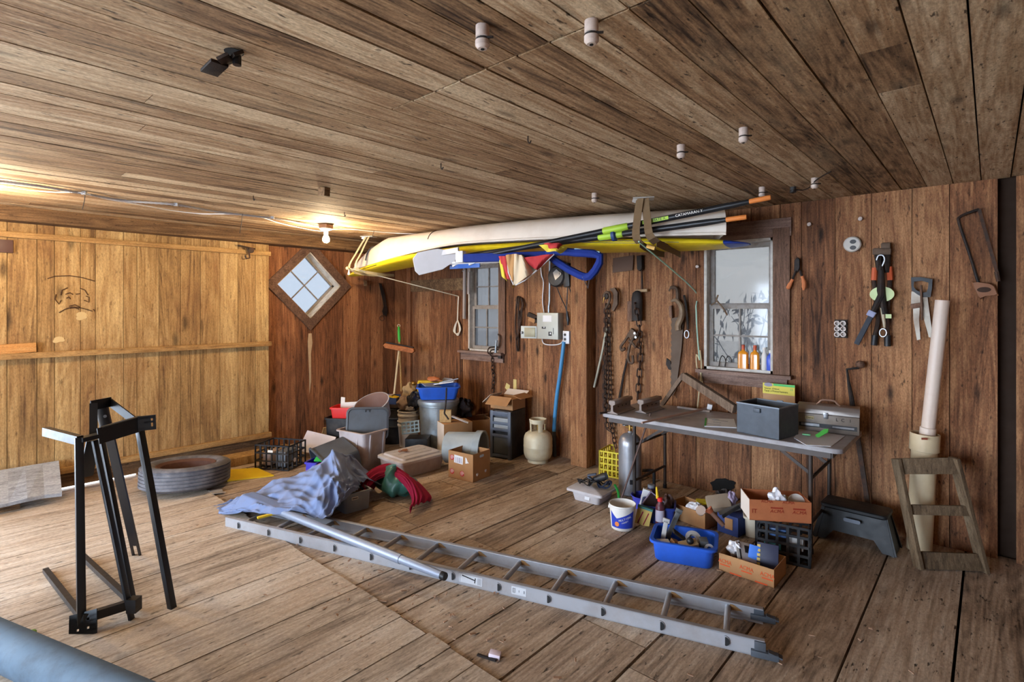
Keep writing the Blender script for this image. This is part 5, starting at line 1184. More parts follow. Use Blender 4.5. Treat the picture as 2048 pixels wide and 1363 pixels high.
solo('lath_offcut', MB().box(T @ V((.09, .05, .11)), (.16, .02, .012), T.to_3x3().to_4x4() @ rot(0, 20, 12)), WOODLT, 'thin wood slat slanting inside the long carton', 'slat')
# ---- carton with jars, navy carton, white tub
T, L = frame(fl(1410, 1060), fl(1338, 1032), .2); D, h = .2, .12
root = box_open('cardboard_box', 'brown carton of jars and bags behind the blue dish tub', T, L, D, h, CARD)
p = T @ V((.03, .05, .01)); o = thing('food_jar', 'clear square jar with a yellow lid in the carton of bags', 'jar', turn(p, 30))
part('jar_body', MB().rrect([(.035, .035, .012, 0), (.038, .038, .012, .1), (.034, .034, .012, .12)], 5), plain('cloudy_jar', (196, 190, 180), .3), o); part('jar_lid', MB().rrect([(.04, .04, .014, .12), (.04, .04, .014, .14)], 5), YELLOW, o)
lump('plastic_bag', 'crumpled white bag in front of the yellow lidded jar', 'bag', T @ V((.05, -.05, .12)), .05, (1.3, .8, .7), FILM, 11, .16)
solo('round_tin', MB().lathe([(.035, 0), (.037, .06), (0, .062)], 22, T @ tr((.11, -.05, .1)) @ rot(50, 20)), plain('pink_grey_tin', (186, 164, 150), .5), 'pinkish round tin lying right of the white bag', 'tin')
solo('paper_sack', MB().box(dp(1437, 1005, 3.95), (.17, .12, .06), rot(38, -12, 30), .02), plain('grey_brown_paper', (150, 132, 112), .85, 0, .15, 20), 'worn grey brown paper sack leaning over the cartons', 'sack')
lump('shiny_pouch', 'mauve shiny pouch behind the paper sack', 'pouch', dp(1463, 998, 3.95), .05, (.7, .7, 1.1), plain('mauve_film', (150, 132, 156), .3), 15)
lump('tangled_wire', 'dark tangled parts heaped behind the paper sack', 'parts', dp(1450, 992, 4.05), .055, (1.2, .9, .8), DARKIRON, 21, .2)
o = thing('steel_offcut', 'flat grey steel blade lying over the cartons', 'blade', dp(1460, 1020, 3.85)); part('blade', MB().prism([(-.09, -.02), (.06, -.03), (.1, .03), (-.09, .012)], .004, tr(dp(1462, 1018, 3.8)) @ rot(25, -20, 35)), STEEL, o, True); part('blade_edge', MB().span(dp(1445, 1033, 3.76), dp(1478, 1012, 3.78), .01, .02), BLACKPL, o, True)
a, b = dp(1423, 1024, 3.75), dp(1447, 1050, 3.72); o = thing('rusty_pipe', 'rusty pipe end with a flared orange mouth lying on the cartons', 'pipe', a); part('pipe_shaft', MB().tube([a, b], [.018, .016], 10), plain('brown_pipe', (120, 86, 70), .5, .2), o, True); part('flared_mouth', MB().lathe([(.018, 0), (.03, -.03), (.026, -.03), (.015, 0)], 14, tr(a) @ look(b - a), (False, False)), plain('orange_rust', (160, 84, 52), .7), o, True)
T, L = frame(fl(1462, 1083), fl(1420, 1068), .2); root = thing('cardboard_box', 'navy blue printed carton between the brown carton and the white tub', 'box', T)
part('carton_body', MB().box((0, .1, .07), (L, .2, .14), None, .003), plain('navy_carton', (44, 62, 120), .7, dirt=(30, 34, 60)), root); part('brown_patch', MB().box((.01, -.001, .08), (.06, .004, .08)), CARD, root)
p = fl(1500, 1075); T = turn((p.x + .0, p.y + .09, 0), 20); root = thing('plastic_tub', 'cream white tub squeezed between cartons and black crate', 'tub', T); part('tub_body', hollow(.075, .1, .15, .03, .76), plain('cream_plastic', (210, 196, 172), .5, dirt=(170, 146, 120)), root)
# ================================================================ right-hand corner
c = dp(1712, 1080, 3.72); T = turn((c.x, c.y, 0), -2)
STOOLP = plain('black_stool_plastic', (20, 20, 22), .5, 0, .2, 18, dirt=(52, 48, 46), dirt_amt=.3)
root = thing('step_stool', 'black plastic folding step stool in shadow right of the table', 'step stool', T)
part('stool_top', MB().rrect([(.19, .1, .03, .235), (.2, .11, .03, .245), (.2, .11, .03, .262), (.195, .105, .03, .267)], 5), STOOLP, root)
def flare(s, pr):
    return MB().prism(pr, .012, M.Identity(4))
for s in (-1, 1):
    mb = MB().prism([(-.19, .24), (.19, .24), (.25, 0), (.17, 0), (.12, .07), (-.12, .07), (-.17, 0), (-.25, 0)], .014, tr((0, s * .1 + .007, 0)) @ rot(90)); mb.b.transform(rot(s * 8)); part('leg_panel', mb, STOOLP, root)
for s in (-1, 1): part('end_panel', MB().hexa([(s * .23 - .008, -.11, .01), (s * .23 + .008, -.11, .01), (s * .23 + .008, .11, .01), (s * .23 - .008, .11, .01), (s * .18 - .008, -.08, .24), (s * .18 + .008, -.08, .24), (s * .18 + .008, .08, .24), (s * .18 - .008, .08, .24)]), STOOLP, root)
part('grip_slot', MB().rrect([(.05, .012, .01, 0), (.05, .012, .01, .002)], 4, tr((0, -.126, .19)) @ rot(82)), plain('slate_plastic', (84, 92, 108)), root)
OLDW = wood('dusty_ladder_wood', (60, 46, 34), (104, 84, 62), (140, 118, 92), 'z', 1.5, .2, .8, .3, .3, .5)
A, B, C_, D_ = V((-.335, 4.22, 0)), V((-.015, 4.47, 0)), V((-.47, 4.47, .645)), V((-.17, 4.62, .665))
A = fl(1838, 1137); B = fl(1968, 1142); C_ = dp(1792, 917, 3.50); D_ = dp(1908, 915, 3.36)
root = thing('step_ladder', 'short dusty wooden steps leaning against the wall beside the plastic pipe', 'steps', (A + B) / 2)
nrm = (B - A).cross(C_ - A).normalized()
if nrm.dot(FW) > 0: nrm = -nrm
part('side_rail', MB().span(A, C_, .022, .075, nrm, .002), OLDW, root, True); part('side_rail', MB().span(B, D_, .022, .075, nrm, .002), OLDW, root, True)
for f, hh in ((.08, .1), (.53, .06), (.93, .1)):
    a, b = A.lerp(C_, f), B.lerp(D_, f); part('tread', MB().span(a, b, hh, .03, nrm, .002), OLDW, root, True)
# white plastic pipe in a wider pipe
base = dp(1838, 1095, 3.62); base.z = 0; top = dp(1850, 866, 3.60)
root = thing('drain_pipe', 'tall white plastic pipe standing in a wider pale pipe by the wall', 'pipe', base)
PVCW = plain('white_pvc', (226, 206, 190), .4, 0, .06, 8, dirt=(196, 164, 140), dirt_amt=.3); PVCC = plain('cream_pvc', (216, 196, 160), .45, 0, .08, 8, dirt=(186, 156, 116), dirt_amt=.35)
part('wide_pipe', MB().lathe([(.072, 0), (.072, (top - base).length - .12), (.084, (top - base).length - .115), (.084, (top - base).length), (.076, (top - base).length), (.06, .1)], 28, tr(base) @ look(top - base), (True, False)), PVCC, root, True)
a, b = dp(1855, 868, 3.60), dp(1885, 600, 3.54); part('collar', MB().lathe([(.046, -.02), (.046, .045), (.04, .05)], 24, tr(a) @ look(b - a)), PVCW, root, True)
part('thin_pipe', MB().lathe([(.04, -.06), (.04, (b - a).length), (.034, (b - a).length), (.034, .3), (0, .3)], 24, tr(a) @ look(b - a)), PVCW, root, True)
tn = dp(1849, 874, 3.475); part('printed_mark', MB().box(dp(1849, 877, 3.514), (.035, .004, .012), rot(0, 0, 30)), plain('print_red_brown', (150, 70, 50), .7), root, True)
# ================================================================ boat, board and oars slung under the ceiling
S0, S1 = V((-5.86, 3.62, 0)), V((-1.46, 4.22, 0)); ud = (S1 - S0).normalized(); nd = V((-ud.y, ud.x, 0)); BL = (S1 - S0).length
TB_ = M(((ud.x, nd.x, 0, S0.x), (ud.y, nd.y, 0, S0.y), (0, 0, 1, 0), (0, 0, 0, 1)))     # x along the boat, y towards the wall
HULL = plain('cream_white_hull', (222, 210, 196), .4, 0, .06, 3, dirt=(186, 168, 148), dirt_amt=.35, dsc=3)
YHULL = plain('yellow_hull', (232, 204, 34), .4, 0, .08, 4, dirt=(170, 150, 40), dirt_amt=.35)
root = thing('rowing_boat', 'long cream white hull hung upside down under the ceiling along the back wall', 'boat', TB_ @ tr((0, 0, 2.2)))
def beam(s): return .36 * min(1, (max(s, 0) / .42)) ** .62 * (1 - .06 * max(0, s - .5))
def gun(s): return 2.12 + .17 * (1 - (1 - min(1, max(s, 0) / .45)) ** 1.6) - .10 * (max(0, s - .45) / .55) ** 1.5
def keel(s): return 2.14 + .33 * min(1, max(s, 0) / .14) ** .55 + .02 * min(1, s / .45) - .07 * (max(0, s - .5) / .5) ** 1.5
def hullpt(s, t):
    a = PI * t; b = beam(s); c = math.cos(a); q = math.sin(a)
    x = s * BL - .12 * (1 - q ** .8) * (1 - min(1, s / .12))
    yl = -b * (abs(c) ** .75) * (1 if c > 0 else -1); x -= max(0, yl + .36) * .36 * max(0, (s - .7) / .3) ** 2
    return TB_ @ V((x, yl, gun(s) + (keel(s) - gun(s)) * q ** .7))
mb = MB().surf(lambda u, v: hullpt(u ** 1.4, v), 60, 28, .006)
part('hull', mb, HULL, root, True)
mb = MB(); sec = [hullpt(1.0, j / 28) for j in range(29)]; v_ = mb._v([p - V((0, 0, 0)) for p in sec]); w_ = mb._v([p - ud * .008 for p in sec]); mb._f(v_); mb._f(w_[::-1])
for i in range(29): mb._f([v_[i], v_[(i + 1) % 29], w_[(i + 1) % 29], w_[i]])
part('transom', mb, HULL, root, True)
for sg in (0, 1): part('gunwale', MB().tube([hullpt((i / 30) ** 1.4, sg) + V((0, 0, -.004)) for i in range(31)], .012, 8), HULL, root, True)
part('hull_crack', MB().tube([hullpt(.33, t) + V((0, -.003, .002)) for t in (.1, .16, .2, .26, .32, .36)], .004, 5), IRON, root, True, 'rusty brown streak')
part('tape_band', MB().tube([hullpt(.075, t) - nd * .003 for t in (.04, .1, .18, .26, .34, .42, .5)], .02, 6, flat=.15), GREYPL, root, True, 'grey tape band near the bow')
root = thing('sailboard', 'long yellow board with a blue tip strapped flat beneath the white hull', 'board', TB_ @ tr((0, 0, 2.1)))
def bw(s): return .31 * (1 - (2 * s - 1) ** 6) ** .5 * (.55 + .45 * min(1, s / .35))
def bpt(s, t, f=1.0):
    a = 2 * PI * t; c, q = math.cos(a), math.sin(a); b = bw(s) * f; th = .048 * (1 - (2 * s - 1) ** 8) + .004
    zc = gun(min(s, 1)) - .052 - .02 * (1 - min(1, s / .2))
    return TB_ @ V((-.16 + s * (BL + .26), -b * c, zc + th * (abs(q) ** .8) * (1 if q > 0 else -1)))
mb = MB().surf(lambda u, v: bpt(.004 + .961 * u, v), 60, 28); part('board_body', mb, YHULL, root, True)
mb = MB().surf(lambda u, v: bpt(.965 + .033 * u, v), 10, 28); part('board_tip', mb, plain('tip_blue', (44, 72, 168), .4), root, True, 'blue tip')
mb = MB()
for s0, s1, o in ((.70, .84, 0), (.76, .9, .012)): mb.tube([bpt(s0 + (s1 - s0) * i / 8, .0 + .02 - .05 * i / 8 + o) - nd * .002 for i in range(9)], .006, 5, flat=.3)
part('blue_stripe', mb, plain('tip_blue', (44, 72, 168)), root, True)
part('side_print', MB().tube([bpt(.06 + .1 * i / 8, .985) - nd * .003 for i in range(9)], .012, 5, flat=.2), plain('olive_print', (150, 146, 70), .6), root, True)
# straps
STRAP = plain('brown_webbing', (122, 98, 70), .9, 0, .15, 30, bump=.2); STRAPL = plain('pale_webbing', (186, 176, 144), .9, 0, .12, 30)
def strap_loop(name, lab, hook, sx, wdt, mat, fo=0.0):
    root = thing(name, lab, 'strap', hook)
    s = (TB_.inverted() @ hook).x if sx is None else sx
    f = TB_ @ V((s, -.40 - fo, gun(s / BL) - .06)); b = TB_ @ V((s, .1, gun(s / BL) - .115)); m_ = TB_ @ V((s, -.2, gun(s / BL) - .115))
    U = lambda pts: MB().ribbon(smoothpts(pts, 4), wdt * 2, .004, nd * -1)
    part('band', U([hook + V((-.012, 0, 0)), hook.lerp(f, .5) + V((-.012, -.01, 0)), f, m_, b]), mat, root, True)
    part('band', U([hook + V((.02, .02, 0)), hook.lerp(f, .5) + V((.06, .01, 0)), f + V((.11, .02, .0)), m_ + V((.14, .1, .0)), b + V((.1, .1, .0))]), mat, root, True)
    part('ceiling_plate', MB().box(hook + V((0, .03, .0)), (.16, .12, .006), rot(0, 0, 30)).box(hook + V((-.05, 0, -.015)), (.05, .03, .03), rot(0, 20, 30)), plain('zinc_plate', (206, 204, 200), .4, .6), root, True)
    return root, f
hk = fl(1283, 396, CEIL - .005)
rb, fr = strap_loop('boat_strap', 'broad brown strap looped round boat and oars near the middle of the wall', hk, None, .03, STRAP, .13)
hk2 = fl(733, 473, CEIL - .005); rb2, fr2 = strap_loop('boat_strap', 'pale narrow strap looped round the bow near the bare bulb', hk2, None, .016, STRAPL)
part('buckle', MB().box(bk(1302, 494, fr.y - .02), (.07, .02, .03), rot(0, 20, 0), .004), BRASS, rb, True)
part('knot', MB().ball(fr2 + V((.0, -.02, -.0)), .022, 10), STRAPL, rb2, True); part('knot_end', MB().lathe([(.004, 0), (.016, -.06), (0, -.065)], 8, tr(fr2 + V((.03, -.02, -.015)))), WHITEPL, rb2, True)
# oars
OARB = plain('black_oar_shaft', (34, 35, 38), .35, .1, .1, 20); ORNG = plain('orange_grip', (226, 132, 60), .6); LIME = plain('lime_sleeve', (168, 204, 60), .45); OARW = plain('white_blade', (214, 212, 214), .4)
a1, b1 = dp(1538, 395, 3.60), dp(912, 522, 5.05)
def oar(lab, a, b, s0, ring, blade=True):
    u = (b - a).normalized(); L = (b - a).length; T = tr(a) @ look(u, (0, 0, 1)); root = thing('oar', lab, 'oar', T)
    part('shaft', MB().lathe([(0, .12), (.017, .125), (.019, .17), (.0235, .26), (.024, 1.2), (.02, L - .05), (.016, L), (0, L)], 16), OARB, root)
    part('grip', MB().lathe([(0, -.012), (.016, -.01), (.018, 0), (.0175, .12), (.015, .13)], 14), ORNG, root, label='orange grip')
    sl = part('sleeve', MB().lathe([(.024, s0), (.029, s0 + .01), (.03, s0 + .2), (.024, s0 + .21)], 16, None, (False, False)), LIME, root, label='lime green sleeve')
    if ring: part('collar', MB().lathe([(.03, s0 + .05), (.05, s0 + .06), (.05, s0 + .085), (.03, s0 + .095)], 18, None, (False, False)), plain('collar_blue', (40, 66, 120), .4), root)
    return root, T, L
o1, T1, L1 = oar('upper black oar with a white blade and orange grip, strapped to the hull', a1, b1, 1.0, False)
pts = [(0, -.02), (.06, -.06), (.2, -.115), (.40, -.12), (.46, -.07), (.47, .05), (.44, .1), (.2, .095), (.06, .04), (0, .02)]
c0, c1 = dp(914, 515, 5.02), dp(836, 527, 5.35)
bl = MB().prism([(x - .235, y) for x, y in pts], .012, tr((c0 + c1) / 2) @ look(-FW + V((.1, -.15, -.25)), (c1 - c0)), .004)
part('blade', bl, OARW, o1, True, 'wide white blade')
part('blade_edge', MB().span(c1 + V((0, .02, .07)), c0 + V((0, .02, .075)), .02, .05), OARW, o1, True)
Tt = T1 @ rot(0, 0, 0)
bd = part('printed_band', MB().box((0, 0, 0), (.001, .001, .001)), LIME, o1)
def on_shaft(T, d, off=0): 
    o = T @ V((0, 0, d)); x = -(T.to_3x3() @ V((0, 0, 1))); y = V((0, 0, 1)); z = x.cross(y).normalized()
    if z.dot(FW) > 0: z = -z
    y = z.cross(x).normalized(); return M(((x.x, y.x, z.x, 0), (x.y, y.y, z.y, 0), (x.z, y.z, z.z, 0), (0, 0, 0, 1))), o, z
R_s, o_, z_ = on_shaft(T1, .78)
part('printed_band', MB().box(o_ + z_ * .0245, (.2, .026, .002), R_s), LIME, o1, True); text('printed_word', 'ULTIMATE X', .03, tr(o_ + z_ * .0262) @ R_s, STEEL_BLK, o1, sx=.95)
bpy.data.objects.remove(bd)
R_s, o_, z_ = on_shaft(T1, .53); text('printed_word', 'CATAMARAN Y', .028, tr(o_ + z_ * .025) @ R_s, WHITEPL, o1)
o2, T2_, L2 = oar('lower black oar with a blue collar on its lime green sleeve', dp(1490, 434, 3.66), dp(935, 510, 5.10), .9, True)
# blue frame
FB = plain('blue_padded_frame', (34, 54, 132), .8, 0, .12, 20, spec=.2)
root = thing('boom_frame', 'blue padded tubular frame slung under the boat beside the cord reel', 'frame', dp(1040, 510, 4.62))
part('padded_tube', MB().span(dp(928, 516, 4.94), dp(1100, 511, 4.60), .05, .082, (0, 0, 1), .02), FB, root, True)
P = [dp(1095, 505, 4.60), dp(1128, 503, 4.47), dp(1150, 505, 4.34), dp(1200, 512, 4.24), dp(1180, 552, 4.30), dp(1150, 545, 4.42), dp(1112, 522, 4.58), dp(1098, 508, 4.62)]
part('end_loop', MB().tube(smoothpts(P, 3), .033, 8), FB, root, True); part('edge_tape', MB().span(P[2] + V((0, 0, .03)), P[3] + V((0, 0, .03)), .03, .012), plain('pale_blue_tape', (150, 186, 196), .6), root, True)
part('end_sleeve', MB().span(dp(914, 514, 4.98), dp(929, 513, 4.94), .06, .11, (0, 0, 1), .01), PAPER, root, True, 'white sleeve at the left end')
part('hanging_bracket', MB().tube([dp(1165, 553, 4.32), dp(1176, 576, 4.34), dp(1180, 550, 4.28)], .006, 6), STEEL, root, True)
root = thing('paddle', 'blue and white paddle lying over the top of the small window', 'paddle', dp(950, 525, 5.12))
part('paddle_shaft', MB().tube([dp(845, 528, 5.47), dp(1010, 520, 4.77)], .018, 8), PAPER, root, True); part('paddle_blade', MB().span(dp(900, 528, 5.27), dp(960, 524, 4.97), .012, .1, (0, 0, 1), .004), plain('blade_blue', (36, 92, 176), .4), root, True)
part('white_mark', MB().span(dp(905, 530, 5.22), dp(918, 522, 5.16), .012, .04, (0, 0, 1)), PAPER, root, True); part('white_mark', MB().span(dp(938, 527, 5.04), dp(955, 520, 4.96), .012, .035, (0, 0, 1)), PAPER, root, True)
# sail cloth
SAILC = [plain('sail_red', (190, 56, 60), .8), plain('sail_cream', (214, 196, 166), .8, 0, .08, 8), plain('sail_yellow', (224, 206, 70), .8), plain('sail_tan', (184, 140, 90), .8)]
root = thing('sail', 'bunched red, yellow and cream sail hanging beside the small window', 'sail', dp(1050, 575, 4.62))
def panel(P, m_, amp=.02, n_=14):
    Q = [dp(*q) for q in P]
    def f(u, v):
        p = (Q[0].lerp(Q[1], u)).lerp(Q[3].lerp(Q[2], u), v); return p - FW * amp * (math.sin(u * PI) * 1.5 + .6 * math.sin(u * 9 + v * 3) * (1 - .3 * v))
    return MB().surf(f, n_, n_, .004), m_
for nm, P, m_, amp in (('red_panel', ((998, 512, 4.77), (1012, 512, 4.72), (1022, 560, 4.72), (1012, 556, 4.77)), 0, .01), ('yellow_edge', ((999, 520, 4.78), (1004, 518, 4.77), (1014, 562, 4.75), (1004, 552, 4.78)), 2, .01), ('tan_panel', ((1012, 510, 4.72), (1034, 508, 4.67), (1030, 566, 4.62), (1020, 556, 4.68)), 3, .03),
    ('cream_panel', ((1028, 508, 4.67), (1046, 512, 4.62), (1072, 541, 4.57), (1027, 573, 4.60)), 1, .05), ('red_panel', ((1043, 516, 4.60), (1108, 508, 4.47), (1074, 540, 4.52), (1068, 536, 4.56)), 0, .03), ('yellow_bunch', ((1078, 490, 4.52), (1134, 496, 4.37), (1122, 507, 4.36), (1094, 503, 4.46)), 2, .06), ('red_bunch', ((1088, 487, 4.48), (1124, 489, 4.36), (1120, 500, 4.32), (1098, 497, 4.42)), 0, .06)):
    mb, k = panel(P, m_, amp); part(nm, mb, SAILC[k], root, True)
part('edge_cord', MB().tube([dp(*q) for q in ((1014, 512, 4.71), (1017, 545, 4.67), (1028, 572, 4.58), (1050, 560, 4.54), (1073, 541, 4.55), (1108, 508, 4.46))], .006, 6), PAPER, root, True)
part('grommet', MB().lathe([(.016, 0), (.016, .006), (.008, .006), (.008, 0), (.016, 0)], 14, tr(dp(1027, 573, 4.57)) @ rot(60)), BRASS, root, True)
# white rope from the bow to the small window
ROPE = plain('white_rope', (226, 218, 200), .9)
p1 = bk(917, 592, YB - .03)
mb = MB().tube([fr2, p1], .006, 6); mb.tube(smoothpts([p1, bk(916, 612, YB - .03), bk(915, 640, YB - .03)], 3), .008, 6)
root = thing('white_rope', 'white cord from the bow strap to a coil beside the small window', 'rope', p1); part('cord', mb, ROPE, root, True)
mb = MB()
for i in range(4): mb.tube(smoothpts([bk(915, 640, YB - .03)] + [bk(915 + dx_ * (1 + .25 * i), yy, YB - .025 - .004 * i) for dx_, yy in ((-3, 650), (-4.5, 662), (-1, 670 - i), (3, 668 - 2 * i), (3.5, 655), (1, 642))] + [bk(915, 640, YB - .03)], 3), .0055, 6)
part('coil', mb, ROPE, root, True)
# green cord of the right strap
GCORD = plain('pale_green_cord', (170, 206, 186), .8)
q = bk(1389, 580, YB - .03); root = thing('green_rope', 'pale green cord from the brown strap down beside the right window', 'cord', q)
part('cord', MB().tube(smoothpts([fr + V((.03, -.03, -.02)), q, bk(1392, 612, YB - .03), bk(1394, 660, YB - .03), bk(1399, 720, YB - .03)], 4), .0065, 6), GCORD, root, True)
mb = MB().tube(smoothpts([bk(1399, 720, YB - .03), bk(1393, 708, YB - .03), bk(1394, 735, YB - .03), bk(1401, 745, YB - .03), bk(1405, 766, YB - .03)], 4), .006, 6)
mb.tube(smoothpts([bk(1400, 700, YB - .035), bk(1403, 735, YB - .035), bk(1399, 775, YB - .035), bk(1395, 815, YB - .03)], 4), .006, 6); part('cord_tail', mb, plain('beige_cord', (206, 190, 150), .8), root, True)
# ================================================================ ceiling
root = thing('ceiling_bracket', 'black iron strap bracket fixed to the ceiling boards', 'bracket', fl(448, 130, CEIL))
P = [fl(482, 108, CEIL - .01), fl(462, 114, CEIL - .03), fl(440, 125, CEIL - .05), fl(418, 146, CEIL - .06)]
mb = MB()
for a, b in zip(P, P[1:]): mb.span(a, b, .055, .012, (0, 0, 1), .003)
part('strap_plate', mb, DARKIRON, root, True); part('bolt', MB().lathe([(.014, -.03), (.014, 0)], 8, tr(fl(474, 112, CEIL - .02))), STEEL_BLK, root, True)
part('oil_stain', MB().lathe([(.03, -.0012), (.03, 0)], 20, tr(fl(468, 104, CEIL))), GAP, root, True)
PORC = plain('porcelain', (196, 178, 166), .35, 0, .1, 30, dirt=(120, 96, 80), dirt_amt=.4, dsc=20)
base_ = None
def knob(px, py, mat, lab, sc=1.0):
    p = fl(px, py, CEIL); r = thing('ceiling_insulator', lab, 'insulator', tr(p), 'insulator knobs on the ceiling')
    part('knob_body', MB().lathe([(.0, -.07 * sc), (.014, -.069 * sc), (.022, -.06 * sc), (.022, -.045 * sc), (.017, -.043 * sc), (.017, -.037 * sc), (.021, -.035 * sc), (.021, 0)], 18), mat, r)
    part('tie_wire', MB().tube(arc((0, 0, -.04 * sc), .0185, 0, 360, 12, M.Identity(4)), .003, 5).tube([(.018, 0, -.04 * sc), (.034, .012, -.04 * sc)], .004, 5), DARKIRON, r)
    part('screw_hole', MB().lathe([(0, -.0715 * sc), (.006, -.0715 * sc), (.006, -.069 * sc)], 10), GAP, r); return r
for px, py, lab in ((965, 52, 'porcelain ceiling knob nearest the camera, left of the long board joint'), (1183, 42, 'porcelain ceiling knob beside the long board joint'), (1487, 256, 'porcelain ceiling knob third from the right above the window'), (1362, 290, 'porcelain ceiling knob left of the one above the window'), (1189, 386, 'small porcelain ceiling knob left of the brown strap'), (1524, 374, 'porcelain ceiling knob just above the orange oar grip'), (1629, 356, 'rightmost porcelain ceiling knob with a wire')):
    knob(px, py, PORC, lab)
knob(1586, 374, BLACKPL, 'black ceiling knob tied by wire to the rightmost white one', .6)
solo('knob_wire', MB().tube(smoothpts([fl(1588, 378, CEIL - .02), fl(1605, 380, CEIL - .02), fl(1620, 374, CEIL - .03), fl(1630, 362, CEIL - .03), fl(1648, 350, CEIL - .012), fl(1662, 343, CEIL - .006)], 4), .004, 6), DARKIRON, 'thin black wire running between the two rightmost ceiling knobs', 'wire')
for px, py, lab in ((1056, 272, 'small bent hook in the ceiling boards above the oars'), (882, 326, 'small bent hook in the ceiling boards left of centre'), (689, 424, 'small nail hook in the ceiling near the bulb'), (507, 391, 'small hook in the ceiling above the conduit')):
    p = fl(px, py, CEIL); solo('ceiling_hook', MB().tube(smoothpts([p, p + V((0, 0, -.025)), p + V((.01, 0, -.038)), p + V((.02, 0, -.026))], 3), .003, 6), DARKIRON, lab, 'hook')
# conduit and cable
root = thing('ceiling_conduit', 'armoured cable clipped along the ceiling to the bulb beside a loose white wire', 'cable', fl(165, 385, CEIL))
cp = [(-40, 356), (0, 362), (80, 372), (165, 386), (250, 401), (352, 409), (440, 424), (545, 436), (600, 446), (648, 456)]
P = [fl(x, y, CEIL - .012) for x, y in cp]
prf = []; path = smoothpts(P, 40); rr = [.0085 + (.0018 if i % 4 < 2 else 0) for i in range(len(path))]
part('armoured_cable', MB().tube(path, rr, 7), ALU, root, True)
wp = [(-40, 366), (0, 371), (60, 380), (110, 384), (165, 385), (210, 397), (280, 409), (340, 420), (400, 427), (460, 428), (520, 434), (560, 446), (625, 460), (650, 462)]
part('white_wire', MB().tube(smoothpts([fl(x, y, CEIL - .012) for x, y in wp], 6), .004, 6), PAPER, root, True)
part('white_wire', MB().tube(smoothpts([fl(x, y, CEIL - .01) for x, y in ((655, 458), (700, 458), (740, 462), (790, 466), (850, 468))], 5), .004, 6), PAPER, root, True)
for x, y in ((168, 386), (352, 409), (545, 435)): part('clip', MB().box(fl(x, y, CEIL - .012), (.03, .02, .024), rot(0, 0, 50)), STEEL, root, True)
for (x, y), ln, lab in (((170, 388), .11, 'thin wire hanging from the conduit over the door, at the left'), ((485, 428), .17, 'thin wire hanging from the conduit to the rusty pulley'), ((748, 462), .09, 'short bent wire hanging from the ceiling beside the bow')):
    p = fl(x, y, CEIL - .012); solo('hanging_wire', MB().tube([p, p + V((-.02, 0, -ln * .4)), p + V((-.035, -.01, -ln))], .003, 5), DARKIRON, lab, 'wire')
solo('wood_block', MB().box(fl(648, 383, CEIL - .03), (.07, .05, .06), rot(4, 8, 12), .004), W_BEAM, 'small dark wood block hanging from the ceiling boards near the bulb', 'block')
# bulbs
BULB = emis('bulb_glow', (255, 226, 182), 330.0)
PCL = plain('lamp_holder_white', (230, 224, 210), .4)
def bulb(p, lab):
    T = tr(p); root = thing('light_bulb', lab, 'lamp', T, None)
    part('junction_box', MB().box((0, 0, -.022), (.1, .1, .043), rot(0, 0, 20), .006), plain('brown_box', (110, 84, 66), .6, .3), root)
    part('lamp_holder', MB().lathe([(.062, -.043), (.062, -.052), (.04, -.062), (.024, -.068), (.022, -.1), (.016, -.102)], 24), PCL, root)
    part('bulb', MB().lathe([(.014, -.1), (.018, -.115), (.03, -.135), (.034, -.155), (.03, -.175), (.017, -.187), (0, -.19)], 22), BULB, root)
bulb(fl(652, 448, CEIL), 'bare glowing bulb in a white holder on the ceiling before the diamond window')
bulb(V((-5.1, .2, CEIL)), 'second bare bulb farther left along the same ceiling cable')
# ================================================================ back wall, left of the post
def W(px, py, off=.0): return bk(px, py, YB - off)
def wtube(pts, r, off, n=8, sm=4): return MB().tube(smoothpts([W(x, y, off) for x, y in pts], sm) if sm else [W(x, y, off) for x, y in pts], r, n)
T_W = lambda px, py, off=0: tr(W(px, py, off)) @ rot(90)          # local x right, y up, z out of the wall
def flat(px, py, poly, th, off=.004, bev=0.0, ang=0):              # an outline in photo pixels turned into a plate on the wall
    o = W(px, py, off); P = [(W(x, y, off) - o) for x, y in poly]
    return MB().prism([(p.x, p.z) for p in P], th, tr(o) @ rot(90), bev)
solo('wooden_peg', MB().span(lf(730, 563), lf(731, 569, XL + .07), .04, .04), W_BEAM, 'stub of a wooden peg on the wall under the bow', 'peg')
q = lf(766, 600); root = thing('scythe_blade', 'dark curved iron tool hanging in the back corner', 'tool', q); P = [(lf(x, y) - q) for x, y in [(757, 566), (762, 567), (769, 590), (774, 622), (772, 632), (766, 630), (764, 622), (767, 612), (763, 592)]]
part('blade', MB().prism([(p.y, p.z) for p in P], .014, tr(q + V((.004, 0, 0))) @ M(((0, 0, 1, 0), (1, 0, 0, 0), (0, 1, 0, 0), (0, 0, 0, 1)))), DARKIRON, root, True); part('ring', MB().tube([lf(764 + 4.5 * math.cos(a), 636 + 5 * math.sin(a), XL + .02) for a in [k * .45 for k in range(14)]], .004, 6, closed=True), IRON, root, True)
root = thing('bar_clamp', 'pair of long grey bar clamps hanging at the left of the small window', 'clamp', W(934, 560)); 
for x in (929.5, 938.5): part('bar', MB().span(W(x, 522 + (x - 929) * .6, .05), W(x - 1, 640 - (x - 929) * 5.5, .05), .035, .03, (0, 1, 0), .003), plain('grey_bar', (176, 164, 156), .5, .3), root, True)
part('clamp_head', MB().box(W(933, 524, .06), (.09, .06, .07), None, .012).box(W(941, 536, .06), (.04, .05, .1), None, .01), plain('clamp_grey', (140, 130, 120), .5, .4), root, True); part('clamp_screw', MB().tube([W(925, 542, .06), W(932, 538, .06)], .01, 8), STEEL, root, True)
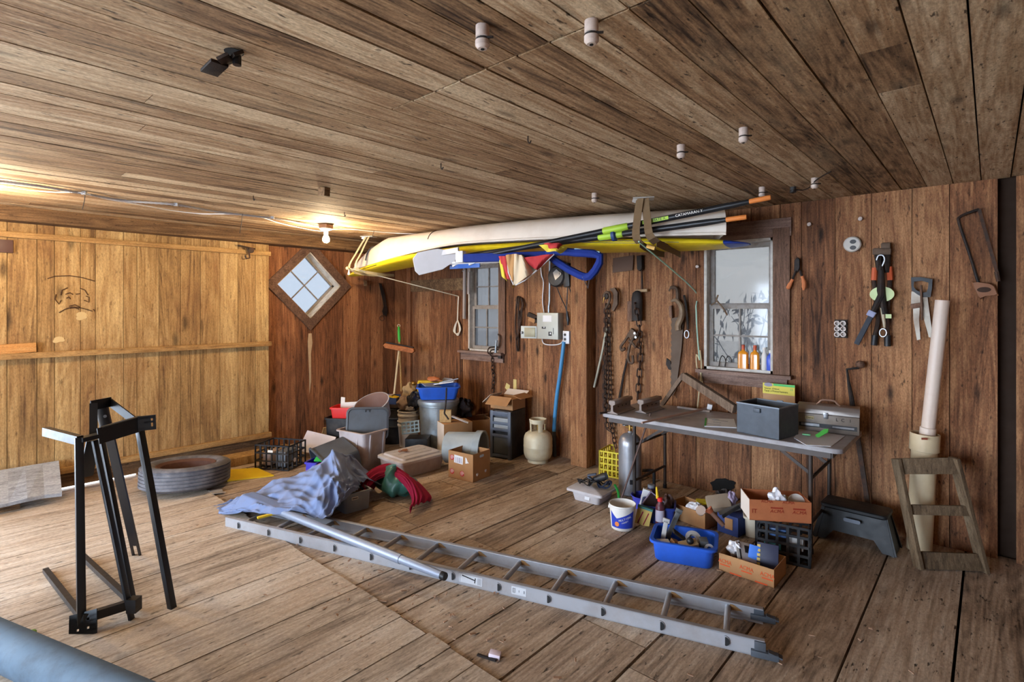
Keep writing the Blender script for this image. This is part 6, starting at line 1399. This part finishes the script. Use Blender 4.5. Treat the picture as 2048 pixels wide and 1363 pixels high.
solo('wall_rope', None or MB().tube(smoothpts([W(x, y, .02 + .012 * (i % 3)) for i, (x, y) in enumerate(((1034, 594), (1031, 640), (1033, 690), (1037, 698), (1036, 640), (1038, 600), (1041, 595), (1045, 605), (1040, 650), (1034, 680), (1039, 640), (1034, 600), (1037, 593), (1044, 600), (1046, 612), (1041, 622), (1036, 660), (1033, 676)))], 5), .011, 7), IRON, 'long brown twisted rope bundle hanging right of the small window', 'rope')
root = thing('hanging_chain', 'rusty chain with a turnbuckle and padlock below the small window', 'chain', W(992, 720))
part('top_hook', wtube([(996, 668), (1000, 674), (999, 690), (992, 697)], .009, .05), IRON, root, True); part('turnbuckle', MB().tube([W(993, 680, .05), W(991, 706, .05)], [.012, .018], 10), GALV, root, True)
mb = MB(); mb.link(W(987, 700, .06), look((.2, 0, 1)) @ rot(90, 0, 90), .2, .085, .008); mb.link(W(993, 705, .04), look((-.1, 0, 1)) @ rot(90, 0, 70), .18, .08, .008); part('long_link', mb, IRON, root, True)
part('padlock', MB().box(W(1000, 711, .05), (.05, .03, .07), None, .006), BLACKPL, root, True); part('chain_links', MB().chain([W(985, 712, .035), W(985, 740, .03), W(988, 755, .03), W(985, 780, .03)], .06, .036, .006), IRON, root, True)
# electric panel
P0_, P1_ = W(1085, 625), W(1127, 678); w_, h_ = P1_.x - P0_.x, P0_.z - P1_.z; c = (P0_ + P1_) / 2
PANEL = plain('grey_panel_enamel', (176, 178, 170), .45, .2, .06, 10)
root = thing('breaker_panel', 'grey electric panel with its little door open on the wall', 'electric panel', tr(c))
part('panel_box', MB().box((0, -.05, 0), (w_, .1, h_), None, .004), PANEL, root)
part('paper_label', MB().box((.0, -.1012, h_ * .28), (w_ * .42, .0015, h_ * .24)), PAPER, root)
for x, z, a, b in ((-.05, -.02, .055, .022), (.04, -.085, .045, .045)):
    part('breaker_slot', MB().box((x, -.101, z), (a, .002, b)), BLACKPL, root); part('breaker_switch', MB().box((x + .008, -.104, z + .004), (a * .35, .006, b * .4)), PAPER, root)
part('slot', MB().box((.085, -.101, -.055), (.006, .002, .07)), BLACKPL, root)
dr = part('panel_door', MB().box((-w_ / 2 - .09, -.135, -.075), (.19, .008, .14), rot(0, 0, 20), .002), PANEL, root)
part('door_liner', MB().box((-w_ / 2 - .075, -.135, -.075), (.13, .012, .105), rot(0, 0, 20), .002), plain('brass_liner', (132, 122, 96), .4, .4), dr); part('latch', MB().lathe([(.016, 0), (.016, .02), (0, .022)], 12, tr((-w_ / 2 - .165, -.163, -.08)) @ rot(90)), STEEL, dr)
root = thing('socket_box', 'small white double socket box right of the electric panel', 'socket', W(1135, 674)); part('box_body', MB().box(W(1135, 674, .03), (.085, .06, .14), None, .004), plain('socket_white', (200, 202, 206), .4, .2), root, True)
for y in (669, 678): part('socket', MB().lathe([(.015, 0), (.015, .003), (0, .003)], 12, T_W(1130, y, .061)), BLACKPL, root, True)
BLUEH = plain('blue_plastic_conduit', (66, 138, 190), .4, 0, .1, 6)
root = thing('blue_conduit', 'bright blue plastic conduit running down the wall to the floor', 'conduit', V((W(1108, 900).x, YB - .05, 0)))
pp = [(1128, 683), (1125, 710), (1120, 750), (1114, 790), (1110, 830), (1108, 862)]
part('blue_tube', MB().tube(smoothpts([W(x, y, .06) for x, y in pp], 4), .022, 12), BLUEH, root, True); a = W(1108, 862, .06); part('dark_tube', MB().tube([a, V((a.x + .01, a.y, .01))], .021, 12), plain('dark_grey_conduit', (70, 78, 84), .5), root, True)
solo('metal_conduit', wtube([(1100, 518), (1099.5, 540), (1099, 600), (1097.5, 612), (1097.5, 627)], .011, .03), GALV, 'thin metal conduit dropping from the boat to the electric panel', 'conduit')
solo('white_cable', wtube([(1081, 530), (1083, 550), (1087, 565), (1085, 600), (1088, 625)], .006, .02), PAPER, 'white cable snaking down the wall left of the metal conduit', 'cable')
solo('white_cable', MB().tube(smoothpts([W(1084, 678, .03), W(1087, 686, .03), W(1096, 689, .03), W(1112, 689, .03), W(1122, 686, .03), W(1126, 680, .03)], 4), .006, 6), PAPER, 'white cable looping under the electric panel', 'cable')
root = thing('iron_bracket', 'dark iron bracket tilted on the wall left of the electric panel', 'bracket', W(1070, 636)); part('bracket_arm', flat(1070, 636, [(1057, 632), (1060, 624), (1082, 634), (1080, 640)], .03), DARKIRON, root, True); part('bracket_arm', flat(1070, 636, [(1073, 636), (1082, 634), (1080, 646), (1073, 645)], .03), DARKIRON, root, True); part('pale_label', flat(1066, 640, [(1058, 640), (1062, 633), (1074, 639), (1070, 646)], .02), CARD, root, True)
# cord reel and its leads
p = W(1118, 553, .06); root = thing('cord_reel', 'black cord reel with a silver triangle on the wall above the electric panel', 'reel', p)
part('reel_body', MB().lathe([(.105, 0), (.115, .01), (.115, .05), (.10, .065), (.03, .07), (0, .07)], 32, tr(p) @ rot(90)), BLACKPL, root, True); part('mount', MB().box(p + V((-.0, .0, .11)), (.16, .06, .12), rot(0, 20), .01), BLACKPL, root, True)
part('silver_plate', flat(1116, 552, [(1106, 545), (1113, 538), (1124, 548), (1111, 560)], .004, .132), STEEL, root, True); part('hub', MB().tube(arc((0, 0, 0), .014, 0, 360, 14, tr(W(1120, 547, .138)) @ rot(90)), .004, 6), STEEL, root, True); part('motor_case', MB().box(W(1136, 550, .06), (.09, .1, .26), rot(0, -6), .02), BLACKPL, root, True)
for i, pp in enumerate((((1112, 570), (1122, 595), (1133, 620), (1135, 650)), ((1136, 565), (1134, 600), (1133, 625)), ((1137, 570), (1147, 600), (1155, 625)))):
    solo('power_cable', wtube(pp, .006, .04), BLACKPL, ('black cord from the left of the reel down to a plug', 'black cord hanging straight from the motor case', 'black cord slanting right to the clamp on the wood strip')[i], 'cord')
solo('power_plug', MB().tube([W(1134, 622, .04), W(1136, 640, .04), W(1136, 650, .04)], [.012, .02, .006], 8), BLACKPL, 'black plug hanging beside the electric panel', 'plug')
root = thing('spring_clamp', 'small dark clamp pinching cords on a wood strip beside the post', 'clamp', W(1150, 650)); part('wood_strip', MB().span(W(1148, 630, .012), W(1150, 688, .012), .06, .02, (0, 1, 0)), W_CASE, root, True); part('clamp_jaws', MB().tube(smoothpts([W(1146, 628, .05), W(1150, 622, .06), W(1155, 628, .05), W(1157, 650, .04)], 3), .01, 6), DARKIRON, root, True); part('clamp_arm', MB().tube([W(1147, 630, .04), W(1146, 660, .04), W(1147, 686, .03)], .006, 6), STEEL, root, True)
solo('yellow_paint_mark', flat(1022, 770, [(1013, 765), (1020, 770), (1018, 784), (1010, 775)], .002, .002).box(W(1030, 769, .002), (.05, .003, .13)), plain('yellow_stain', (206, 186, 120), .8), 'patch of pale yellow paint on the wall above the open carton', 'paint patch', smooth=False)
# ================================================================ between post and right window
OLDIRON = plain('worn_brown_iron', (104, 84, 68), .65, .35, .3, 24, bump=.3, dirt=(70, 50, 38), dirt_amt=.5, dsc=12)
root = thing('pulley_block', 'worn iron pulley hook carrying long loops of rusty chain beside the post', 'pulley', W(1222, 600))
part('cheek_plate', flat(1228, 595, [(1222, 577), (1232, 575), (1238, 584), (1238, 608), (1230, 622), (1226, 618), (1230, 604), (1230, 588)], .03, .05), OLDIRON, root, True)
part('hook', wtube([(1210, 598), (1208, 590), (1213, 584), (1219, 587), (1219, 600), (1214, 612), (1211, 616)], .013, .07), OLDIRON, root, True); part('sheave', MB().lathe([(.03, -.012), (.024, 0), (.03, .012)], 18, tr(W(1212, 592, .06)) @ rot(90)), DARKIRON, root, True)
part('latch', MB().tube([W(1209, 594, .08), W(1206, 606, .08)], [.008, .004], 6), BRASS, root, True)
for i, pp in enumerate(([(1212, 612), (1211, 660), (1210, 720), (1209, 780), (1210, 820)], [(1217, 612), (1218, 660), (1219, 720), (1221, 780), (1221, 830), (1226, 866), (1231, 892)], [(1214, 640), (1214, 700), (1212, 760), (1211, 820), (1215, 855), (1222, 858)])):
    part('chain_loop', MB().chain(smoothpts([W(x, y, .03 + .018 * i) for x, y in pp], 5), .062, .04, .0062, 40 * i), IRON, root, True)
solo('white_rod', wtube([(1213, 655), (1205, 700), (1196, 740), (1188, 774)], .011, .05), plain('pale_fibre_rod', (186, 182, 160), .5), 'pale slim rod hanging slantwise beside the chain loops', 'rod')
root = thing('chain_hoist', 'dark leather sleeve with iron hooks and a short chain hanging on the wall', 'hoist', W(1270, 640))
part('sleeve', MB().lathe([(.055, 0), (.055, .22), (.045, .27), (.02, .29), (0, .295)], 18, tr(W(1274, 641, .07)), sy=.7), plain('black_sleeve', (48, 40, 36), .7, 0, .2, 14), root, True); part('wood_backing', MB().box(W(1261, 622, .02), (.05, .04, .2), None, .004), W_CASE, root, True)
part('iron_body', MB().box(W(1266, 668, .06), (.09, .05, .09), rot(0, 35), .012), OLDIRON, root, True); part('rivet_plate', MB().lathe([(.012, 0), (.012, .01)], 10, T_W(1270, 666, .09)).lathe([(.012, 0), (.012, .01)], 10, T_W(1272, 674, .09)), STEEL, root, True, smooth=False)
part('hook', wtube([(1262, 662), (1252, 678), (1242, 692), (1244, 700), (1250, 696)], .015, .07), OLDIRON, root, True); part('hook', wtube([(1268, 672), (1260, 690), (1256, 712), (1259, 724), (1266, 724), (1265, 710)], .014, .08), OLDIRON, root, True); part('arm', wtube([(1258, 680), (1264, 685), (1272, 695)], .013, .08), OLDIRON, root, True)
part('chain_links', MB().chain([W(1271, 612, .12), W(1277, 640, .09), W(1280, 665, .08), W(1278, 690, .05)], .07, .042, .0068), IRON, root, True); part('chain_links', MB().chain([W(1281, 700, .04), W(1279, 740, .04), W(1275, 800, .04)], .09, .045, .0072), IRON, root, True)
solo('iron_bar', MB().tube([W(1256, 712, .03), W(1247, 750, .03), W(1239, 797, .03)], [.011, .012, .014], 8), DARKIRON, 'dark iron bar hanging slantwise behind the hooks', 'bar')
root = thing('wall_mallet', 'T shaped iron tool with a pale foot hanging upside down above the hooks', 'mallet', W(1283, 550)); part('head', flat(1284, 525, [(1277, 512), (1288, 510), (1289, 538), (1283, 543), (1278, 538)], .045, .01, .006), DARKIRON, root, True); part('shaft', wtube([(1283, 540), (1284, 560), (1284, 578)], .011, .03, 8, 0), IRON, root, True); part('foot', MB().span(W(1273, 582, .03), W(1296, 580, .03), .04, .028, (0, 0, 1), .006), plain('worn_pale_wood', (166, 136, 96), .6), root, True)
solo('tin_plate', flat(1248, 530, [(1227, 516), (1268, 510), (1266, 540), (1226, 545)], .01, .012), plain('brown_tin', (96, 70, 54), .6, .2, .2, 16), 'brown plate nailed on the wall above the pulley hook', 'plate')
HORN = plain('pale_horn_iron', (146, 122, 96), .6, .2, .25, 20, dirt=(86, 62, 46), dirt_amt=.5, dsc=14)
root = thing('iron_hook', 'small curled iron hook hanging on the wall left of the green cord', 'hook', W(1346, 585)); part('hook_body', MB().tube(smoothpts([W(1338, 582, .04), W(1342, 575, .04), W(1352, 576, .04), W(1355, 588, .04), W(1354, 606, .03)], 4), [.008] * 4 + [.016] * 13, 8), OLDIRON, root, True)
root = thing('curved_hook', 'big curved pale iron hook below the small curled hook', 'hook', W(1360, 640)); part('curved_arm', MB().tube(smoothpts([W(1343, 602, .04), W(1352, 600, .05), W(1362, 612, .06), W(1363, 632, .06), W(1356, 650, .06), W(1357, 660, .06)], 4), [.012 + .016 * min(1, i / 12) for i in range(21)], 8), HORN, root, True)
root = thing('timber_tongs', 'dark slim tongs with a ring hanging beside the green cord', 'tongs', W(1372, 630)); part('arm', wtube([(1368, 590), (1372, 610), (1375, 640), (1376, 658)], .012, .04), DARKIRON, root, True); part('ring', MB().tube([W(1373.5 + 4.5 * math.cos(a), 668 + 7.5 * math.sin(a), .03) for a in [k * .45 for k in range(14)]], .006, 6, closed=True), STEEL, root, True)
SAWM = plain('dull_saw_steel', (90, 72, 56), .6, .2, .2, 12, dirt=(84, 62, 46), dirt_amt=.5, dsc=6)
n_ = 26; poly = [(1343, 636)] + [(1342 + (2 if i % 2 else 0) - 1.0 * i / n_, 638 + 150 * i / n_) for i in range(n_ + 1)] + [(1345, 792), (1352, 780), (1363, 700), (1368, 640), (1366, 632)]
root = thing('crosscut_saw', 'wide dull saw blade hanging point down on the wall above the table', 'saw', W(1352, 710)); part('blade', flat(1352, 710, poly, .004, .02), SAWM, root, True); part('handle', flat(1344, 620, [(1340, 612), (1346, 610), (1347, 636), (1341, 634)], .03, .02, .004), W_CASE, root, True)
solo('wood_knot_flap', flat(1338, 725, [(1334, 716), (1342, 722), (1344, 740), (1338, 738), (1333, 728)], .012, .003), DARKIRON, 'small dark leather flap nailed left of the dull saw', 'flap')
# ================================================================ window sill of the right window
z0 = W3[2] + .024
AMB, ORC = plain('amber_glass', (226, 142, 30), .15, 0, .05, 4, spec=.7), plain('orange_red_cap', (206, 84, 48), .4)
def sill(px, off=-.035): return V((bk(px, 740, YB - off).x, YB - off - .0, z0))
for px, r_, h_, lab in ((1486.5, .043, .205, 'amber bottle with an orange cap, left of the two on the right sill'), (1510, .036, .205, 'slimmer amber bottle with an orange cap beside the white bottle')):
    p = sill(px); root = thing('bottle', lab, 'bottle', tr(p)); part('bottle_body', MB().rrect([(r_, .022, .015, 0), (r_, .022, .015, .12), (r_ * .9, .02, .014, .14), (.014, .014, .012, .155), (.013, .013, .012, .165)], 5), AMB, root); part('cap', MB().lathe([(.013, .163), (.013, h_), (0, h_)], 14), ORC, root)
bottle('bottle', 'white plastic bottle on the right sill between amber and blue bottles', sill(1529), .024, .19, WHITEPL, WHITEPL, .5); bottle('bottle', 'blue plastic bottle at the right end of the right sill', sill(1541), .03, .17, plain('cobalt_bottle', (70, 96, 200), .3), WHITEPL, .4)
for px, lab in ((1440, 'thin bent wire hook standing at the left of the right sill'), (1452, 'second thin wire hook on the right sill beside the first')): p = sill(px); solo('wire_hook', MB().tube(smoothpts([p + V((-.01, 0, .004)), p + V((.0, 0, .06)), p + V((.02, 0, .1)), p + V((.045, 0, .075)), p + V((.05, 0, .045))], 4), .0045, 6), DARKIRON, lab, 'hook')
q = bk(1437, 603, YB + .03); root = thing('bent_stick', 'thin bent stick hooked over the meeting rail of the right window', 'hook', q); part('stem', MB().tube(smoothpts([q + V((.0, -.01, .06)), q + V((-.01, -.02, .02)), q + V((.0, -.02, -.0)), q + V((.05, -.02, -.06)), q + V((.085, -.02, -.12))], 4), .008, 6), plain('brown_stick', (112, 88, 66), .7), root, True); part('arm', MB().tube([q + V((-.01, -.02, .0)), q + V((-.06, -.02, -.03))], .006, 6), plain('brown_stick', (112, 88, 66)), root, True)
# ================================================================ right part of the back wall
root = thing('garden_shears', 'black pruning shears with orange brown handles right of the window', 'shears', W(1595, 550)); part('blade', flat(1596, 530, [(1590, 520), (1596, 514), (1601, 519), (1601, 536), (1596, 545), (1589, 542)], .02, .02, .004), DARKIRON, root, True)
for pp in ([(1592, 541), (1585, 558), (1578, 572), (1575, 578)], [(1600, 540), (1604, 552), (1608, 566), (1607, 580)]):
    part('arm', wtube(pp[:2], .009, .04, 8, 0), DARKIRON, root, True); part('handle', MB().tube(smoothpts([W(x, y, .04) for x, y in pp[1:]], 4), [.012] * 3 + [.017] * 4 + [.009] * 2, 8), plain('orange_brown_handle', (206, 124, 76), .6), root, True)
root = thing('socket_outlet', 'round pale socket with two dark openings high on the wall', 'socket', W(1706, 489)); part('socket_body', MB().lathe([(.058, 0), (.058, .035), (.05, .042), (0, .042)], 28, T_W(1706, 489)), plain('pale_ceramic', (190, 182, 170), .4, 0, .12, 20), root, True)
for y in (483, 495): part('opening', MB().lathe([(.016, 0), (.016, .002), (0, .002)], 14, T_W(1706, y, .042), sx=1.3), BLACKPL, root, True)
# bolt cutters, big pliers and lopper hung together
root = thing('bolt_cutter', 'long black and orange bolt cutters hanging head up on the wall', 'bolt cutter', W(1762, 590))
part('jaw', MB().box(W(1764, 503, .05), (.115, .045, .05), rot(0, 4), .014).box(W(1772, 493, .04), (.06, .04, .06), None, .014), OLDIRON, root, True)
part('jaw_arm', MB().tube([W(1757, 510, .05), W(1758, 540, .05)], [.028, .018], 8).tube([W(1774, 510, .05), W(1774, 545, .05)], [.026, .018], 8), DARKIRON, root, True)
for pp, s in (([(1750, 535), (1748, 560), (1752, 600), (1756, 640), (1750, 670), (1748, 690)], 0), ([(1778, 533), (1780, 560), (1777, 600), (1774, 640), (1775, 670), (1775, 692)], 1)):
    part('upper_arm', wtube(pp[:2], .02, .04, 8, 0), plain('orange_tool_paint', (206, 96, 56), .5), root, True); part('long_handle', wtube(pp[1:5], .015, .04, 8, 3), IRON, root, True); part('grip', wtube(pp[4:], .021, .04, 10, 0), BLACKPL, root, True)
root = thing('loppers', 'dark crossed loppers with a greenish disc hung over the bolt cutters', 'loppers', W(1762, 590)); part('hook', MB().tube(smoothpts([W(1753, 520, .09), W(1757, 511, .09), W(1766, 511, .09), W(1769, 520, .09), W(1764, 532, .09)], 4), .006, 6), STEEL, root, True)
part('blade_arm', MB().tube([W(1762, 530, .08), W(1762, 580, .08), W(1770, 628, .08)], [.018, .026, .02], 8), DARKIRON, root, True); part('blade_arm', MB().tube([W(1764, 540, .09), W(1763, 590, .09), W(1752, 612, .09), W(1744, 628, .09)], [.014, .024, .022, .016], 8), DARKIRON, root, True)
part('handle', MB().span(W(1744, 628, .09), W(1713, 688, .09), .035, .03, (0, 1, 0), .006), plain('slate_rubber', (58, 62, 70), .7), root, True); part('collar', MB().span(W(1746, 622, .095), W(1740, 632, .095), .05, .04, (0, 1, 0), .004), plain('lavender_band', (150, 154, 184), .5), root, True)
part('disc', MB().lathe([(.055, 0), (.055, .008), (0, .008)], 24, T_W(1764, 588, .07), sx=1.35, sy=1), plain('pale_green_disc', (206, 222, 160), .5), root, True)
root = thing('split_ring', 'steel ring and clip dangling below the loppers', 'ring', W(1765, 650)); part('ring', MB().tube([W(1766 + 7 * math.cos(a), 665 + 8 * math.sin(a), .07) for a in [k * .4 for k in range(16)]], .005, 6, closed=True), STEEL, root, True); part('clip', MB().tube([W(1764, 615, .085), W(1768, 645, .08), W(1769, 655, .075)], [.012, .01, .007], 6), plain('pale_clip', (190, 176, 150), .5), root, True); part('tag', MB().box(W(1777, 632, .08), (.035, .008, .03)), plain('pale_green_disc', (206, 222, 160)), root, True)
solo('backing_plate', MB().box(W(1682, 657, .006), (.085, .012, .14)), DARKIRON, 'small dark backing plate of the porcelain fuse block', 'plate')
root = thing('fuse_block', 'old porcelain fuse block on the wall left of the loppers', 'fuse block', W(1682, 657))
for x, y in ((1676, 646), (1688, 646), (1676, 657), (1688, 657), (1676, 668), (1688, 668)): part('porcelain_cup', MB().lathe([(.018, .012), (.02, .04), (.013, .04), (.012, .015)], 14, T_W(x, y), (True, False)), PORC, root, True)
root = thing('hand_saw', 'hand saw with a black handle and whitish blade hanging handle up', 'saw', W(1842, 600))
HB = [(1822, 556), (1830, 553), (1864, 558), (1864, 570), (1861, 592), (1854, 594), (1843, 592), (1836, 586), (1823, 580)]
OUT = [(1822, 554), (1843, 554), (1865, 558), (1864, 576), (1861, 594), (1845, 594), (1834, 588), (1823, 580)]; INN = [(1828, 563), (1843, 561), (1857, 565), (1856, 576), (1853, 584), (1843, 585), (1833, 580), (1827, 573)]
mb = MB(); L_ = [[mb._v([W(x, y, off) for x, y in P]) for P in (OUT, INN)] for off in (.02, .045)]
for i in range(8):
    j = (i + 1) % 8; (o0, i0), (o1_, i1) = L_; mb._f([o0[i], o0[j], i0[j], i0[i]]); mb._f([o1_[i], o1_[j], i1[j], i1[i]]); mb._f([o0[i], o0[j], o1_[j], o1_[i]]); mb._f([i0[i], i0[j], i1[j], i1[i]])
part('handle', mb, BLACKPL, root, True); part('blade', flat(1842, 630, [(1823, 582), (1842, 588), (1855, 594), (1866, 676), (1858, 674), (1840, 610), (1822, 608)], .003, .03), plain('pale_saw_steel', (176, 166, 152), .5, .4, .2, 10, dirt=(120, 90, 66), dirt_amt=.5), root, True)
root = thing('pruning_saw', 'second saw with a worn brown grip hanging beside the black handled one', 'saw', W(1832, 640)); part('blade', flat(1832, 640, [(1826, 612), (1840, 610), (1838, 640), (1841, 678), (1834, 680), (1827, 640)], .003, .045), plain('pale_saw_steel', (176, 166, 152)), root, True); part('thin_stick', wtube([(1842, 570), (1843, 600), (1844, 640)], .007, .06, 6, 0), W_CASE, root, True); part('brown_grip', MB().box(W(1832, 611, .05), (.06, .02, .035), rot(0, -10), .006), W_CASE, root, True)
# bow saw
root = thing('bow_saw', 'big bow saw with a plain wood handle hanging at the right end of the wall', 'saw', W(1955, 500))
part('frame_tube', MB().tube(smoothpts([W(1957, 566, .03), W(1940, 510, .03), W(1918, 445, .03), W(1920, 434, .03), W(1930, 428, .03), W(1958, 418, .03)], 5), .009, 8), DARKIRON, root, True); part('saw_blade', MB().span(W(1958, 418, .035), W(1994, 545, .035), .004, .018, (1, 0, .3)), IRON, root, True); part('saw_blade_end', MB().tube([W(1993, 543, .03), W(1997, 562, .03)], .012, 8), IRON, root, True)
part('handle', flat(1968, 580, [(1943, 562), (1955, 566), (1980, 566), (1990, 572), (1998, 592), (1990, 588), (1970, 590), (1960, 600), (1957, 592), (1946, 574)], .035, .012, .006), plain('brown_saw_handle', (140, 92, 60), .6, 0, .2, 14), root, True); part('hand_hole', MB().lathe([(.035, 0), (.035, .002), (0, .002)], 18, T_W(1968, 579, .0485), sy=.5), plain('shadow_brown', (60, 38, 24), .8), root, True)
# brace hanging beside the tool box
root = thing('hand_brace', 'old carpenter brace with a wooden knob hanging right of the tool box', 'brace', W(1700, 760)); part('knob', MB().lathe([(.012, 0), (.03, .012), (.032, .035), (.02, .05), (0, .052)], 18, tr(W(1719, 735, .05)) @ rot(0, 12)), W_CASE, root, True); part('crank', MB().tube([W(1718, 735, .05), W(1694, 738, .05), W(1697, 762, .05), W(1702, 790, .05), W(1706, 815, .05)], [.009, .01, .01, .016, .018], 8), DARKIRON, root, True)
a, b = W(1712, 850, .05), W(1738, 1000, .05); solo('iron_stake', MB().span(a, V((b.x + .02, b.y, .0)), .03, .03), IRON, 'rusty iron stake standing against the wall behind the tool box', 'stake')
for px, py, m_, lab in ((1620, 449, PORC, 'small white knob high on the wall above the shears'), (1397, 533, PORC, 'small white knob left of the right window'), (1722, 438, PORC, 'small white knob above the round socket')):
    solo('wall_insulator', MB().lathe([(.012, 0), (.012, .02), (.016, .024), (.014, .034), (0, .036)], 14, T_W(px, py)), m_, lab, 'knob')
r8 = random.Random(3); P8 = []
for i in range(18): a = 2 * PI * i / 18; k_ = .78 + .3 * r8.random(); P8.append((1446 + 26 * k_ * math.cos(a), 970 + 15 * k_ * math.sin(a)))
solo('tar_patch', flat(1440, 962, P8, .002, .007), GAP, 'black tarry patch on the wall boards under the table', 'stain', smooth=False)
# winter twigs outside the right window
r7 = random.Random(2); mb = MB(); cx_ = (W3[0] + W3[1]) / 2
root = thing('shrub', 'bare leafy shrub outside the right window', 'shrub', (cx_ - .3, YB + 1.2, -.2))
mb2 = MB()
for k in range(30):
    p = V((cx_ - .35 + r7.uniform(-.6, .6), YB + 1.2 + r7.uniform(-.3, .3), -.2)); P = [p]
    d = V((r7.uniform(-.25, .25), r7.uniform(-.1, .1), 1))
    for j in range(9): d = d + V((r7.uniform(-.25, .25), r7.uniform(-.2, .2), 0)); p = p + d.normalized() * .22; P.append(p)
    mb.tube(P, [.012 - .001 * i for i in range(len(P))], 5)
    for q in P[4:]:
        for m_ in range(3):
            a = q + V((r7.uniform(-.1, .1), r7.uniform(-.1, .1), r7.uniform(-.08, .08))); R = rot(r7.uniform(0, 180), r7.uniform(0, 180), r7.uniform(0, 180)); mb2.prism([(-.05, 0), (0, -.02), (.055, 0), (0, .02)], .002, tr(a) @ R)
part('branches', mb, plain('dark_bark', (36, 32, 30), .9, spec=.05), root, True); part('foliage', mb2, plain('dry_green_leaf', (44, 48, 42), .9, spec=.05), root, True, smooth=False, kind='stuff')
